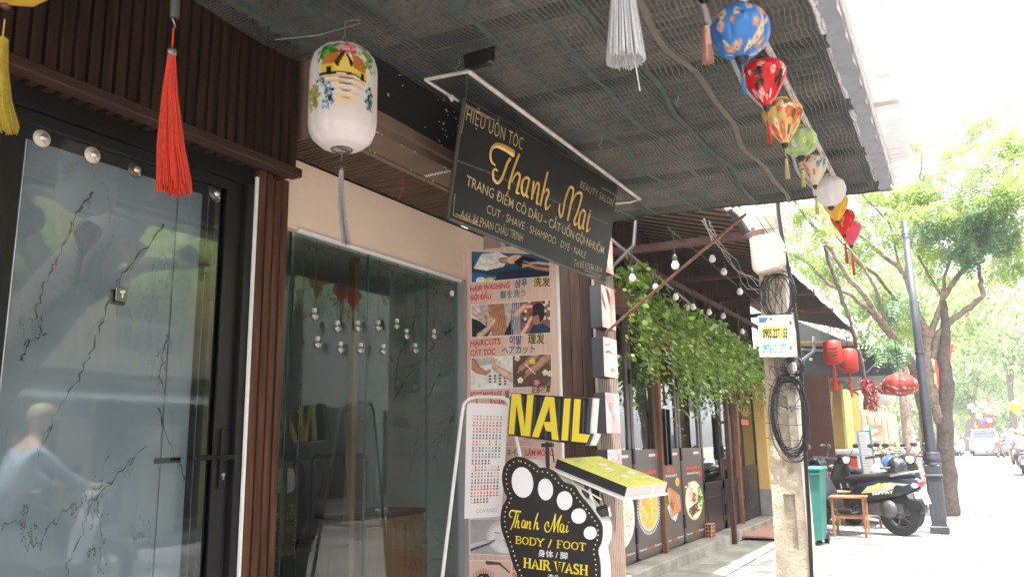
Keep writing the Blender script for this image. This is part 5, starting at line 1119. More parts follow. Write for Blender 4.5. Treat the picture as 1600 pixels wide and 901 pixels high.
# food posters on the lower glass
PBG = (.36, .31, .285)
def dish(k):
    c = Canvas(96, 150, PBG); c.grad((.30, .265, .25), (.36, .32, .30)); cx, cy = .50, .42
    if k == 0:
        c.ell(.45, .40, .56, .27, (.86, .86, .92), .04); c.ell(.45, .40, .49, .235, (.92, .91, .90), .1)
        for i in range(260): a, q = rnd.uniform(0, 6.28), math.sqrt(rnd.random()); c.ell(.45 + .46 * q * math.cos(a), .40 + .22 * q * math.sin(a), .05, .010, rnd.choice(((.88, .86, .74), (.96, .95, .88), (.62, .68, .42), (.82, .72, .50))), .4, rnd.uniform(0, 3))
    elif k == 1:
        for a in range(48): c.ell(cx + .44 * math.cos(a * .131), cy + .225 * math.sin(a * .131), .018, .011, (.88, .87, .92), .3)
        c.ell(cx, cy, .40, .205, (.80, .80, .88), .08); c.ell(cx, cy, .36, .185, (.90, .68, .30), .1)
        for i in range(120): a, q = rnd.uniform(0, 6.28), math.sqrt(rnd.random()); c.ell(cx + .30 * q * math.cos(a), cy + .155 * q * math.sin(a), .10, .010, rnd.choice(((.93, .74, .34), (.84, .58, .22), (.95, .82, .48))), .4, rnd.uniform(0, 3))
    elif k == 2:
        c.poly([(.08, .50), (.28, .58), (.86, .50), (.92, .40), (.60, .24), (.40, .28)], (.80, .80, .90)); c.poly([(.13, .49), (.28, .55), (.80, .49), (.86, .41), (.58, .27), (.42, .31)], (.92, .92, .95))
        for i in range(50): c.ell(rnd.gauss(.24, .07), rnd.gauss(.50, .035), .05, .014, rnd.choice(((.15, .35, .12), (.30, .50, .18), (.10, .25, .10))), .4)
        for i in range(5): c.limb([(.36 + .09 * i, .54 - .015 * i), (.44 + .10 * i, .34 + .01 * i)], .060, .055, rnd.choice(((.86, .62, .42), (.82, .54, .36), (.90, .70, .52))))
        for i in range(30): c.ell(rnd.gauss(.46, .06), rnd.gauss(.42, .02), .02, .010, (.50, .26, .12), .4)
    else:
        c.ell(cx, cy - .01, .42, .215, (.86, .78, .38), .04); c.ell(cx, cy - .01, .38, .195, (.93, .90, .80), .1); c.poly([(.18, .50), (.40, .62), (.62, .60), (.45, .46), (.2, .40)], (.93, .86, .74))
        for i in range(50): c.ell(rnd.gauss(.76, .06), rnd.gauss(.44, .05), .06, .014, rnd.choice(((.20, .45, .15), (.35, .60, .22), (.80, .88, .60))), .4)
        c.ell(.50, .44, .16, .075, (.86, .84, .82), .1); c.ell(.50, .44, .12, .055, (.80, .30, .12), .1)
        for i in range(60): c.ell(rnd.gauss(.48, .10), rnd.gauss(.31, .028), .04, .012, rnd.choice(((.28, .12, .06), (.45, .20, .08), (.18, .08, .05))), .4)
        for i in range(30): c.ell(rnd.gauss(.30, .08), rnd.gauss(.50, .05), .05, .010, rnd.choice(((.85, .55, .45), (.95, .85, .75), (.90, .70, .60))), .4)
    if k < 3: c.ell(.86 if k < 2 else .80, .66 if k < 2 else .64, .10, .045, (.88, .74, .16), .1); c.ell(.86 if k < 2 else .80, .66 if k < 2 else .64, .07, .028, (.80, .62, .20), .3)
    else: c.ell(.84, .70, .10, .05, (.62, .10, .06), .1); c.ell(.84, .70, .06, .03, (.80, .30, .2), .3)
    return c
YB = mat('print_orange_red', (.80, .11, .05), .45)
titles = [('Miến xào', 'Fried Glass Noodle'), ('Miến xào sốt bơ tỏi', 'Fried Noodle with Garlic'), ('Chả giò', 'Pork Spring Roll'), ('Thịt nướng Bánh hỏi', 'Grilled Pork & Rice Noodle')]
plates = ['plate of white noodles', 'scalloped plate of golden noodles', 'tray of spring rolls with greens', 'oval plate of grilled pork and salad']
for i in range(4):
    x0, x1, _ = leaf_info[i]; x0 += .015; x1 -= .015; z0, z1 = ST + .045, POST_T; y = RY - .006
    t = thing('food_poster', 'grey brown menu poster with ' + plates[i], 'poster', ((x0 + x1) / 2, y, z0), 'food posters on the folding doors')
    MB().box((x0, y, z0), (x1, RY - .001, z1)).build('sheet', mat('poster_backing', (.14, .11, .10), .4), t)
    y -= .002; picture(dish(i), (x0, y, z0), (x1, y, z0), (x0, y, z1), (x1, y, z1), 'picture', t); y -= .002; W = x1 - x0
    def rt(s_, u0, u1, zb, h, m, bold=.015): text(s_, (x0 + W * u0, y, zb), (x0 + W * u1, y, zb), (x0 + W * u0, y, zb + h), m, t, bold=bold, depth=0)
    rt(titles[i][0], .14 if i != 2 else .30, .86 if i != 2 else .66, 1.13, .050 if i != 2 else .06, YB, .03); rt(titles[i][1], .22, .78, 1.06, .033, WHT, .01)
    rt('Vietnamese', .04, .34, .255, .026, WHT, .01); rt('Traditional', .36, .64, .255, .026, YB, .01); rt('Restaurant', .66, .95, .255, .026, WHT, .01)
    b = MB()
    for k in range(6): b.box((x0 + W * (.60 + .045 * k), y, 1.335 + .008 * (k % 2)), (x0 + W * (.60 + .045 * k) + .025, y + .001, 1.372))
    b.build('logo_mark', WHT, t)['kind'] = 'stuff'; MB().box((x0 + W * .90, y, 1.32), (x0 + W * .93, y + .001, 1.385)).build('logo_bar', YB, t)
# lettering stuck on far door glass
x0, x1, _ = leaf_info[6]
for s_, z in (('스파', 1.98), ('OPEN', 1.86)): 
    if s_ != 'OPEN': ob = text('식당', (x0 + .3, RY + .012, z), (x0 + .85, RY + .012, z), (x0 + .3, RY + .012, z + .10), YB, leaf_info[6][2], bold=.02, depth=0)
MB().box((x0 + .3, RY + .011, 1.80), (x0 + .85, RY + .015, 1.90)).build('sticker', YB, leaf_info[6][2])
# clothes rail indoors
rl = thing('clothes_rail', 'metal clothes rail standing inside behind the restaurant glass', 'rail', (9.6, 4.0, ST))
MB().tube([(8.7, 4.0, 1.98), (10.6, 4.0, 1.98)], .015, 8).build('bar', STEEL, rl)
for x in (8.72, 10.58): MB().tube([(x, 4.0, ST), (x, 4.0, 1.98)], .014, 8).build('leg', STEEL, rl)
cols = [((.10, .05, .05), 'dark brown'), ((.75, .08, .06), 'bright red'), ((.05, .04, .05), 'black'), ((.60, .42, .20), 'tan'), ((.06, .28, .42), 'teal blue'), ((.62, .45, .36), 'beige'), ((.80, .10, .08), 'red with white collar'), ((.04, .04, .05), 'charcoal'), ((.60, .06, .05), 'dark red')]
for k, (c, nm) in enumerate(cols):
    x = 8.85 + k * .20; t = thing('hanging_jacket', nm + ' jacket hanging on the rail behind the restaurant glass' + (', first on the rail' if k == 0 else ''), 'jacket', (x, 4.0, 1.95), 'jackets on the rail')
    m = mat('cloth_%d' % k, c, .8, var=.2, vscale=20)
    MB().prism([(0, -.06, 0), (0, .06, 0), (0, .24, -.12), (0, .27, -.70), (0, .20, -.74), (0, .17, -.30), (0, .16, -.80), (0, -.16, -.80), (0, -.17, -.30), (0, -.20, -.74), (0, -.27, -.70), (0, -.24, -.12)], (.09, 0, 0)).build('body', m, t, None, True)
    MB().tube([(.045, -.16, -.05), (.045, 0, .02), (.045, .16, -.05)], .012, 6).build('hanger', WHITE, t, None, True)

# brick, post, brace
bk = thing('hollow_brick', 'two orange hollow bricks stacked by the restaurant door', 'brick', onY(1118, 822, 3.40) * 1.0)
bx = onY(1112, 830, 3.38); BR = mat('fired_clay', (.62, .28, .15), .85, var=.25, vscale=12, bump=.3)
for z in (0, .098):
    b = MB(); b.frame((bx.x, 3.38, ST + z), (.20, 0, 0), (0, .10, 0), (0, 0, .095), .004); o = b.build('brick', BR, bk)
    b = MB()
    for i in range(2):
        for j in range(2): b.box((bx.x - .002, 3.395 + j * .042, ST + z + .012 + i * .042), (bx.x + .004, 3.395 + j * .042 + .028, ST + z + .042 + i * .042))
    for i in range(2):
        for j in range(3): b.box((bx.x + .02 + j * .06, 3.377, ST + z + .012 + i * .042), (bx.x + .05 + j * .06, 3.382, ST + z + .042 + i * .042))
    b.build('hole', BLACK, o)['kind'] = 'stuff'
RSTP = mat('brown_red_steel', (.12, .055, .045), .55, .3, var=.4, vscale=20, bump=.2)
tag(MB().frame((12.45, 3.17, 0), (.075, 0, 0), (0, .07, 0), (0, 0, 3.75), .006).build('steel_post', RSTP), 'dark brown square steel post standing against the restaurant step', 'post')
RW = mat('rusty_brown_tube', (.30, .14, .09), .5, .3, var=.4, vscale=16)
tag(MB().tube([onX(948, 518, 6.85), onX(1166, 334, 6.52)], .014, 8).build('brace_rod', RW), 'long rusty brown rod bracing the canopy end diagonally', 'rod')
sl_ = MB(); sl_.frame((13.1, 2.50, .03), (4.6, 0, 0), (0, .74, .0), (0, 0, .03), .004); o = sl_.build('red_slab', mat('red_cement', (.50, .27, .21), .85, var=.25, vscale=6, bump=.3)); tag(o, 'low faded red cement slab on the pavement beyond the steel post', 'slab')

# frame above the doors: beams and awning of brown ribbed sheet
fr = thing('awning_frame', 'peeling brown steel beams carrying the restaurant awning', 'frame', (9, 2.8, 3.6))
MB().frame((8.35, 1.62, 3.60), (.07, 0, 0), (0, 1.95, .02), (0, 0, .09), .006).build('beam', RSTP, fr)
for X in (10.6, 12.45, 14.4): MB().frame((X, 1.75, 3.66), (.06, 0, 0), (0, 1.75, .02), (0, 0, .07), .006).build('beam', RSTP, fr)
MB().frame((7.6, 3.1, 3.52), (9, 0, 0), (0, .06, 0), (0, 0, .07), .006).build('beam', RSTP, fr)
b = MB(); b.tube([onX(993, 345, 7.6), onX(990, 384, 7.6)], .02, 8); b.tube([onX(990, 384, 7.6), onX(958, 416, 7.6)], .018, 8); b.build('knee', mat('grey_knee', (.12, .12, .12), .4, .5), fr)
def aw(y): return 3.80 + (y - 1.88) * .30
aw_o = thing('restaurant_awning', 'brown ribbed metal awning sloping over the restaurant front', 'awning', (12, 2.7, 4.0))
AWB = mat('brown_awning_sheet', (.36, .24, .16), .6, var=.2, vscale=4); AWD = mat('dark_rib', (.05, .035, .03), .6)
for i in range(46):
    x = 7.55 + i * .235
    if x > 18.3: break
    MB().frame((x, 1.88, aw(1.88)), (.228, 0, 0), (0, 1.85, .555), (0, 0, .012)).build('sheet', AWB if x < 10.4 else mat('grey_awning_sheet', (.20, .20, .20), .6, var=.2), aw_o)
    MB().frame((x + .1, 1.88, aw(1.88) - .028), (.035, 0, 0), (0, 1.85, .555), (0, 0, .026)).build('rib', AWD, aw_o)
k = 70; P_ = []
for i in range(k):
    X = 7.5 + 10.7 * i / (k - 1); dz = .02 * math.sin(X * 2.7) + .012 * math.sin(X * 7); P_ += [(X, 1.90, 3.84 + dz * .2), (X, 1.78, 3.80 + dz * .4), (X, 1.77, 3.68 + dz)]
np_mesh('valance', P_, [(3 * i + a, 3 * i + 3 + a, 3 * i + 4 + a, 3 * i + 1 + a) for i in range(k - 1) for a in (0, 1)], mat('pale_tarpaulin', (.62, .64, .62), .6, var=.2, vscale=4, trans=.2), aw_o, smooth=True)
b = MB()
for i in range(9): b.frame((8.0 + i * 1.1, 3.42, 3.0), (.05, 0, 0), (0, .06, 0), (0, 0, .9), 0)
b.build('bracket', RSTP, fr)
# pale pipe, wires with festoon bulbs
PW = mat('pale_cable', (.26, .23, .21), .5)
tag(MB().tube([onY(952, 372, 3.0), onY(1000, 410, 3.02), onY(1100, 492, 3.0), onY(1160, 540, 2.98), onY(1200, 566, 3.0)], .018, 6).build('cable_pipe', PW), 'pale cable pipe running along above the hanging plants', 'pipe')
fes = MB(); pts1 = [Vector((6.9, 2.2, 3.45)), Vector((8.4, 2.3, 3.50)), Vector((10.4, 2.4, 3.50)), Vector((12.5, 2.5, 3.5)), Vector((15, 2.6, 3.5))]; fes.tube(pts1, .006, 5)
tag(fes.build('festoon_cable', BLACK), 'black festoon cable carrying the round bulbs under the awning', 'cable')
FB = mat('frosted_bulb', (.88, .82, .80), .3, trans=.2)
spots = ((988, 435, 'leftmost'), (1055, 415, 'big, left of the rod'), (1113, 405, 'highest, under the awning'), (1131, 425, 'just right of the highest'), (1024, 449, 'behind the rod'), (1056, 464, 'small, below the rod middle'), (1156, 456, 'nearest the concrete pole'), (1130, 494, 'small, above the plants right of middle'), (1108, 488, 'half hidden in leaves'), (1160, 518, 'small, near the telephone plate'), (1083, 480, 'tiny, at the top of the leaves'))
for x, y, lb in spots:
    big = y < 430 or x == 1156; Y = 2.25 if big else 2.75; p = onY(x, y, Y); t = thing('festoon_bulb', 'frosted round bulb on a black holder, ' + lb, 'bulb', p, 'festoon bulbs under the awning'); r = .038 if big else .036
    MB().lathe([(0, -r), (r * .6, -r * .82), (r * .95, -r * .3), (r, 0), (r * .9, r * .45), (r * .6, r * 1.0), (r * .5, r * 1.35)], (0, 0, 0), 14).build('globe', FB, t, None, True)
    MB().lathe([(r * .62, r * 1.2), (r * .62, r * 2.4), (r * .35, r * 2.9), (0, r * 2.9)], (0, 0, 0), 10).build('holder', BLACK, t, None, True)
    MB().tube([(0, 0, r * 2.8), (0, 0, max(3.50 - p.z, .1))], .004, 4).build('wire', BLACK, t, None, True)
# tangled thin wires below the beam
b = MB()
for i in range(4):
    a_, c_ = onY(1098 + i * 3, 346 + i, 1.9), onY(1192 - 3 * i, 442 + 6 * i, 2.0); pts = [a_.lerp(c_, u / 9) + Vector((0, .03 * math.sin(u * 1.3 + i * 2), -.10 * math.sin(u / 9 * 3.1) + .02 * math.sin(u * 2.1 + i))) for u in range(10)]; b.tube(pts, .0032, 4)
b.tube([onY(1100, 342, 1.9), onY(1113, 378, 1.9), onY(1125, 372, 1.95)], .006, 4)
tag(b.build('wire_bundle', PW), 'tangle of pale wires running down to the concrete pole', 'wires')
# curled sheet under the canopy end
P_ = []; k = 12
for i in range(k): a = i / (k - 1) * 2.2; P_ += [onX(1134 + 20 * i / k * 1.5, 332 + 42 * (i / k) ** 1.6, 7.4), onX(1146 + 24 * i / k * 1.4, 327 + 36 * (i / k) ** 1.3, 7.1)]
np_mesh('curled_duct', [tuple(p) for p in P_], [(2 * i, 2 * i + 2, 2 * i + 3, 2 * i + 1) for i in range(k - 1)], mat('shiny_sheet', (.5, .5, .52), .25, .9), None)
o = bpy.data.objects['curled_duct']; md = o.modifiers.new('s', 'SOLIDIFY'); md.thickness = .03; tag(o, 'curved shiny duct edge between awning beam and concrete pole', 'duct')

# ---------------------------------------------------------------- hanging pothos
LEAFM = None
def leaf_mat(name, c1, c2, tr=.35, c3=None):
    m = bpy.data.materials.new(name); m.use_nodes = True; n = m.node_tree; b = n.nodes['Principled BSDF']; b.inputs['Roughness'].default_value = .4; L = n.links.new
    a = n.nodes.new('ShaderNodeVertexColor'); a.layer_name = 'col'; r = n.nodes.new('ShaderNodeValToRGB'); L(a.outputs[0], r.inputs[0]); r.color_ramp.elements[0].color = (*c1, 1); r.color_ramp.elements[1].color = (*c2, 1)
    if c3: e = r.color_ramp.elements.new(.93); e.color = (*c2, 1); r.color_ramp.elements[-1].color = (*c3, 1)
    L(r.outputs[0], b.inputs['Base Color']); t = n.nodes.new('ShaderNodeBsdfTranslucent'); L(r.outputs[0], t.inputs[0]); mx = n.nodes.new('ShaderNodeMixShader'); mx.inputs[0].default_value = tr
    L(b.outputs[0], mx.inputs[1]); L(t.outputs[0], mx.inputs[2]); L(mx.outputs[0], n.nodes['Material Output'].inputs[0]); return m
POTH = leaf_mat('pothos_leaf', (.07, .16, .03), (.36, .50, .08), .42, (.62, .70, .28))
VINE = mat('vine_stem', (.16, .22, .07), .6)
leafV = np.array([(0, 0, 0), (.30, .34, .05), (.26, .72, .06), (0, 1.0, -.04), (-.26, .72, .06), (-.30, .34, .05), (0, .36, -.03), (0, .7, -.03)])
leafF = np.array([(0, 1, 6, 6), (1, 2, 7, 6), (2, 3, 7, 7), (3, 4, 7, 7), (4, 5, 6, 7), (5, 0, 6, 6)])
def scatter(shape, faces, pos, dirs, size, rng, nrm=None):
    """copies of a small shape: y axis along dirs, random roll"""
    n = len(pos); d = dirs / np.linalg.norm(dirs, axis=1, keepdims=True); rv = rng.normal(size=(n, 3)) if nrm is None else nrm
    x = np.cross(d, rv); x /= np.linalg.norm(x, axis=1, keepdims=True) + 1e-9; z = np.cross(x, d)
    V = pos[:, None, :] + size[:, None, None] * (shape[None, :, 0, None] * x[:, None, :] + shape[None, :, 1, None] * d[:, None, :] + shape[None, :, 2, None] * z[:, None, :])
    F = faces[None] + (np.arange(n) * len(shape))[:, None, None]; return V.reshape(-1, 3), F.reshape(-1, faces.shape[1])
leafF3 = np.array([(0, 1, 6, 5), (1, 2, 7, 6), (6, 7, 4, 5), (2, 3, 4, 7)])
rng = np.random.RandomState(3)
plants = [  # x picture place of centre, top y, bottom y, X width, depth Y
    (7.95, 8.75, 2.95, 3.36, 2.05, 'nearest the ribbed column'), (8.75, 9.6, 2.95, 3.12, 1.98, 'second from the ribbed column'), (9.6, 10.6, 2.95, 3.10, 2.0, 'third, thick with yellow green leaves'), (10.6, 11.7, 2.97, 3.12, 2.05, 'fourth along the row, in the middle'),
    (11.7, 12.9, 3.0, 3.05, 2.1, 'fifth along the row, before the steel post'), (12.9, 14.2, 3.0, 3.02, 2.15, 'sixth along the row behind the post'), (14.2, 15.6, 2.95, 2.95, 2.05, 'farthest one beside the yellow pier')]
for i, (xa, xb, Yp, zt, zb, lb) in enumerate(plants):
    t = thing('hanging_pothos', 'trailing green pothos over the doors, ' + lb, 'plant', ((xa + xb) / 2, Yp + .15, zt - .15), 'pothos plants hanging in front of the restaurant')
    MB().frame((xa + .06, Yp + .12, zt - .42), (xb - xa - .12, 0, 0), (0, .24, 0), (0, 0, .26), .02).build('planter', mat('terracotta_planter', (.20, .09, .06), .8, var=.3), t)
    nv = int((xb - xa) * 44); P_, D_, S_ = [], [], []; vb = MB()
    for v in range(nv):
        x = rng.uniform(xa - .08, xb + .08); y = Yp + rng.uniform(-.02, .30); z = zt - rng.uniform(.0, .30); L = (z - zb) * (rng.uniform(.35, 1.02) if rng.rand() > .14 else rng.uniform(1.05, 1.42))
        if i in (1, 4) and rng.rand() < .3: L *= .6
        y1 = y - rng.uniform(.08, .22); k = max(4, int(L / .042)); wx = rng.uniform(-.18, .18); pts = []
        for s in range(k + 1):
            q = s / k; p = np.array((x + wx * q + .03 * math.sin(q * 7 + v), y + (y1 - y) * min(1, q * 3) + .03 * math.sin(q * 9 + v * 2), z - L * q + .12 * math.sin(min(1, q * 3) * 3.14) * (1 - q)))
            pts.append(p)
            if rng.rand() < (.98 if q < .75 else .7):
                P_.append(p + rng.normal(size=3) * .018); dd = np.array((rng.normal() * .75, -abs(rng.normal()) * .55 - .15, -rng.uniform(.1, .9))); D_.append(dd); S_.append(rng.uniform(.048, .098) * (1 if q < .8 else .75))
        if v % 3 == 0: vb.tube([Vector(p) for p in pts[::2]], .0028, 3, cap=False)
    for v in range(int((xb - xa) * 230)):       # bushy head
        P_.append(np.array((rng.uniform(xa - .05, xb + .05), Yp + rng.uniform(-.12, .30), zt + rng.normal() * .07 - .05))); D_.append(np.array((rng.normal(), -abs(rng.normal()) * .5, rng.normal() * .7))); S_.append(rng.uniform(.055, .11))
    P_, D_, S_ = np.array(P_), np.array(D_), np.array(S_)
    nrm_ = np.stack([rng.normal(size=len(P_)) * .5, -1 + rng.normal(size=len(P_)) * .45, .35 + rng.normal(size=len(P_)) * .45], 1)
    V, F = scatter(leafV, leafF3, P_, D_, S_, rng, nrm_)
    tint = np.repeat(np.clip(rng.beta(2, 2, len(P_)) + (rng.rand(len(P_)) < .06) * .6, 0, 1), len(leafV)) ** 1.0
    tint = np.stack([tint] * 3, 1)
    np_mesh('foliage', V, F, POTH, t, cols=tint, kind='stuff'); o = vb.build('vine', VINE, t); o['kind'] = 'stuff'

# ---------------------------------------------------------------- concrete utility pole and what hangs on it
PX = 8.5; UP = Plane((PX, 0, 0), (-1, 0, 0))
up = thing('utility_pole', 'weathered square concrete utility pole with recessed panels', 'pole', (PX, 1.6, 0))
y0b, y1b = onX(1211, 860, PX).y, onX(1268, 860, PX).y; y0t, y1t = onX(1181, 340, PX).y, onX(1221, 335, PX).y; zb_, zt_ = onX(1240, 860, PX).z, onX(1200, 338, PX).z
def edge(y_b, y_t, z): return y_b + (y_t - y_b) * (z - zb_) / (zt_ - zb_)
b = MB(); ring = []
for z in (-.15, 7.0):
    a_, c_ = edge(y0b, y0t, z), edge(y1b, y1t, z)
    if z > 5: m_ = (a_ + c_) / 2; a_, c_ = m_ + .10, m_ - .10
    wd = .16 if z > 5 else .24; ring.append([(PX, a_, z), (PX, c_, z), (PX + wd, c_, z), (PX + wd, a_, z)])
b.add(ring[0] + ring[1], [(0, 1, 5, 4), (1, 2, 6, 5), (2, 3, 7, 6), (3, 0, 4, 7), (4, 5, 6, 7)])
bo = b.build('shaft', CONC2, up)
b = MB()
for z0, z1 in ((.45, .98), (1.18, 1.95), (2.1, 2.6), (3.0, 3.5)):
    cutp = []
    for z in (z0, z1):
        a_, c_ = edge(y0b, y0t, z), edge(y1b, y1t, z); m_ = (a_ + c_) / 2; h = (a_ - c_) * .17; cutp.append((m_ + h, m_ - h))
    v = [(PX - .02, cutp[0][0], z0), (PX - .02, cutp[0][1], z0), (PX + .05, cutp[0][1], z0), (PX + .05, cutp[0][0], z0)]; v += [(x, cutp[1][0 if i in (0, 3) else 1], z1) for i, (x, _, _) in enumerate(v)]
    b.add(v, [(0, 3, 2, 1), (4, 5, 6, 7), (0, 1, 5, 4), (1, 2, 6, 5), (2, 3, 7, 6), (3, 0, 4, 7)])
cut = b.build('cutter', CONC2, None); bm_ = bo.modifiers.new('b', 'BOOLEAN'); bm_.object = cut; bm_.operation = 'DIFFERENCE'; bm_.solver = 'EXACT'
bpy.context.view_layer.update(); me = bpy.data.meshes.new_from_object(bo.evaluated_get(bpy.context.evaluated_depsgraph_get())); bo.modifiers.clear(); bo.data = me; bpy.data.objects.remove(cut)
b = MB(); b.frame((PX - .004, edge(y1b, y1t, -.1) - .004, -.1), (.03, 0, 0), (0, .028, 0), (0, (y1t - y1b) / (zt_ - zb_) * 5.5, 5.5)); 
b.build('white_conduit', mat('white_conduit', (.80, .74, .68), .5), up)
mtl = mat('pole_strap', (.55, .52, .48), .4, .6); b = MB()
for z in (3.62, 3.72, 4.1): a_, c_ = edge(y0b, y0t, z) + .006, edge(y1b, y1t, z) - .006; b.tube([(PX - .006, a_, z), (PX - .006, c_, z), (PX + .24, c_, z), (PX + .24, a_, z)], .006, 5, closed=True)
b.build('strap', mtl, up)
# black cable bundle climbing the right hand edge, thin dark lines
CAB = mat('cable_black', (.015, .016, .018), .4)
b = MB()
for k in range(4):
    o_ = k * .012; pts = [onX(x + k * 1.2, y, PX - .02 - .01 * (k % 2)) for x, y in ((1215, 335), (1222, 380), (1234, 440), (1245, 520), (1251, 600), (1256, 700), (1262, 800), (1267, 905))]
    b.tube([pts[0] + Vector((0, -.02, 1.5))] + pts, .009, 5)
tag(b.build('cable_bundle', CAB), 'bundle of black cables climbing the street side of the concrete pole', 'cables')
def coil(name, label, cxy, rx, rz, n, th, yoff=.03, seed=0, tilt=0, jit=.012, kind_m=CAB):
    rr = random.Random(seed); c = onX(*cxy, PX - yoff); b = MB()
    for i in range(n):
        a0 = rr.uniform(0, 6); ex, ez = rx * (1 + rr.uniform(-.16, .16)), rz * (1 + rr.uniform(-.14, .14)); ox, oz = rr.uniform(-jit, jit), rr.uniform(-jit, jit)
        b.tube([c + Vector((rr.uniform(-.012, .012) - .02 * math.cos(a * 2), ox + ex * math.copysign(abs(math.cos(a)) ** .8, math.cos(a)), oz + ez * math.sin(a) - tilt * math.cos(a))) for a in [a0 + k * 2 * math.pi / 22 for k in range(22)]], th * rr.uniform(.7, 1.2), 5, closed=True)
    o = b.build(name, kind_m); tag(o, label, 'cable coil', 'cable coils tied to the concrete pole'); o['kind'] = 'thing' if False else o.get('kind', ''); del o['kind']; return o
coil('cable_coil', 'long oval loop of thick black cable tied round the lower pole', (1233, 648), .155, .37, 9, .0062, .05, 1)
coil('cable_coil', 'small tight coil of black cable just below the number plate', (1238, 575), .085, .085, 13, .0055, .10, 2, jit=.03)
coil('cable_coil', 'loose oval coil of black cable between box and number plate', (1217, 460), .155, .22, 6, .006, .04, 3, jit=.03)
coil('cable_coil', 'faint wide loops of thin cable hanging lowest on the pole', (1236, 650), .17, .43, 4, .004, .06, 4, jit=.03)
b = MB()
for k in range(26):
    a_ = onX(rnd.uniform(1190, 1256), rnd.uniform(560, 640), PX - .03); c_ = onX(rnd.uniform(1195, 1250), rnd.uniform(580, 640), PX - .05); b.tube([a_, a_.lerp(c_, .5) + Vector((-.02, rnd.uniform(-.1, .1), rnd.uniform(-.1, .05))), c_], .0035, 4)
for k in range(14):
    a_ = onX(rnd.uniform(1185, 1225), rnd.uniform(425, 450), PX - .03); c_ = onX(rnd.uniform(1190, 1240), rnd.uniform(470, 500), PX - .04); b.tube([a_, a_.lerp(c_, .5) + Vector((-.02, rnd.uniform(-.06, .06), rnd.uniform(-.05, .05))), c_], .004, 4)
for y in (660, 684): b.tube([onX(1196, y, PX - .02), onX(1230, y + 4, PX - .06), onX(1262, y + 3, PX - .02)], .004, 4)
b.tube([onX(1180, 336, PX - .01), onX(1205, 372, PX - .02)], .005, 4); b.tube([onX(1193, 336, PX - .01), onX(1222, 380, PX - .02)], .004, 4)
o = b.build('loose_wire', CAB); tag(o, 'mess of thin loose black wires around the concrete pole', 'wires'); o['kind'] = 'stuff'
BXP = Plane((PX - .14, 0, 0), (-1, -.06, 0))
jb = thing('junction_box', 'weathered cream junction box strapped high on the concrete pole', 'box', BXP.at(1198, 425))
JB = mat('aged_cream_plastic', (.48, .38, .29), .45, var=.12, vscale=5)
q = [BXP.at(*p) for p in ((1171, 374), (1177, 369), (1212, 363), (1218, 367), (1224, 378), (1226, 410), (1221, 419), (1184, 428), (1177, 422), (1175, 415))]
MB().prism(q, -BXP.n * .13).build('case', JB, jb); ctr = sum(q, Vector()) / len(q)
MB().prism([ctr + (p - ctr) * .90 + BXP.n * .012 for p in q], -BXP.n * .012).build('lid', JB, jb)
b = MB()
for x, y in ((1199, 382), (1203, 381.5), (1207, 381), (1211, 380.5)): p = BXP.at(x, y, .013); b.box(p, p + Vector((-.002, -.012, .022)))
b.build('embossed_mark', mat('faint_mark', (.60, .50, .40), .5), jb)['kind'] = 'stuff'
b = MB(); b.sphere(BXP.at(1225, 392, -.02), .028, 8); b.build('hinge_knob', JB, jb); 
b = MB()
for k in range(8): b.tube([BXP.at(1172 + k * .5, 372 + k * 6, -.01), BXP.at(1172 + k * .5, 374.5 + k * 6, -.01)], .008, 5)
b.build('rivet', mat('rust_rivet', (.25, .14, .08), .7), jb)['kind'] = 'stuff'
VP_ = Plane((PX - .10, 0, 0), (-1, -.02, 0))
vn = thing('telephone_plate', 'white metal plate with blue logo and two telephone numbers on the concrete pole', 'sign', VP_.at(1212, 525))
MB().prism([VP_.at(1184, 493), VP_.at(1236, 491.5), VP_.at(1238, 557), VP_.at(1187, 557)], -VP_.n * .09).build('plate', mat('plate_white', (.74, .72, .68), .4), vn)
v_ = lambda x, y, l=.003: VP_.at(1180 + x / 11.26, 485 + y / 11.26, l)
b = MB(); b.add([v_(68, 122), v_(222, 122), v_(185, 205), v_(68, 212)], [(0, 1, 2, 3)]); b.add([v_(240, 125), v_(285, 125), v_(302, 155), v_(250, 198), v_(268, 158)], [(0, 1, 2, 3, 4)]); b.build('logo', mat('logo_blue', (.06, .16, .50), .4), vn)
ptext('VNPT', VP_, (1190, 507.5), (1205.5, 506.5), (1190, 505.5), mat('grey_print'), vn, space=1.5)
b = MB(); b.add([v_(120, 268), v_(570, 268), v_(575, 478), v_(120, 482)], [(0, 1, 2, 3)]); b.build('yellow_band', mat('band_yellow', (.84, .66, .16), .4), vn)
ptext('0905.227.155', VP_, (1192, 527), (1230.5, 526.6), (1192, 513.5), INK, vn, lift=.006, bold=.03); ptext('HOT NAM CHU GIA RE', VP_, (1191.5, 511.6), (1230, 511), (1191.5, 509.6), INK, vn, lift=.006)
ptext('0976.101.373', VP_, (1191.5, 551), (1229, 550.2), (1191.5, 538), mat('print_turquoise', (.01, .33, .30), .4), vn, bold=.03); ptext('HOT NAM CHU', VP_, (1191, 536), (1217, 535.2), (1191, 534.2), mat('print_turquoise'), vn)
b = MB()
for y in (504, 543): p = VP_.at(1235.5, y, .004); b.box(p + Vector((0, -.012, -.02)), p + Vector((-.01, .012, .02)))
b.build('hinge', STEEL, vn)
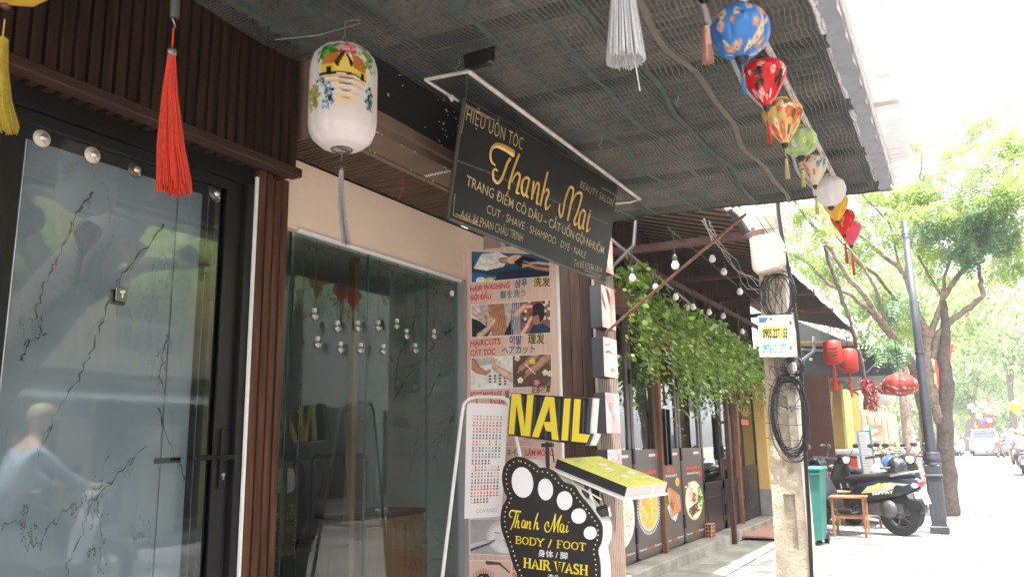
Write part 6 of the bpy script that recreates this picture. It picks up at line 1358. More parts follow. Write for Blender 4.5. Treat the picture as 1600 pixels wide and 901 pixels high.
# ---------------------------------------------------------------- next buildings beyond the pole
nb = thing('cafe_building', 'yellow fronted building with dark red side panel and low dark awnings beyond the pole', 'building', (20, 4, 0))
MRN = mat('maroon_sheet', (.10, .035, .028), .5, var=.25, vscale=4)
p0, p1 = onX(1243, 620, 18.0), onX(1297, 620, 18.0)
MB().box((18.0, p0.y, 0), (18.06, p1.y, 2.86)).build('side_panel', MRN, nb)
OCH = mat('yellow_wall_paint', (.36, .26, .07), .8, var=.2, vscale=3); OCH2 = mat('orange_wall_paint', (.52, .33, .09), .8, var=.15, vscale=3)
for x0, x1, X, m in ((1297, 1317, 22, OCH), (1320, 1329, 26, OCH2), (1331, 1342, 30, OCH2)):
    a_, c_ = onX(x0, 650, X), onX(x1, 650, X); MB().box((X, a_.y, 0), (X + .5, c_.y, 3.4)).build('pillar', m, nb)
MB().box((17.95, 4.0, 0), (60, 4.2, 3.1)).build('wall', OCH2, nb)
for i in range(9): MB().box((23 + i * 3.6, 3.93, .9), (24.6 + i * 3.6, 4.0, 2.6)).build('shutter', mat('shutter_brown', (.16, .09, .05), .6), nb)
b = MB(); b.tube([onX(1343, 640, 31), onX(1343, 700, 31)], .05, 8); b.build('blue_pipe', mat('blue_pipe', (.15, .20, .45), .5), nb)
b = MB()
for i in range(40): b.sphere(onX(1299 + .4 * math.sin(i), 612 + i * 2.4, 18.1), .016, 5)
tag(b.build('bead_chain', mat('bead_grey', (.45, .45, .45), .4, .5)), 'hanging grey chain beside the dark red side panel', 'chain')
# dark tarpaulin awning front and tan roof above it
ta = thing('dark_awning', 'black tarpaulin awning front with tan roof sheet behind the red lanterns', 'awning', (19.5, 2, 2.8))
TP = mat('black_tarpaulin', (.05, .052, .055), .6, var=.3, vscale=3); TN = mat('tan_roof', (.45, .34, .27), .7, var=.25, vscale=3)
q = [onX(x, y, 19.5) for x, y in ((1244, 500), (1244, 592), (1402, 585), (1402, 552), (1336, 538))]
MB().prism(q, (.02, 0, 0)).build('front_sheet', TP, ta)
MB().prism([onX(1250, 535, 18.6), onX(1330, 534, 18.6), onX(1405, 552, 19.55), onX(1404, 556, 22), onX(1250, 556, 22)], (0, 0, .03)).build('roof_sheet', TN, ta)
MB().prism([onX(1250, 590, 19.6), onX(1402, 584, 19.6), onX(1400, 600, 24), onX(1280, 612, 24)], (0, 0, .02)).build('soffit', TP, ta)
b = MB(); b.tube([onX(1245, 545, 19.4), onX(1390, 552, 19.4)], .03, 6); b.tube([onX(1272, 525, 18.8), onX(1272, 548, 18.8), onX(1254, 562, 18.8)], .035, 6); b.build('frame_tube', mat('grey_tube', (.35, .40, .42), .4, .5), ta)
b = MB(); b.tube([onX(1340, 596, 19.3), onX(1395, 540, 19.0)], .012, 5); b.build('stay', mat('grey_tube'), ta)
for k, (x, y) in enumerate(((1267, 561), (1350, 562), (1392, 563))):
    t = thing('festoon_bulb', 'small round white bulb on the dark awning front, ' + ('left', 'middle', 'right')[k] + ' one', 'bulb', onX(x, y, 19.3), 'bulbs on the dark awning')
    MB().sphere((0, 0, 0), .042, 10).build('globe', FB, t, None, True); MB().lathe([(.02, .03), (.02, .09), (0, .09)], (0, 0, 0), 8).build('holder', BLACK, t, None, True)
# clutter under it: crossbars, pots, pans (dark shapes)
b = MB()
for i in range(7): b.tube([onX(1310 + i * 9, 598 + i % 3 * 6, 21 + i), onX(1330 + i * 12, 606 + i % 2 * 10, 22 + i)], .03, 5)
tag(b.build('pipe_rack', mat('dark_rib')), 'dark pipes and brackets crossing under the far awning', 'pipes')
# two red cylinder lanterns
RL_ = mat('vermilion_cloth', (.48, .035, .018), .5, trans=.3, var=.12, vscale=8)
for k, (x, y, X, lb) in enumerate(((1301, 550, 14.8, 'larger red cylinder lantern with black brushwork, left one of the pair'), (1326, 563, 15.8, 'red cylinder lantern, right one partly behind its neighbour'))):
    p = onX(x, y, X); r = 12.5 / FOC * (p - E0).length; h = 17.5 / FOC * (p - E0).length; t = thing('cylinder_lantern', lb, 'lantern', p, 'pair of red cylinder lanterns')
    MB().lathe([(r * .4, -h), (r * .8, -h * .92), (r, -h * .75), (r * 1.02, 0), (r, h * .75), (r * .8, h * .92), (r * .4, h)], (0, 0, 0), 20, lobes=12, lobe=.05).build('shade', RL_, t, None, True)
    if k == 0:
        b = MB(); pl_ = Plane(p + Vector((-r * 1.06, 0, 0)), (-1, 0, 0))
        for yy in (-6, 0, 5): pl_line(pl_, [(x - 7, y + yy), (x - 2, y + yy + 1), (x + 8, y + yy - 1)], .022)
        for xx in (-4, 0, 4): pl_line(pl_, [(x + xx, y - 7), (x + xx - .5, y - 3)], .014)
        b.build('brushwork', INK, t)
    MB().tube([(0, 0, h), (0, 0, h + .35)], .008, 5).build('cord', BLACK, t, None, True)
    b = MB(); strands(b, (0, 0, -h), .45, .02, .035, 20, .006, k); b.build('tassel', tm('red', (1, 0, 0)), t, None, True)
# string of dried red chillies
p = onX(1354, 590, 16); t = thing('chilli_garland', 'bushy hanging string of small dark red chilli shapes under the awning', 'garland', p)
P_, D_, S_ = [], [], []
for i in range(420): z = -rng.rand() * .58; rr_ = .13 * (1 - abs(z + .25)); a = rng.rand() * 6.28; P_.append((rr_ * math.cos(a) * rng.rand() ** .4, rr_ * math.sin(a) * rng.rand() ** .4 - z * .10 * -1, z)); D_.append((rng.normal() * .6, rng.normal() * .6, -1)); S_.append(.08)
V, F = scatter(np.array([(0, 0, 0), (.14, .4, 0), (0, 1, 0), (-.14, .4, 0), (0, .4, .14), (0, .4, -.14)]), np.array([(0, 1, 2, 3), (0, 4, 2, 5)]), np.array(P_), np.array(D_, float), np.array(S_), rng)
np_mesh('chillies', V, F, mat('chilli_red', (.48, .06, .07), .5, var=.5, vscale=30), t, local=True, kind='stuff'); MB().tube([(0, 0, 0), (0, 0, .5)], .01, 5).build('cord', BLACK, t, None, True)
# speckled conical lantern
for k, (x, y, X, rr_, lb) in enumerate(((1406, 601, 12.6, 23, 'broad flat speckled red lantern hanging in front of the lamp post'), (1388, 606, 13.6, 14, 'second speckled red lantern half hidden behind the broad one'))):
    p = onX(x, y, X); r = rr_ / FOC * (p - E0).length; t = thing('speckled_lantern', lb, 'lantern', p, 'speckled red lanterns')
    c = Canvas(160, 50, (.58, .25, .20)).noise(.3, 8, 3)
    for i in range(260): c.ell(rnd.random(), rnd.random(), .006, .020, (.95, .80, .74), .4)
    painted('shade', t, smooth_prof([(r * a, r * z) for a, z in ((.30, -.62), (.66, -.58), (.95, -.36), (1.02, -.05), (.93, .28), (.66, .55), (.30, .70), (.18, .78))], 22), c, 40, PSILK, 10, .06)
    MB().lathe([(0, -.66 * r), (r * .3, -.66 * r), (r * .32, -.6 * r)], (0, 0, 0), 14).build('base', BLACK, t, None, True); MB().tube([(0, 0, r * .6), (0, 0, r * .6 + .5)], .007, 4).build('cord', BLACK, t, None, True)
p = onX(1385, 619, 19); t = thing('pale_lantern', 'small pale faded lantern below the speckled red ones', 'lantern', p); MB().lathe([(.05, -.2), (.16, -.12), (.2, 0), (.14, .15), (.06, .2)], (0, 0, 0), 14, lobes=8, lobe=.08).build('shade', mat('pale_silk', (.85, .80, .75), .5, trans=.4), t, None, True); MB().tube([(0, 0, .2), (0, 0, .6)], .008, 4).build('cord', BLACK, t, None, True)
# freezer / food chest
fz = thing('display_chest', 'red and white food display chest under the far awning', 'chest', onX(1322, 745, 18.4))
a_, c_ = onX(1299, 702, 18.4), onX(1349, 760, 18.4); RF = mat('chest_red', (.50, .04, .03), .4); zf = 0
MB().frame((18.4, c_.y, zf), (.7, 0, 0), (0, a_.y - c_.y, 0), (0, 0, a_.z - .0), .02).build('cabinet', mat('chest_white', (.70, .67, .64), .4, var=.1), fz)
W_f = a_.y - c_.y; MB().frame((18.38, c_.y + W_f * .12, .15), (.02, 0, 0), (0, W_f * .78, 0), (0, 0, a_.z - .33), .006).build('front_panel', RF, fz)
MB().frame((18.36, c_.y - .02, a_.z - .10), (.76, 0, 0), (0, W_f + .04, 0), (0, 0, .10), .02).build('lid', mat('chest_white'), fz)
b = MB()
for i in range(9): b.sphere((18.375, c_.y + W_f * rnd.uniform(.2, .52), rnd.uniform(.45, a_.z - .3)), rnd.uniform(.03, .05), 8, (.2, 1, .8))
b.build('printed_buns', mat('bun_print', (.55, .40, .34), .6, var=.4, vscale=20), fz)
# blue framed menu board
MP = Plane((16.2, 0, 0), (-1, 0, 0)); mbz = thing('menu_board', 'white menu board with blue frame leaning by the display chest', 'board', MP.at(1355, 745))
q = [MP.at(*p) for p in ((1339, 673), (1360, 673), (1372, 762), (1352, 762))]
MB().prism(q, (.03, 0, 0)).build('panel', mat('menu_white', (.78, .76, .76), .5), mbz)
b = MB(); b.tube(q, .02, 5, closed=True); b.build('frame', mat('menu_blue', (.16, .36, .50), .5), mbz)
b = MB()
for r_ in range(17):
    y = 680 + r_ * 4.3; x = 1341.5 + r_ * .62; l = rnd.uniform(8, 15)
    q2 = [MP.at(x, y, .004), MP.at(x + l, y + .1, .004), MP.at(x + l, y + 1.3, .004), MP.at(x, y + 1.2, .004)]; b.add(q2, [(0, 1, 2, 3)])
b.build('menu_lines', mat('menu_ink', (.55, .38, .42), .5), mbz)['kind'] = 'stuff'
# pharmacy sign
PP = Plane((30, 0, 0), (-1, 0, 0)); ph = thing('pharmacy_sign', 'brown PHARMACY sign with green and yellow cross behind the menu board', 'sign', PP.at(1362, 694))
MB().prism([PP.at(1349, 663), PP.at(1377, 663), PP.at(1377, 695), PP.at(1349, 695)], (.1, 0, 0)).build('panel', mat('sign_brown', (.33, .19, .15), .5), ph)
MB().prism([PP.at(1348.6, 663, .01), PP.at(1357, 663, .01), PP.at(1357, 672, .01), PP.at(1348.6, 672, .01)], (.02, 0, 0)).build('tan_corner', mat('sign_tan', (.75, .60, .35), .5), ph)
def pq(x0, y0, x1, y1, m, l=.012): b = MB(); b.add([PP.at(x0, y1, l), PP.at(x1, y1, l), PP.at(x1, y0, l), PP.at(x0, y0, l)], [(0, 1, 2, 3)]); b.build('cross_arm', m, ph)
pq(1359.5, 665.5, 1364.5, 670.5, mat('cross_green', (.05, .45, .32), .5)); pq(1361, 674, 1365.5, 679, mat('cross_yellow', (.85, .72, .08), .5)); pq(1364.5, 670, 1371, 675, mat('print_white')) ; pq(1361.5, 670.5, 1364.5, 674, mat('print_white')) 
ptext('PHARMACY', PP, (1350, 687.5), (1376, 687.5), (1350, 681.5), WHT, ph, bold=.03, lift=.02)
# green bin
gb = thing('wheelie_bin', 'teal green plastic bin beside the concrete pole', 'bin', onX(1272, 800, 12.6)); TG = mat('teal_plastic', (.03, .18, .15), .45, var=.1)
a_, c_ = onX(1256, 727, 12.6), onX(1286, 800, 12.6)
b = MB(); b.add([(12.6 + .06, a_.y - .05, .08), (12.6 + .06, c_.y + .05, .08), (13.1, c_.y + .05, .08), (13.1, a_.y - .05, .08), (12.6, a_.y, a_.z - .08), (12.6, c_.y, a_.z - .08), (13.2, c_.y, a_.z - .08), (13.2, a_.y, a_.z - .08)], [(0, 3, 2, 1), (4, 5, 6, 7), (0, 1, 5, 4), (1, 2, 6, 5), (2, 3, 7, 6), (3, 0, 4, 7)]); b.build('body', TG, gb)
MB().frame((12.56, c_.y - .03, a_.z - .08), (.68, 0, 0), (0, a_.y - c_.y + .06, 0), (0, 0, .06), .02).build('lid', TG, gb); MB().frame((12.57, c_.y - .02, a_.z - .13), (.03, 0, 0), (0, a_.y - c_.y + .04, 0), (0, 0, .03)).build('rim', TG, gb)
for s in (0, 1): MB().lathe([(.0, -.03), (.10, -.03), (.10, .03), (0, .03)], (13.1, c_.y + .05 + s * (a_.y - c_.y - .1), .10), 12, (0, 1, 0)).build('wheel', BLACK, gb)
# wooden stools and low tables
WS = wood_mat('light_stool_wood', (.34, .18, .09), (.22, .11, .05), sc=(3, 14, 14))
def stool(x, y, w_, d, h, lb, X):
    t = thing('wooden_stool', lb, 'stool', (x, y, 0), 'low wooden stools by the scooters'); MB().frame((-w_ / 2, -d / 2, h - .03), (w_, 0, 0), (0, d, 0), (0, 0, .03), .006).build('seat', WS, t, None, True)
    for sx in (-1, 1):
        for sy in (-1, 1): MB().frame((sx * w_ * .42 - .018, sy * d * .42 - .018, 0), (.036, 0, 0), (0, .036, 0), (0, 0, h - .031), .003).build('leg', WS, t, None, True)
        MB().frame((sx * w_ * .42 - .01, -d * .40, h * .45), (.02, 0, 0), (0, d * .8, 0), (0, 0, .03)).build('stretcher', WS, t, None, True)
for x, y, X, w_, d, h, lb in ((1322, 738, 14.2, .5, .55, .62, 'taller light wood stool behind the scooter seat'), (1300, 742, 16.0, .36, .36, .50, 'small light wood stool beside the taller one'), (1338, 728, 16.0, .7, .8, .60, 'low brown wooden table below the display chest')):
    p = onX(x, y, X); stool(X, p.y, w_, d, h if X > 14 else h, lb, X)

# ---------------------------------------------------------------- lamp post
lpX = 15.0; base = onX(1461, 760, lpX); LPM = mat('grey_cast_iron', (.062, .068, .080), .5, .4, var=.15, vscale=10)
lpost = thing('lamp_post', 'grey blue cast iron lamp post with square pedestal by the parked scooters', 'lamp post', (lpX, base.y, 0))
z_top = onX(1402, 346, lpX).z
MB().lathe([(.086, 1.18), (.084, 1.3), (.078, 2.0), (.067, 3.0), (.052, z_top), (.0, z_top)], (0, 0, 0), 20).build('shaft', LPM, lpost, None, True)
MB().lathe([(.12, 1.06), (.135, 1.08), (.135, 1.10), (.11, 1.12), (.14, 1.15), (.13, 1.20), (.12, 1.24), (.125, 1.26), (.112, 1.28)], (0, 0, 0), 20).build('collar', LPM, lpost, None, True)
b = MB(); b.frame((-.14, -.14, 0), (.28, 0, 0), (0, .28, 0), (0, 0, .12), .015); b.frame((-.11, -.11, .12), (.22, 0, 0), (0, .22, 0), (0, 0, .76), .01); b.frame((-.13, -.13, .88), (.26, 0, 0), (0, .26, 0), (0, 0, .05), .01); b.frame((-.12, -.12, .93), (.24, 0, 0), (0, .24, 0), (0, 0, .15), .015)
b.build('pedestal', LPM, lpost, None, True)
b = MB()
for k in range(3): b.frame((-.116, -.095 + k * .067, .2), (.007, 0, 0), (0, .055, 0), (0, 0, .6), .002); b.frame((-.095 + k * .067, -.116, .2), (.055, 0, 0), (0, .007, 0), (0, 0, .6), .002)
b.build('raised_panel', LPM, lpost, None, True)
for z in (2.9, z_top - .25): MB().tube([(.075 * math.cos(a), .075 * math.sin(a), z) for a in [k * .5236 for k in range(12)]], .007, 5, closed=True).build('band', BLKMET, lpost, None, True)
# ---------------------------------------------------------------- overhead wires
b = MB(); b.tube([Vector((6, -3.2, 6.2)), onX(1370, 8, 9), onX(1450, 40, 16), onX(1600, 96, 30)], .007, 4); tag(b.build('overhead_wire', mat('far_wire', (.12, .12, .12), .6)), 'thin overhead wire crossing the bright sky at upper right', 'wire')
b = MB(); b.tube([onX(1500, 190, 22), onX(1600, 212, 22)], .009, 4); b.tube([onX(1430, 235, 20), onX(1600, 255, 20)], .008, 4); b.tube([onX(1300, 225, 18), onX(1480, 240, 20)], .006, 4); tag(b.build('overhead_wires', mat('far_wire')), 'lower pair of overhead wires passing through the tree crowns', 'wires')['kind'] = 'stuff'

# far street furniture and signs
b = MB(); RSG = mat('far_red_cloth', (.55, .05, .04), .6, trans=.3)
t = thing('red_banner', 'pair of slanting red banners hanging behind the fork of the main tree', 'banner', onX(1468, 560, 26)); MB().prism([onX(1460, 562, 26), onX(1468, 560, 26), onX(1475, 600, 26), onX(1466, 612, 26)], (.03, 0, 0)).build('cloth', RSG, t); MB().prism([onX(1478, 540, 26.4), onX(1490, 536, 26.4), onX(1480, 590, 26.4), onX(1474, 580, 26.4)], (.03, 0, 0)).build('cloth', RSG, t)
for k, (x, y, r_, c1, lb) in enumerate(((1536, 657, 5.2, (.08, .16, .5), 'round no parking sign with red rim above the silver car'), (1546, 656, 4.6, (.8, .8, .8), 'round pale traffic sign beside the no parking sign'))):
    c = onX(x, y, 68); rr = r_ / FOC * (c - E0).length; t = thing('traffic_sign', lb, 'sign', c, 'traffic signs over the far street')
    MB().lathe([(0, 0), (rr, 0), (rr, .05), (0, .05)], (0, 0, 0), 24, (1, 0, 0)).build('disc', mat('sign_red_rim', (.6, .05, .05), .5), t, None, True); MB().lathe([(0, -.02), (rr * .72, -.02), (rr * .72, 0)], (0, 0, 0), 24, (1, 0, 0)).build('face', mat('sign_face_%d' % k, c1, .5), t, None, True); MB().tube([(.1, 0, 0), (.1, 0, -4)], .05, 6).build('pole', mat('far_wire'), t, None, True)
t = thing('red_signboard', 'red shop signboard half hidden behind the round traffic signs', 'sign', onX(1538, 655, 72)); MB().prism([onX(1528, 648, 72), onX(1552, 648, 72), onX(1552, 668, 72), onX(1528, 668, 72)], (.1, 0, 0)).build('board', RSG, t); MB().prism([onX(1531, 651, 71.9), onX(1549, 651, 71.9), onX(1549, 654, 71.9), onX(1531, 654, 71.9)], (.05, 0, 0)).build('panel', mat('menu_white'), t)
for k, (x, y) in enumerate(((1523, 640), (1534, 632), (1543, 640), (1530, 650), (1517, 634))):
    c = onX(x, y, 50); t = thing('street_lantern', ('leftmost', 'topmost', 'rightmost', 'lowest', 'upper left')[k] + ' pale round lantern strung over the far street', 'lantern', c, 'pale lanterns over the far street'); MB().sphere((0, 0, 0), .16, 12, (1, 1, .85)).build('shade', mat('pale_silk'), t, None, True); MB().tube([(0, 0, .1), (0, 0, .5)], .01, 4).build('cord', mat('far_wire'), t, None, True)
b = MB(); b.tube([onX(1500, 634, 50), onX(1530, 630, 50), onX(1560, 632, 50)], .015, 4); tag(b.build('lantern_line', mat('far_wire')), 'cable strung across the far street carrying pale lanterns', 'cable')
c = onX(1586, 636, 45); t = thing('street_lantern', 'yellow lantern hanging over the right side of the far street', 'lantern', c); MB().lathe([(.05, -.3), (.2, -.1), (.28, .1), (.2, .25), (.08, .3)], (0, 0, 0), 14, lobes=8, lobe=.08).build('shade', SILKY, t, None, True); MB().tube([(0, 0, .3), (0, 0, 1.2)], .01, 4).build('cord', mat('far_wire'), t, None, True)
# ---------------------------------------------------------------- vehicles and people
def sup(n, a, e): c, s = math.cos(a), math.sin(a); return math.copysign(abs(c) ** e, c), math.copysign(abs(s) ** e, s)
def loft(mb, secs, n=16, e=.7, axis='x', cap=True):
    """secs: (along, cy, cz, half width, half height)"""
    rings = []
    for s in secs:
        x, cy, cz, hw, hh = s[:5]; ee = s[5] if len(s) > 5 else e; r = []
        for j in range(n):
            c, q = sup(n, 2 * math.pi * j / n, ee)
            r.append(Vector((x, cy + c * hw, cz + q * hh)) if axis == 'x' else Vector((cy + c * hw, q * hh + cz, x)) if axis == 'z' else Vector((cy + c * hw, x, cz + q * hh)))
        rings.append(r)
    vs = [v for r in rings for v in r]; fs = [(i * n + j, (i + 1) * n + j, (i + 1) * n + (j + 1) % n, i * n + (j + 1) % n) for i in range(len(secs) - 1) for j in range(n)]
    mb.add(vs, fs, True)
    if cap: mb.add(rings[0], [tuple(range(n))]); mb.add(rings[-1], [tuple(range(n))[::-1]])
    return mb
TYRE = mat('tyre_rubber', (.02, .02, .02), .8); CHR = mat('chrome', (.7, .7, .7), .12, 1); SEATM = mat('seat_vinyl', (.014, .014, .016), .6); PLAS = mat('black_plastic', (.025, .025, .027), .35); LENS = mat('clear_lens', (.80, .80, .80), .08, .6); TAIL = mat('red_lens', (.75, .02, .03), .15, coat=1); ENG = mat('engine_grey', (.12, .12, .12), .5, .6)
def wheel_mb(r, w_, x, parent, name='wheel', y=0):
    o = MB().lathe([(r * .62, -w_ / 2), (r * .9, -w_ / 2), (r, -w_ * .25), (r, w_ * .25), (r * .9, w_ / 2), (r * .62, w_ / 2)], (x, y, r), 20, (0, 1, 0)).build('wheel', TYRE, parent, None, True)
    b = MB().lathe([(r * .62, -w_ * .3), (r * .58, -w_ * .3), (r * .56, 0), (r * .58, w_ * .3), (r * .62, w_ * .3)], (x, y, r), 18, (0, 1, 0))
    for k in range(5): a = k * 1.2566; b.tube([(x, y, r), (x + r * .6 * math.cos(a), y, r + r * .6 * math.sin(a))], .012, 5)
    b.lathe([(0, -w_ * .4), (r * .18, -w_ * .4), (r * .18, w_ * .4), (0, w_ * .4)], (x, y, r), 10, (0, 1, 0)); 
    rm = b.build('rim', ENG, o, None, True); return o
def scooter(label, loc, rz, body=(.02, .025, .04), name='parked_scooter', accent=None, detail=True, cat='scooter', group='motor scooters parked on the pavement', screen=False):
    m = mat('scooter_paint_%.2f_%.2f_%.2f' % body, body, .3, coat=.25, spec=.35); t = thing(name, label, cat, loc, group, rz); L = True
    wheel_mb(.27, .11, -.64, t); wheel_mb(.27, .10, .64, t)
    b = MB(); loft(b, [(-.98, 0, .72, .05, .05), (-.90, 0, .70, .11, .10), (-.70, 0, .66, .155, .15), (-.40, 0, .62, .165, .17), (-.12, 0, .56, .14, .16), (.02, 0, .46, .10, .12)]); b.build('rear_body', m, t, None, L)
    b = MB(); loft(b, [(-.92, 0, .815, .07, .03), (-.80, 0, .825, .125, .05), (-.45, 0, .80, .14, .055), (-.25, 0, .775, .135, .055), (.0, 0, .755, .10, .05), (.08, 0, .74, .05, .03)]); b.build('seat', SEATM, t, None, L)
    b = MB(); b.frame((-.02, -.14, .27), (.42, 0, 0), (0, .28, 0), (0, 0, .06), .02); b.build('floorboard', PLAS, t, None, L)
    b = MB(); loft(b, [(.26, 0, .36, .17, .06), (.33, 0, .5, .20, .10), (.42, 0, .68, .19, .12), (.46, 0, .86, .15, .10), (.48, 0, .95, .10, .05)], e=.8)
    b.build('leg_shield', m, t, None, L)
    b = MB(); loft(b, [(.40, 0, .92, .10, .06), (.46, 0, 1.0, .13, .075), (.54, 0, 1.0, .12, .075), (.60, 0, .97, .08, .05)]); b.build('handlebar_cowl', m, t, None, L)
    b = MB(); b.tube([(.38, -.34, 1.02), (.44, -.15, 1.04), (.46, 0, 1.02), (.44, .15, 1.04), (.38, .34, 1.02)], .014, 8); b.tube([(.385, -.35, 1.02), (.415, -.23, 1.035)], .021, 8); b.tube([(.385, .35, 1.02), (.415, .23, 1.035)], .021, 8); b.tube([(.46, -.13, 1.045), (.45, -.31, 1.04)], .006, 5); b.tube([(.46, .13, 1.045), (.45, .31, 1.04)], .006, 5)
    b.build('handlebar', PLAS, t, None, L)
    MB().sphere((.585, 0, .985), .075, 14, (.5, 1, .8)).build('headlight', LENS, t, None, L)
    for s in (-1, 1):
        mm = MB(); mm.tube([(.44, s * .18, 1.04), (.46, s * .27, 1.18)], .006, 5); mm.sphere((.46, s * .30, 1.21), .062, 12, (.25, 1, .62)); mm.build('mirror', PLAS, t, None, L)
    b = MB(); 
    for s in (-1, 1): b.tube([(.47, s * .06, .62), (.64, s * .075, .27)], .018, 6)
    b.build('fork', ENG, t, None, L)
    b = MB()
    for i in range(7): a = R(20 + i * 22); 
    b.prism([(.64 + .31 * math.cos(R(a)), -.07, .27 + .31 * math.sin(R(a))) for a in range(10, 171, 20)] + [(.64 + .29 * math.cos(R(a)), -.07, .27 + .29 * math.sin(R(a))) for a in range(170, 9, -20)], (0, .14, 0)); b.build('front_fender', m, t, None, L)
    b = MB(); loft(b, [(-.72, .0, .36, .07, .08), (-.4, 0, .36, .12, .11), (-.1, 0, .34, .10, .08)]); b.lathe([(0, -.02), (.12, -.02), (.12, .02), (0, .02)], (-.55, .13, .36), 14, (0, 1, 0)); b.build('engine', ENG, t, None, L)
    MB().tube([(-.2, -.14, .26), (-.5, -.17, .28), (-.92, -.18, .36)], [.02, .05, .055], 10).build('exhaust', ENG, t, None, L)
    b = MB(); b.tube([(-.62, -.13, .80), (-.92, -.11, .86), (-1.0, 0, .87), (-.92, .11, .86), (-.62, .13, .80)], .016, 7); b.build('grab_rail', mat('satin_grey', (.30, .30, .31), .3, .6), t, None, L)
    b = MB(); b.sphere((-.97, 0, .71), .085, 12, (.5, 1.2, .7)); b.build('tail_light', TAIL, t, None, L)
    for s in (-1, 1): MB().sphere((-.92, s * .115, .68), .05, 10, (1.1, .5, .7)).build('turn_signal', LENS, t, None, L)
    b = MB(); b.frame((-1.03, -.10, .44), (.01, 0, .03), (0, .20, 0), (.04, 0, .15)); b.build('number_plate', WHITE, t, None, L); b = MB(); b.frame((-1.0, -.08, .36), (.2, 0, 0), (0, .16, 0), (.05, 0, .12)); b.build('rear_fender', PLAS, t, None, L)
    if accent:
        for s in (-1, 1):
            b = MB(); y = s * .17
            b.add([(-.86, s * .125, .70), (-.55, y, .60), (-.20, y, .56), (-.30, y * 1.0, .66), (-.62, y, .72)], [(0, 1, 2, 3, 4)]); b.build('side_stripe', mat('stripe_%.2f' % accent[0], accent, .3), t, None, L)
    return t
def helmet(label, loc, c, c2=None, rz=0):
    t = thing('helmet', label, 'helmet', loc, None, rz); m = mat('helmet_%.2f_%.2f' % (c[0], c[2]), c, .2, coat=1)
    MB().lathe([(.115, -.07), (.130, -.02), (.125, .04), (.09, .10), (.04, .13), (0, .135)], (0, 0, 0), 18).build('shell', m, t, None, True)
    b = MB(); b.frame((.08, -.07, -.01), (.09, 0, -.02), (0, .14, 0), (0, 0, .012), .004); b.build('peak', mat('helmet_peak', c2 or (.03, .03, .03), .3), t, None, True)
    MB().tube([(.0, .11, -.06), (.02, .05, -.15), (.02, -.05, -.15), (0, -.11, -.06)], .006, 5).build('strap', BLACK, t, None, True); return t

# front scooter: parked across the pavement, tail towards the road
SC = 1.15
def park(label, px, py, X, zl, rz, body, xl=0, **k):
    """scooter whose point at height zl and distance xl ahead of its centre is seen at (px, py)"""
    p = onX(px, py, X); o = scooter(label, (X - xl * SC * math.cos(rz), p.y - xl * SC * math.sin(rz), 0), rz, body, **k); o.scale = (SC,) * 3; return o
s1 = park('near black scooter with grey green side stripe, its tail beside the lamp post', 1444, 762, 14.3, .7, math.pi / 2 - .34, (.010, .013, .024), xl=-1.0, accent=(.50, .52, .40))
b = MB(); b.add([(-.60, .176, .705), (-.35, .179, .60), (-.31, .179, .60), (-.55, .176, .715)], [(0, 1, 2, 3)]); b.add([(-.50, .178, .70), (-.26, .179, .60), (-.25, .179, .61), (-.47, .178, .71)], [(0, 1, 2, 3)])
b.build('lime_stripe', mat('lime', (.62, .72, .10), .3), s1, None, True)
MS = Matrix.LocRotScale(s1.location, s1.rotation_euler, s1.scale)
text('SEPPAY', MS @ Vector((-.36, .178, .545)), MS @ Vector((-.66, .176, .575)), MS @ Vector((-.36, .178, .585)), WHT, s1, name='badge', bold=.02)
h_ = helmet('black open helmet resting on the near scooter tail', MS @ Vector((-.66, 0, .93)), (.02, .02, .024), rz=2); h_.scale = (SC,) * 3
park('black scooter with big round headlight facing the camera, behind the near one', 1419, 699, 16.2, 1, math.pi + .35, (.016, .018, .02), xl=.58)
park('black scooter with handlebars turned, second row behind the near one', 1385, 704, 16.2, 1, math.pi + .75, (.02, .02, .022), xl=.44)
park('dark scooter farther back between menu board and headlight scooter', 1398, 693, 18.2, 1, math.pi + .1, (.03, .035, .05), xl=.44)
park('black motor scooter beside the display chest with its handlebars up', 1312, 716, 16.2, 1, math.pi + .75, (.014, .014, .014), xl=.44)
for (x, y), nm, c, c2 in (((1377, 738), 'white and blue helmet hanging on the scooter in the second row', (.80, .78, .80), (.05, .12, .5)), ((1392, 727), 'blue helmet with black lining beside the white one', (.06, .14, .50), None)):
    h_ = helmet(nm, onX(x, y, 15.4), c, c2, 2.2); h_.scale = (1.35,) * 3
for k, (px, X, c, lb) in enumerate(((1392, 27, (.60, .12, .10), 'red scooter in the far parked row'), (1405, 31, (.62, .60, .60), 'silver scooter in the far parked row, behind the red one'), (1418, 36, (.55, .16, .14), 'dull red scooter far down the parked row'), (1382, 33, (.50, .48, .50), 'grey scooter deepest in the parked row'))):
    p = onX(px, 690, X); scooter(lb, (X, p.y, gz(X)), math.pi + rnd.uniform(-.5, .9), c)

for k, (px, X, c, lb) in enumerate(((1562, 58, (.35, .10, .09), 'red scooter parked far off right of the silver car'), (1570, 60, (.30, .30, .32), 'grey scooter parked far off right of the silver car'), (1578, 64, (.12, .12, .14), 'dark scooter parked far off near the right edge'), (1503, 64, (.40, .36, .36), 'pale scooter parked far off left of the silver car'), (1486, 60, (.45, .20, .16), 'brick red scooter parked far off just right of the main trunk'))):
    p = onX(px, 697, X); scooter(lb, (X, p.y, gz(X) - .1), math.pi + rnd.uniform(-.6, .9), c)

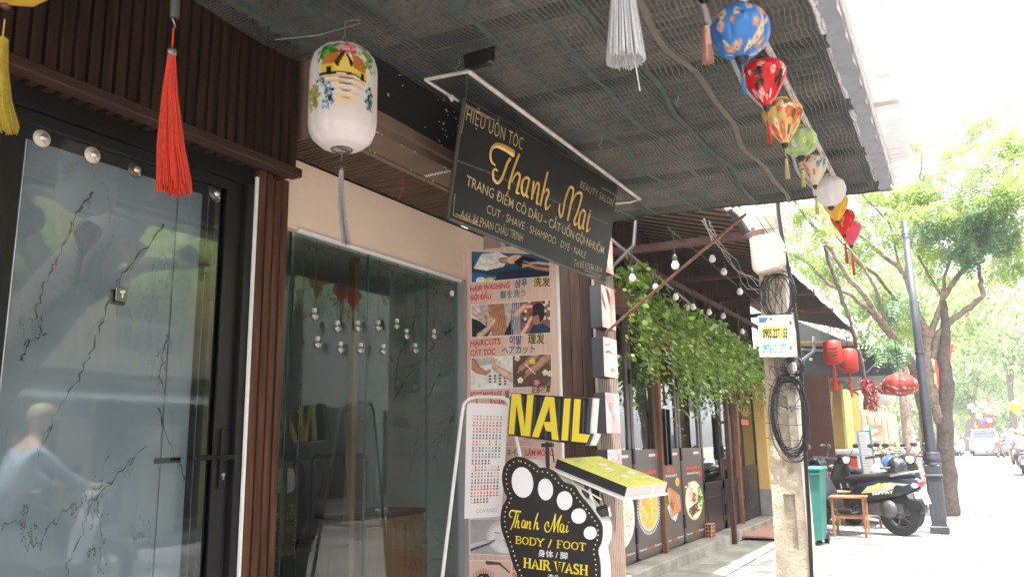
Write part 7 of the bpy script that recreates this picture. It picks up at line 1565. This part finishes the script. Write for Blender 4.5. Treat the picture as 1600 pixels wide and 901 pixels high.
# skin figure
def figure(t, joints, edges, mats):
    """joints: name -> (pos, radius); edges list of chains grouped by material part"""
    for part, chains, m in mats:
        me = bpy.data.meshes.new(part); names = []; E_ = []
        for ch in chains:
            for k in ch:
                if k not in names: names.append(k)
            for a_, c_ in zip(ch[:-1], ch[1:]): E_.append((names.index(a_), names.index(c_)))
        me.from_pydata([joints[k][0] for k in names], E_, [])
        o = bpy.data.objects.new(part, me); col.objects.link(o); md = o.modifiers.new('s', 'SKIN'); sv = me.skin_vertices[0].data
        for i, k in enumerate(names): r = joints[k][1]; sv[i].radius = r if isinstance(r, tuple) else (r, r); 
        sv[0].use_root = True
        o.modifiers.new('u', 'SUBSURF').levels = 1
        bpy.context.view_layer.update(); me2 = bpy.data.meshes.new_from_object(o.evaluated_get(bpy.context.evaluated_depsgraph_get())); bpy.data.objects.remove(o); me2.name = part
        me2.polygons.foreach_set('use_smooth', [True] * len(me2.polygons)); reg(mesh_obj(part, me2, m, t, None, True))
SKIN = mat('skin', (.50, .30, .20), .55)
def rider(label, loc, rz, shirt, trousers, hat, hatname='helmet', bike=(.5, .5, .5), bike_label='scooter', lean=.12):
    scooter(bike_label, loc, rz, bike, name='ridden_scooter', group='motor scooters being ridden')
    t = thing('person', label, 'person', loc, None, rz); J = {}
    hip = Vector((-.36, 0, .90)); ch = hip + Vector((lean * 1.3, 0, .42)); nk = ch + Vector((.05, 0, .15)); hd = nk + Vector((.05, 0, .17))
    J['hip'] = (hip, (.16, .14)); J['waist'] = (hip.lerp(ch, .45), (.14, .12)); J['chest'] = (ch, (.165, .12)); J['neck'] = (nk, .055); J['head0'] = (nk + Vector((.025, 0, .07)), .07); J['head'] = (hd, .098); J['crown'] = (hd + Vector((0, 0, .07)), .075)
    for s, n_ in ((1, 'l'), (-1, 'r')):
        J['sh' + n_] = (ch + Vector((.0, s * .17, .04)), .068); J['el' + n_] = (ch + Vector((.22, s * .25, -.17)), .048); J['fa' + n_] = (Vector((.20, s * .27, 1.06)), .04); J['wr' + n_] = (Vector((.33, s * .29, 1.05)), .030); J['ha' + n_] = (Vector((.39, s * .29, 1.04)), .036)
        J['th' + n_] = (hip + Vector((.06, s * .10, -.02)), .095); J['kn' + n_] = (Vector((.06, s * .16, .78)), .062); J['an' + n_] = (Vector((.10, s * .13, .40)), .042); J['he' + n_] = (Vector((.08, s * .13, .36)), .045); J['to' + n_] = (Vector((.27, s * .14, .36)), .038)
    figure(t, J, None, (('body', [['neck', 'head0', 'head', 'crown'], ['neck', 'chest', 'waist', 'hip']] + [c_ for n_ in 'lr' for c_ in (['chest', 'sh' + n_, 'el' + n_, 'fa' + n_, 'wr' + n_, 'ha' + n_], ['hip', 'th' + n_, 'kn' + n_, 'an' + n_, 'he' + n_, 'to' + n_])], SKIN),))
    K = {k: (v[0], tuple(q + .014 for q in v[1]) if isinstance(v[1], tuple) else v[1] + .014) for k, v in J.items()}
    figure(t, K, None, (('shirt', [['hip', 'waist', 'chest']] + [['chest', 'sh' + n_, 'el' + n_, 'fa' + n_] for n_ in 'lr'], mat('cloth_%.2f%.2f' % shirt[:2], shirt, .8, var=.15, vscale=15)), ('trousers', [['hip', 'th' + n_, 'kn' + n_, 'an' + n_] for n_ in 'lr'], mat('cloth_%.2f%.2f' % trousers[:2], trousers, .8))))
    b = MB()
    for s in (1, -1):
        b.sphere((.39, s * .29, 1.045), .04, 8, (1, 1.1, .6))
        for k in range(4): y = s * (.265 + .018 * k); b.tube([(.40, y, 1.06), (.435, y, 1.05), (.44, y, 1.025), (.415, y, 1.005)], [.010, .009, .008, .007], 5)
        b.tube([(.38, s * .262, 1.04), (.395, s * .25, 1.015), (.41, s * .255, 1.0)], .009, 5)
    b.build('hands', SKIN, t, None, True)
    b = MB(); b.sphere(hd + Vector((.10, 0, -.01)), .014, 6); b.build('nose', SKIN, t, None, True)
    b = MB(); c_ = hd + Vector((0, 0, .02)); b.lathe([(.122, -.01), (.125, .03), (.11, .09), (.06, .135), (0, .145)], c_, 16); b.frame(c_ + Vector((.09, -.08, .0)), (.10, 0, -.015), (0, .16, 0), (0, 0, .012), .004); b.build(hatname, mat('hat_%.2f%.2f' % hat[:2], hat, .5), t, None, True)
    b = MB()
    for s in (1, -1): b.frame((.0, s * .14 - .045, .315), (.30, 0, 0), (0, .09, 0), (0, 0, .07), .025)
    b.build('shoes', mat('shoe_dark', (.06, .05, .05), .6), t, None, True)
    return t
def road_at(px, py, off=-.12):
    X = 20.0
    for _ in range(60):
        p = onX(px, py, X); g = gz(X) + off; X = X + (p.z - g) * 8; X = max(8, min(150, X))
    return onX(px, py, X)
rider('person in pale blue shirt and tan cap riding past, mirrored in the door', (5.25, -2.7, -.12), 0, (.34, .41, .50), (.08, .10, .14), (.36, .27, .14), 'cap', (.36, .36, .38), 'silver scooter ridden past the shop, mirrored in the door glass')
for o in [k for k in bpy.data.objects if k.parent is None and abs(k.location.y + 2.7) < .01]: o.scale = (1.2,) * 3
for k, (px, py, sh, tr, ht, lb, bk_, rz) in enumerate(((1493, 693, (.80, .35, .18), (.25, .2, .2), (.8, .6, .5), 'person in orange top riding left of the silver car', (.35, .35, .35), .1), (1597, 712, (.55, .32, .32), (.08, .10, .2), (.55, .4, .4), 'person in dull red shirt riding at the right edge of the photo', (.30, .12, .1), .0), (1584, 700, (.40, .50, .62), (.3, .2, .15), (.6, .6, .6), 'person in blue shirt riding behind the right edge rider', (.25, .25, .3), .1), (1573, 693, (.60, .25, .2), (.2, .2, .25), (.5, .3, .3), 'person in brick red top riding right of the silver car', (.4, .2, .2), 3.2))):
    p = onX(px, py, (42, 40, 52, 62)[k] + 12); p = road_at(px, py); p = onX(px, py, (60, 38, 48, 62)[k]); rider(lb, (p.x, p.y, gz(p.x) - .12), rz, sh, tr, ht, 'helmet', bk_, 'scooter ridden by the ' + lb.replace('person ', 'rider ').replace(' riding', ''))

# silver SUV seen from behind
X = 62.0; p = onX(1541, 702, X); sv = thing('parked_car', 'silver sport utility car driving away down the sunny street', 'car', (X, p.y, gz(X) - .12)); SP_ = mat('silver_paint', (.55, .55, .57), .25, .3, coat=1)
b = MB(); loft(b, [(-.06, 0, .72, .80, .26), (0, 0, .72, .90, .36), (.5, 0, .74, .93, .40), (2.4, 0, .74, .94, .40), (4.1, 0, .66, .90, .34), (4.6, 0, .60, .80, .26)], 24, .35); b.build('body', SP_, sv, None, True)
b = MB(); loft(b, [(.02, 0, 1.16, .82, .12), (.12, 0, 1.36, .76, .30), (.35, 0, 1.42, .72, .30), (1.6, 0, 1.44, .72, .30), (2.5, 0, 1.36, .72, .26), (3.1, 0, 1.16, .74, .08)], 24, .4); b.build('cabin', SP_, sv, None, True)
DG = mat('dark_car_glass', (.03, .035, .04), .08, coat=1)
b = MB(); b.add([(-.03, -.66, 1.20), (-.03, .66, 1.20), (.10, .60, 1.58), (.10, -.60, 1.58)], [(0, 1, 2, 3)]); b.build('rear_window', DG, sv, None, True)
for s in (-1, 1):
    b = MB(); b.add([(.35, s * .79, 1.2), (2.7, s * .79, 1.2), (2.2, s * .73, 1.58), (.5, s * .73, 1.58)], [(0, 1, 2, 3)]); b.build('side_window', DG, sv, None, True)
    MB().frame((-.09, s * .78 - .11, .88), (.1, 0, 0), (0, .22, 0), (0, 0, .26), .03).build('tail_lamp', mat('tail_lamp', (.50, .10, .09), .2, coat=1), sv, None, True)
    for x in (.85, 3.6): wheel_mb(.36, .24, x, sv, y=s * .80)
    MB().sphere((2.6, s * 1.0, 1.18), .10, 8, (.5, 1, .7)).build('mirror', SP_, sv, None, True)
MB().frame((-.12, -.86, .36), (.2, 0, 0), (0, 1.72, 0), (0, 0, .22), .05).build('bumper', mat('bumper_grey', (.30, .30, .31), .5), sv, None, True)
MB().frame((-.10, -.26, .80), (.02, 0, 0), (0, .52, 0), (0, 0, .12)).build('number_plate', WHITE, sv, None, True); MB().frame((.06, -.14, 1.64), (.05, 0, 0), (0, .28, 0), (0, 0, .04)).build('brake_lamp', TAIL, sv, None, True); MB().frame((-.02, -.74, 1.70), (.4, 0, .04), (0, 1.48, 0), (0, 0, .04), .01).build('spoiler', SP_, sv, None, True)
# ---------------------------------------------------------------- trees
BARK = mat('grey_brown_bark', (.30, .22, .17), .9, var=.5, vscale=14, c2=(.11, .08, .06), bump=.8, bscale=30, detail=7)
BARKD = mat('dark_bark', (.13, .10, .085), .9, var=.5, vscale=12, bump=.8, bscale=30)
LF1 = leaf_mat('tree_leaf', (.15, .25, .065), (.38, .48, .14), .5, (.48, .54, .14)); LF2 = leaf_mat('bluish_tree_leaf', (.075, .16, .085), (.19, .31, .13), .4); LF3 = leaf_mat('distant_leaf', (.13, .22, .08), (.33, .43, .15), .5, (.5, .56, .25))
# a feathery leaf: stalk with leaflet pairs
def frond(pairs):
    V, F = [], []
    for i in range(pairs):
        t = (i + .6) / pairs; l = .30 * math.sin(min(1, t * 1.15 + .1) * math.pi * .86) + .06; w_ = .5 / pairs
        for s in (-1, 1):
            k = len(V); V += [(0, t, -.10 * t * t), (s * l * .5, t + w_ * .9, -.10 * t * t - .02), (s * l, t + w_ * .5, -.10 * t * t - .05), (s * l * .5, t - w_ * .5, -.10 * t * t - .02)]; F.append((k, k + 1, k + 2, k + 3))
    return np.array(V), np.array(F)
FR6, FF6 = frond(6); FR4, FF4 = frond(4)
Q1 = np.array([(0, 0, 0), (.22, .5, .03), (0, 1, -.05), (-.22, .5, .03)]); QF = np.array([(0, 1, 2, 3)])
def limbs(t, chains, X_default, m=BARK, name='limb'):
    for ch in chains:
        pts = [onX(q[0], q[1], q[2]) for q in ch]; rs = [q[3] * .38 / FOC * (p - E0).length for q, p in zip(ch, pts)]
        P2, R2 = [], []
        for i in range(len(pts) - 1):
            for k in range(4): u = k / 4; P2.append(pts[i].lerp(pts[i + 1], u) + Vector((rnd.uniform(-.015, .015), rnd.uniform(-.02, .02), 0)) * (1 if k else 0)); R2.append((rs[i] + (rs[i + 1] - rs[i]) * u) * rnd.uniform(.93, 1.07))
        P2.append(pts[-1]); R2.append(rs[-1]); MB().tube(P2, R2, 9).build(name, m, t)
def crown(t, blobs, shape, faces, size, m, name='crown', droop=.3, frac=.75):
    P_, D_, S_, T_ = [], [], [], []
    for (x, y, X, rx, rz, n) in blobs:
        n = int(n * .95)
        c = np.array(onX(x, y, X)) if X is not None else np.array((x, y, 0)); d = rng.normal(size=(n, 3)); d /= np.linalg.norm(d, axis=1, keepdims=True); q = rng.rand(n, 1) ** (1 / 3.0) * (frac + (1 - frac) * rng.rand(n, 1))
        # break the blob into clumps
        cl = rng.normal(size=(max(3, n // 28), 3)); cl /= np.linalg.norm(cl, axis=1, keepdims=True); cl *= rng.rand(len(cl), 1) ** .5
        idx = rng.randint(0, len(cl), n); p = cl[idx] + d * q * .34
        P_.append(c + p * np.array((rx, rx, rz))); dd = d * .8 + rng.normal(size=(n, 3)) * .5; dd[:, 2] -= droop; D_.append(dd); S_.append(size * rng.uniform(.7, 1.25, n)); tt = np.repeat(rng.rand(len(cl))[idx], 1) * .6 + rng.rand(n) * .4; T_.append(tt)
    P_, D_, S_, T_ = map(np.concatenate, (P_, D_, S_, T_)); nn = np.tile(np.array((0, 0, 1.0)), (len(P_), 1)) + rng.normal(size=(len(P_), 3)) * .35
    V, F = scatter(shape, faces, P_, D_, S_, rng, nn); tint = np.repeat(T_, len(shape)); return np_mesh(name, V, F, m, t, cols=np.stack([tint] * 3, 1), kind='stuff')
TX = 18.6
ta_ = thing('street_tree', 'large spreading tree with forked limbs rising beside the lamp post', 'tree', onX(1482, 800, TX))
limbs(ta_, [[(1484, 830, TX, 36), (1482, 760, TX, 32), (1477, 690, TX, 29), (1476, 640, TX, 27), (1480, 600, TX, 25), (1474, 553, TX, 20), (1477, 513, TX, 16), (1473, 470, TX, 12)]], TX, BARKD, 'trunk')
limbs(ta_, [[(1474, 660, TX, 26), (1458, 620, TX, 22), (1452, 600, TX, 19), (1447, 560, TX, 17), (1447, 515, TX, 15), (1433, 487, TX, 11), (1417, 437, TX - .3, 9), (1407, 420, TX - .4, 8), (1380, 400, TX - .6, 7), (1343, 367, TX - 1, 5), (1310, 345, TX - 1.3, 3)],
            [(1417, 437, TX - .3, 8), (1419, 400, TX - .3, 7), (1430, 350, TX - .4, 6), (1437, 310, TX - .5, 5), (1440, 240, TX - .7, 3)],
            [(1450, 535, TX, 13), (1462, 500, TX, 11), (1473, 467, TX, 10), (1500, 427, TX, 9), (1530, 397, TX, 8), (1565, 365, TX, 6), (1600, 345, TX, 4)],
            [(1473, 467, TX, 8), (1475, 433, TX, 6), (1493, 383, TX, 5), (1500, 340, TX, 3)],
            [(1458, 560, TX, 13), (1467, 520, TX, 12), (1490, 497, TX, 11), (1515, 480, TX, 10), (1537, 461, TX, 9), (1530, 430, TX, 7), (1528, 405, TX, 6), (1545, 385, TX, 4)],
            [(1530, 397, TX, 6), (1540, 350, TX, 5), (1573, 300, TX, 3)], [(1407, 420, TX - .4, 5), (1390, 350, TX - .4, 4), (1345, 300, TX - 1, 3)],
            [(1473, 467, TX, 5), (1450, 430, TX + .4, 5), (1435, 400, TX + .8, 4)]], TX)
crown(ta_, [(1520, 375, TX, 1.0, .5, 260), (1545, 330, TX - .5, .9, .5, 220), (1500, 350, TX + .6, .8, .4, 160), (1460, 320, TX, 1.0, .5, 200), (1400, 360, TX + 1, 1.0, .5, 160), (1440, 400, TX + 1.5, 1.0, .5, 170), (1590, 300, TX - 1, .9, .6, 200), (1580, 420, TX + 1, .7, .4, 120), (1500, 270, TX, 1.2, .5, 220), (1420, 300, TX - .5, 1.0, .4, 170), (1350, 330, TX, .9, .4, 150), (1590, 230, TX, 1.0, .5, 180), (1545, 225, TX + 1, 1.0, .5, 170), (1440, 260, TX + 2, 1.2, .5, 150), (1380, 285, TX + 2, .9, .4, 110)], FR6, FF6, .34, LF1)
crown(ta_, [(1515, 385, TX - .4, .75, .35, 170), (1550, 345, TX - .8, .6, .35, 120), (1400, 470, TX - .5, .7, .3, 70), (1390, 540, TX - 2.5, .35, .10, 34), (1405, 548, TX - 2.6, .3, .08, 26), (1470, 345, TX - .2, .6, .25, 80)], FR6, FF6, .34, LF2, 'bluish_crown', droop=.6)  # darker, bluer leaf clumps
# leaning tree on the left with thin ivy wound stem
TX2 = 16.4; tb = thing('leaning_tree', 'leaning tree with long bare limbs crossing above the awnings', 'tree', onX(1465, 800, 20.5))
limbs(tb, [[(1466, 800, 20.5, 26), (1452, 690, 20.3, 23), (1444, 640, 20.0, 20), (1428, 575, 19.2, 18), (1402, 535, 18.4, 15), (1375, 500, 17.5, 13), (1350, 460, 17, 11), (1327, 437, 16.6, 10), (1300, 392, 16.2, 8), (1268, 350, 15.8, 7), (1235, 305, 15.2, 5)]], TX2, BARK, 'trunk')
limbs(tb, [[(1402, 535, 18.4, 9), (1370, 498, 18, 8), (1330, 460, 17.5, 8), (1295, 445, 17, 7), (1262, 410, 16.6, 6), (1228, 393, 16.2, 5), (1205, 380, 16, 3)], [(1385, 500, 17.8, 8), (1372, 460, 17.4, 7), (1345, 410, 17, 6), (1308, 370, 16.6, 5), (1296, 330, 16.4, 4)],
           [(1400, 470, 19, 6), (1370, 430, 18.5, 6), (1338, 408, 18, 5), (1310, 345, 17.5, 4), (1290, 300, 17, 3)]], TX2)
limbs(tb, [[(1352, 640, 17.5, 7), (1351, 600, 17.4, 8), (1343, 553, 17.2, 8), (1333, 520, 17, 8), (1323, 487, 16.8, 8), (1312, 455, 16.6, 8), (1303, 430, 16.5, 8), (1293, 400, 16.4, 7), (1284, 370, 16.3, 6), (1287, 340, 16.2, 5), (1296, 300, 16, 3)]], TX2, BARKD, 'dark_stem')
crown(tb, [(1260, 330, 15.5, .8, .4, 130), (1240, 380, 16.5, .7, .5, 120), (1300, 350, 17.5, .8, .4, 130), (1330, 400, 18.5, .8, .4, 120), (1290, 420, 18.5, .8, .4, 110), (1350, 470, 19, .9, .4, 130), (1260, 440, 18, .6, .3, 70), (1310, 490, 19, .6, .3, 70), (1420, 500, 20, .8, .4, 120), (1360, 350, 17, .8, .4, 110)], FR6, FF6, .32, LF1)
# slanting trunk further on and row of street trees
def far_tree(label, px, X, w_, top_y, blobs, n, lean=0, size=.5, m=LF3, y=None, bark=BARK):
    base = onX(px, 700, X); z0 = gz(X) - .05; t = thing('distant_tree', label, 'tree', (X, base.y, z0), 'trees lining the street')
    a_ = Vector((X, base.y, z0)); tp = onX(px + lean, top_y, X); r = w_ / 2 / FOC * (base - E0).length
    MB().tube([a_, a_.lerp(tp, .33) + Vector((0, .1, 0)), a_.lerp(tp, .7), tp], [r * 1.15, r, r * .85, r * .6], 9).build('trunk', bark, t)
    for q in blobs[::2]: c = onX(q[0], q[1], X); MB().tube([a_.lerp(tp, .75), a_.lerp(tp, .9).lerp(c, .5), c], [r * .5, r * .35, r * .12], 6).build('limb', bark, t)
    crown(t, [(q[0], q[1], X + rnd.uniform(-2, 2), q[2], q[3], int(n * q[4])) for q in blobs], Q1, QF, size, m)
far_tree('pale slanting trunk tree behind the speckled lanterns', 1432, 30, 16, 560, [(1400, 540, 2, 1, 1), (1360, 480, 2, 1.2, 1), (1440, 470, 2.2, 1.2, 1), (1300, 440, 2, 1.2, 1), (1240, 420, 2, 1, .8)], 900, -30, .26)
far_tree('tree with pale trunk close behind the main trunk', 1447, 38, 13, 560, [(1440, 530, 2.4, 1.2, 1), (1490, 480, 2.6, 1.2, 1), (1390, 590, 2, .8, .6), (1530, 500, 2.4, 1, .8), (1560, 430, 2.5, 1.3, 1)], 900, -6, .30)
far_tree('far tree left of the silver car with dark drooping crown', 1515, 72, 11, 620, [(1510, 600, 3.2, 1.8, 1), (1535, 590, 3, 1.6, 1), (1490, 560, 3.5, 2, 1), (1500, 630, 2.5, 1, .6), (1540, 540, 3.5, 2, 1)], 900, 4, .42)
far_tree('far forked tree on the right side of the street', 1592, 66, 9, 590, [(1580, 560, 3.2, 1.6, 1), (1600, 520, 3.6, 2, 1), (1560, 520, 3.5, 1.8, 1), (1620, 560, 3, 2, 1), (1590, 480, 3.5, 2, 1)], 900, -16, .42, bark=BARKD)
far_tree('hazy tree at the far end of the street', 1560, 100, 9, 640, [(1560, 620, 4.5, 2.6, 1), (1580, 640, 4.5, 2, 1), (1540, 650, 4, 2, .8), (1600, 600, 5, 3, 1), (1520, 640, 4.5, 2, .8)], 900, -4, .60)
far_tree('hazy tree closing the view left of the car', 1470, 95, 10, 630, [(1460, 600, 5, 3, 1), (1430, 640, 4.5, 2, 1), (1490, 640, 4, 2, .8), (1410, 620, 4.5, 2.4, 1), (1380, 640, 4, 2, 1)], 900, 4, .60)
far_tree('tall hazy crown filling the gap above the car', 1545, 84, 8, 560, [(1540, 470, 4.5, 3, 1), (1500, 500, 4.5, 2.6, 1), (1570, 400, 4.5, 3, 1), (1590, 340, 4.5, 3, 1), (1480, 440, 4.5, 3, 1), (1440, 400, 4.5, 3, 1), (1400, 420, 4, 2.6, 1), (1340, 460, 4.5, 2.6, 1)], 900, 6, .55)
# far end backdrop of foliage
cr = thing('tree_line', 'hazy wall of green crowns at the end of the street', 'trees', (120, 0, 1)); cr['kind'] = 'stuff'
crown(cr, [(px, 640 - 20 * math.sin(px), 125, 9, 6, 1100) for px in range(1330, 1640, 28)], Q1, QF, .9, LF3)
for k in range(6): MB().tube([(122, -16 + k * 7, 1), (122, -15 + k * 7, 9)], [.4, .2], 6).build('trunk', BARKD, cr)

# ---------------------------------------------------------------- thin scattering volume added to pale the distance like glare
HZ = bpy.data.materials.new('glare_haze'); HZ.use_nodes = True; n = HZ.node_tree; n.nodes.remove(n.nodes['Principled BSDF']); pv_ = n.nodes.new('ShaderNodeVolumePrincipled')
pv_.inputs['Color'].default_value = (.97, .97, 1, 1); pv_.inputs['Density'].default_value = .0017; pv_.inputs['Anisotropy'].default_value = .2
n.links.new(pv_.outputs[0], n.nodes['Material Output'].inputs['Volume'])
hz = MB().box((-105, -155, -1.2), (295, 155, 26)).build('haze', HZ); hz['kind'] = 'stuff'
# ---------------------------------------------------------------- across the street (seen in the glass, lights the shops)
opp = thing('opposite_building', 'yellow two storey house with balcony across the street, mirrored in the glass door', 'building', (6, -9, 0))
YW = mat('yellow_limewash', (.66, .50, .26), .85, var=.2, vscale=2); CR = mat('cream_trim', (.34, .31, .26), .7); DK = mat('dim_opening', (.06, .055, .05), .6)
MB().box((-2, -9.4, 0), (14, -9.0, 7.5)).build('wall', YW, opp)
for x in (0, 3.3, 6.6, 9.9): MB().box((x, -8.99, .1), (x + 2.5, -8.9, 2.5)).build('shopfront', DK, opp); MB().box((x + .3, -8.99, 3.6), (x + 1.9, -8.92, 5.6)).build('window', DK, opp)
MB().box((-1, -9.0, 3.0), (13, -7.9, 3.16)).build('balcony_slab', CR, opp)
for i in range(60): MB().box((-1 + i * .235, -7.96, 3.16), (-1 + i * .235 + .05, -7.91, 3.95)).build('baluster', CR, opp)
MB().box((-1, -7.98, 3.95), (13, -7.88, 4.03)).build('rail', CR, opp)
MB().frame((-1.5, -8.9, 2.75), (15, 0, 0), (0, 1.9, -.35), (0, 0, .04)).build('tin_awning', mat('tin', (.55, .58, .60), .4, .4), opp)
MB().frame((-2.2, -9.3, 7.5), (16.4, 0, 0), (0, .9, -.2), (0, 0, .1)).build('eave', mat('tile_roof', (.35, .16, .10), .8), opp)
b = MB().box((5.6, -7.85, 2.15), (9.0, -7.8, 2.62)); b.build('name_board', mat('board_slate', (.18, .20, .24), .6), opp)
o2 = thing('opposite_house', 'blue white narrow house across the street, mirrored at the door edge', 'building', (20, -9, 0)); MB().box((14.2, -9.5, 0), (40, -9.0, 6.5)).build('wall', mat('pale_wall', (.62, .60, .55), .8, var=.2), o2)
for x in range(15, 38, 4): MB().box((x, -8.99, .2), (x + 2.4, -8.9, 2.6)).build('opening', DK, o2)
o3 = thing('opposite_terrace', 'low cream terrace across the street behind the camera', 'building', (-14, -9, 0)); MB().box((-30, -9.5, 0), (-2.1, -9.0, 6.8)).build('wall', mat('pale_wall'), o3)
for x in range(-28, -4, 4): MB().box((x, -8.99, .2), (x + 2.4, -8.9, 2.6)).build('opening', DK, o3)
# balcony plants, table, pillar
def w_crown(t, blobs, shape, faces, size, m):
    P_, D_, S_ = [], [], []
    for x, y, z, r, rz, n in blobs:
        d = rng.normal(size=(n, 3)); d /= np.linalg.norm(d, axis=1, keepdims=True); P_.append(np.array((x, y, z)) + d * (rng.rand(n, 1) ** .4) * np.array((r, r, rz))); D_.append(d + np.array((0, 0, -.3))); S_.append(size * rng.uniform(.7, 1.2, n))
    P_, D_, S_ = map(np.concatenate, (P_, D_, S_)); V, F = scatter(shape, faces, P_, D_, S_, rng, np.tile(np.array((0, 0, 1.0)), (len(P_), 1)) + rng.normal(size=(len(P_), 3)) * .4)
    tint = np.repeat(rng.rand(len(P_)), len(shape)); np_mesh('crown', V, F, m, t, cols=np.stack([tint] * 3, 1), kind='stuff')
ot = thing('opposite_tree', 'leaning dark trunked tree across the street, mirrored in the glass door', 'tree', (3.2, -6.3, 0))
MB().tube([(4.1, -6.4, 0), (4.5, -6.3, 1.6), (5.2, -6.2, 3.0), (6.0, -6.1, 4.4), (6.6, -6, 5.6)], [.34, .30, .27, .22, .12], 10).build('trunk', BARKD, ot); MB().tube([(5.2, -6.2, 3.0), (6.4, -5.8, 3.9), (7.6, -5.4, 4.3)], [.14, .10, .05], 8).build('limb', BARKD, ot); MB().tube([(5.0, -6.2, 2.6), (4.6, -5.6, 4.4), (4.2, -5.2, 5.6)], [.16, .10, .05], 8).build('limb', BARKD, ot)
w_crown(ot, [(7.4, -5.4, 4.5, 1.2, .6, 160), (6.2, -5.6, 5.2, 1.4, .7, 220), (4.4, -5.4, 5.4, 1.6, .8, 240), (8.8, -5.6, 5.2, 1.2, .7, 170), (8.6, -5.2, 3.9, .5, .3, 40)], FR4, FF4, .36, LF1)
for k, (x, y) in enumerate(((-3, -7.2), (13, -7.0), (22, -7.2), (34, -7.3))):
    t = thing('opposite_tree', ('shady tree across the street behind the camera', 'shady tree across the street opposite the restaurant', 'shady tree across the street opposite the pole', 'far shady tree across the street')[k], 'tree', (x, y, 0)); MB().tube([(x, y, 0), (x + .2, y, 2), (x, y + .3, 5)], [.3, .24, .12], 9).build('trunk', BARKD, t)
    w_crown(t, [(x, y + .5, 5.4, 1.9, 1.0, 170), (x + 1.4, y + .8, 6.0, 1.5, .9, 130), (x - 1.3, y + .4, 5.8, 1.5, .9, 130)], FR4, FF4, .42, LF1)
# roadside clutter across the way: name stands, pillar box
st_ = thing('street_board', 'white pedestal board with pink SPA lettering across the street, mirrored in the door', 'board', (6.9, -4.9, -.0)); MB().frame((6.6, -6.9, .9), (.8, 0, 0), (0, .5, 0), (0, 0, .05), .01).build('top', WHITE, st_); MB().frame((6.85, -6.8, 0), (.12, 0, 0), (0, .3, 0), (.12, 0, .9), .01).build('stem', WHITE, st_)
text('SPA', (7.5, -6.6, 1.45), (6.9, -6.6, 1.45), (7.5, -6.6, 1.8), mat('pink_neon', (.85, .25, .3), .5), st_, bold=.02, depth=0)
gp = thing('gate_pillar', 'cream square pillar across the street, mirrored beside the door handle', 'pillar', (10.0, -7.4, 0)); MB().frame((9.6, -7.6, 0), (.8, 0, 0), (0, .5, 0), (0, 0, 1.9), .02).build('shaft', CR, gp); MB().frame((9.55, -7.65, 1.9), (.9, 0, 0), (0, .6, 0), (0, 0, .08), .01).build('cap', CR, gp)
# tree by the kerb whose crown shades the near pavement; its trunk shows mirrored in the door
kt = thing('overhanging_tree', 'big leaning tree by the kerb whose dark trunk is mirrored in the glass door', 'tree', (2.75, -1.15, -.1))
MB().tube([(2.75, -1.15, -.1), (3.05, -1.12, 1.0), (3.45, -1.1, 1.8), (4.1, -1.1, 2.75), (4.75, -1.1, 3.7), (5.6, -1.2, 5.0), (6.4, -1.3, 6.4)], [.34, .30, .29, .27, .24, .20, .15], 12).build('trunk', BARKD, kt)
for pts in ([(4.5, -1.1, 3.0), (5.4, -1.6, 3.5), (6.6, -2.0, 3.8)], [(5.6, -1.2, 5.0), (7.0, -1.4, 6.9), (9.4, -1.6, 8.6)], [(6.4, -1.3, 6.4), (6.0, -1.6, 8.0), (5.0, -2.0, 9.2)], [(4.35, -1.1, 2.75), (4.0, -2.0, 4.2), (3.4, -2.8, 5.4)]): MB().tube(pts, [.14, .09, .04], 8).build('limb', BARKD, kt)
w_crown(kt, [(x, y, z, 1.3, .5, n_) for x, y, z, n_ in ((5.5, -1.5, 9.2, 110), (7.2, -.9, 9.3, 130), (9.0, -1.0, 9.6, 140), (10.6, -.6, 10.2, 140), (8.2, .2, 9.6, 110), (6.2, .4, 9.2, 90), (10.2, -2.2, 9.9, 130), (8.3, -2.6, 9.2, 120), (12.0, -1.4, 10.9, 130), (13.4, -.4, 11.6, 130), (4.0, -2.6, 8.6, 110))] + [(6.6, -2.1, 3.9, .7, .35, 60), (3.4, -2.8, 5.4, 1.0, .5, 90)], FR6, FF6, .40, LF1)

# small fittings too tiny to pick apart one by one
for o in bpy.data.objects:
    if o.type == 'MESH' and o.parent is not None and o.name.split('.')[0] in ('rings', 'hinge', 'corner_line', 'hanging_wire', 'hanger', 'strap', 'cross_arm', 'frame_tube', 'script_lettering', 'motif', 'hole', 'hands', 'shoes', 'bracket'):
        o['kind'] = 'stuff'
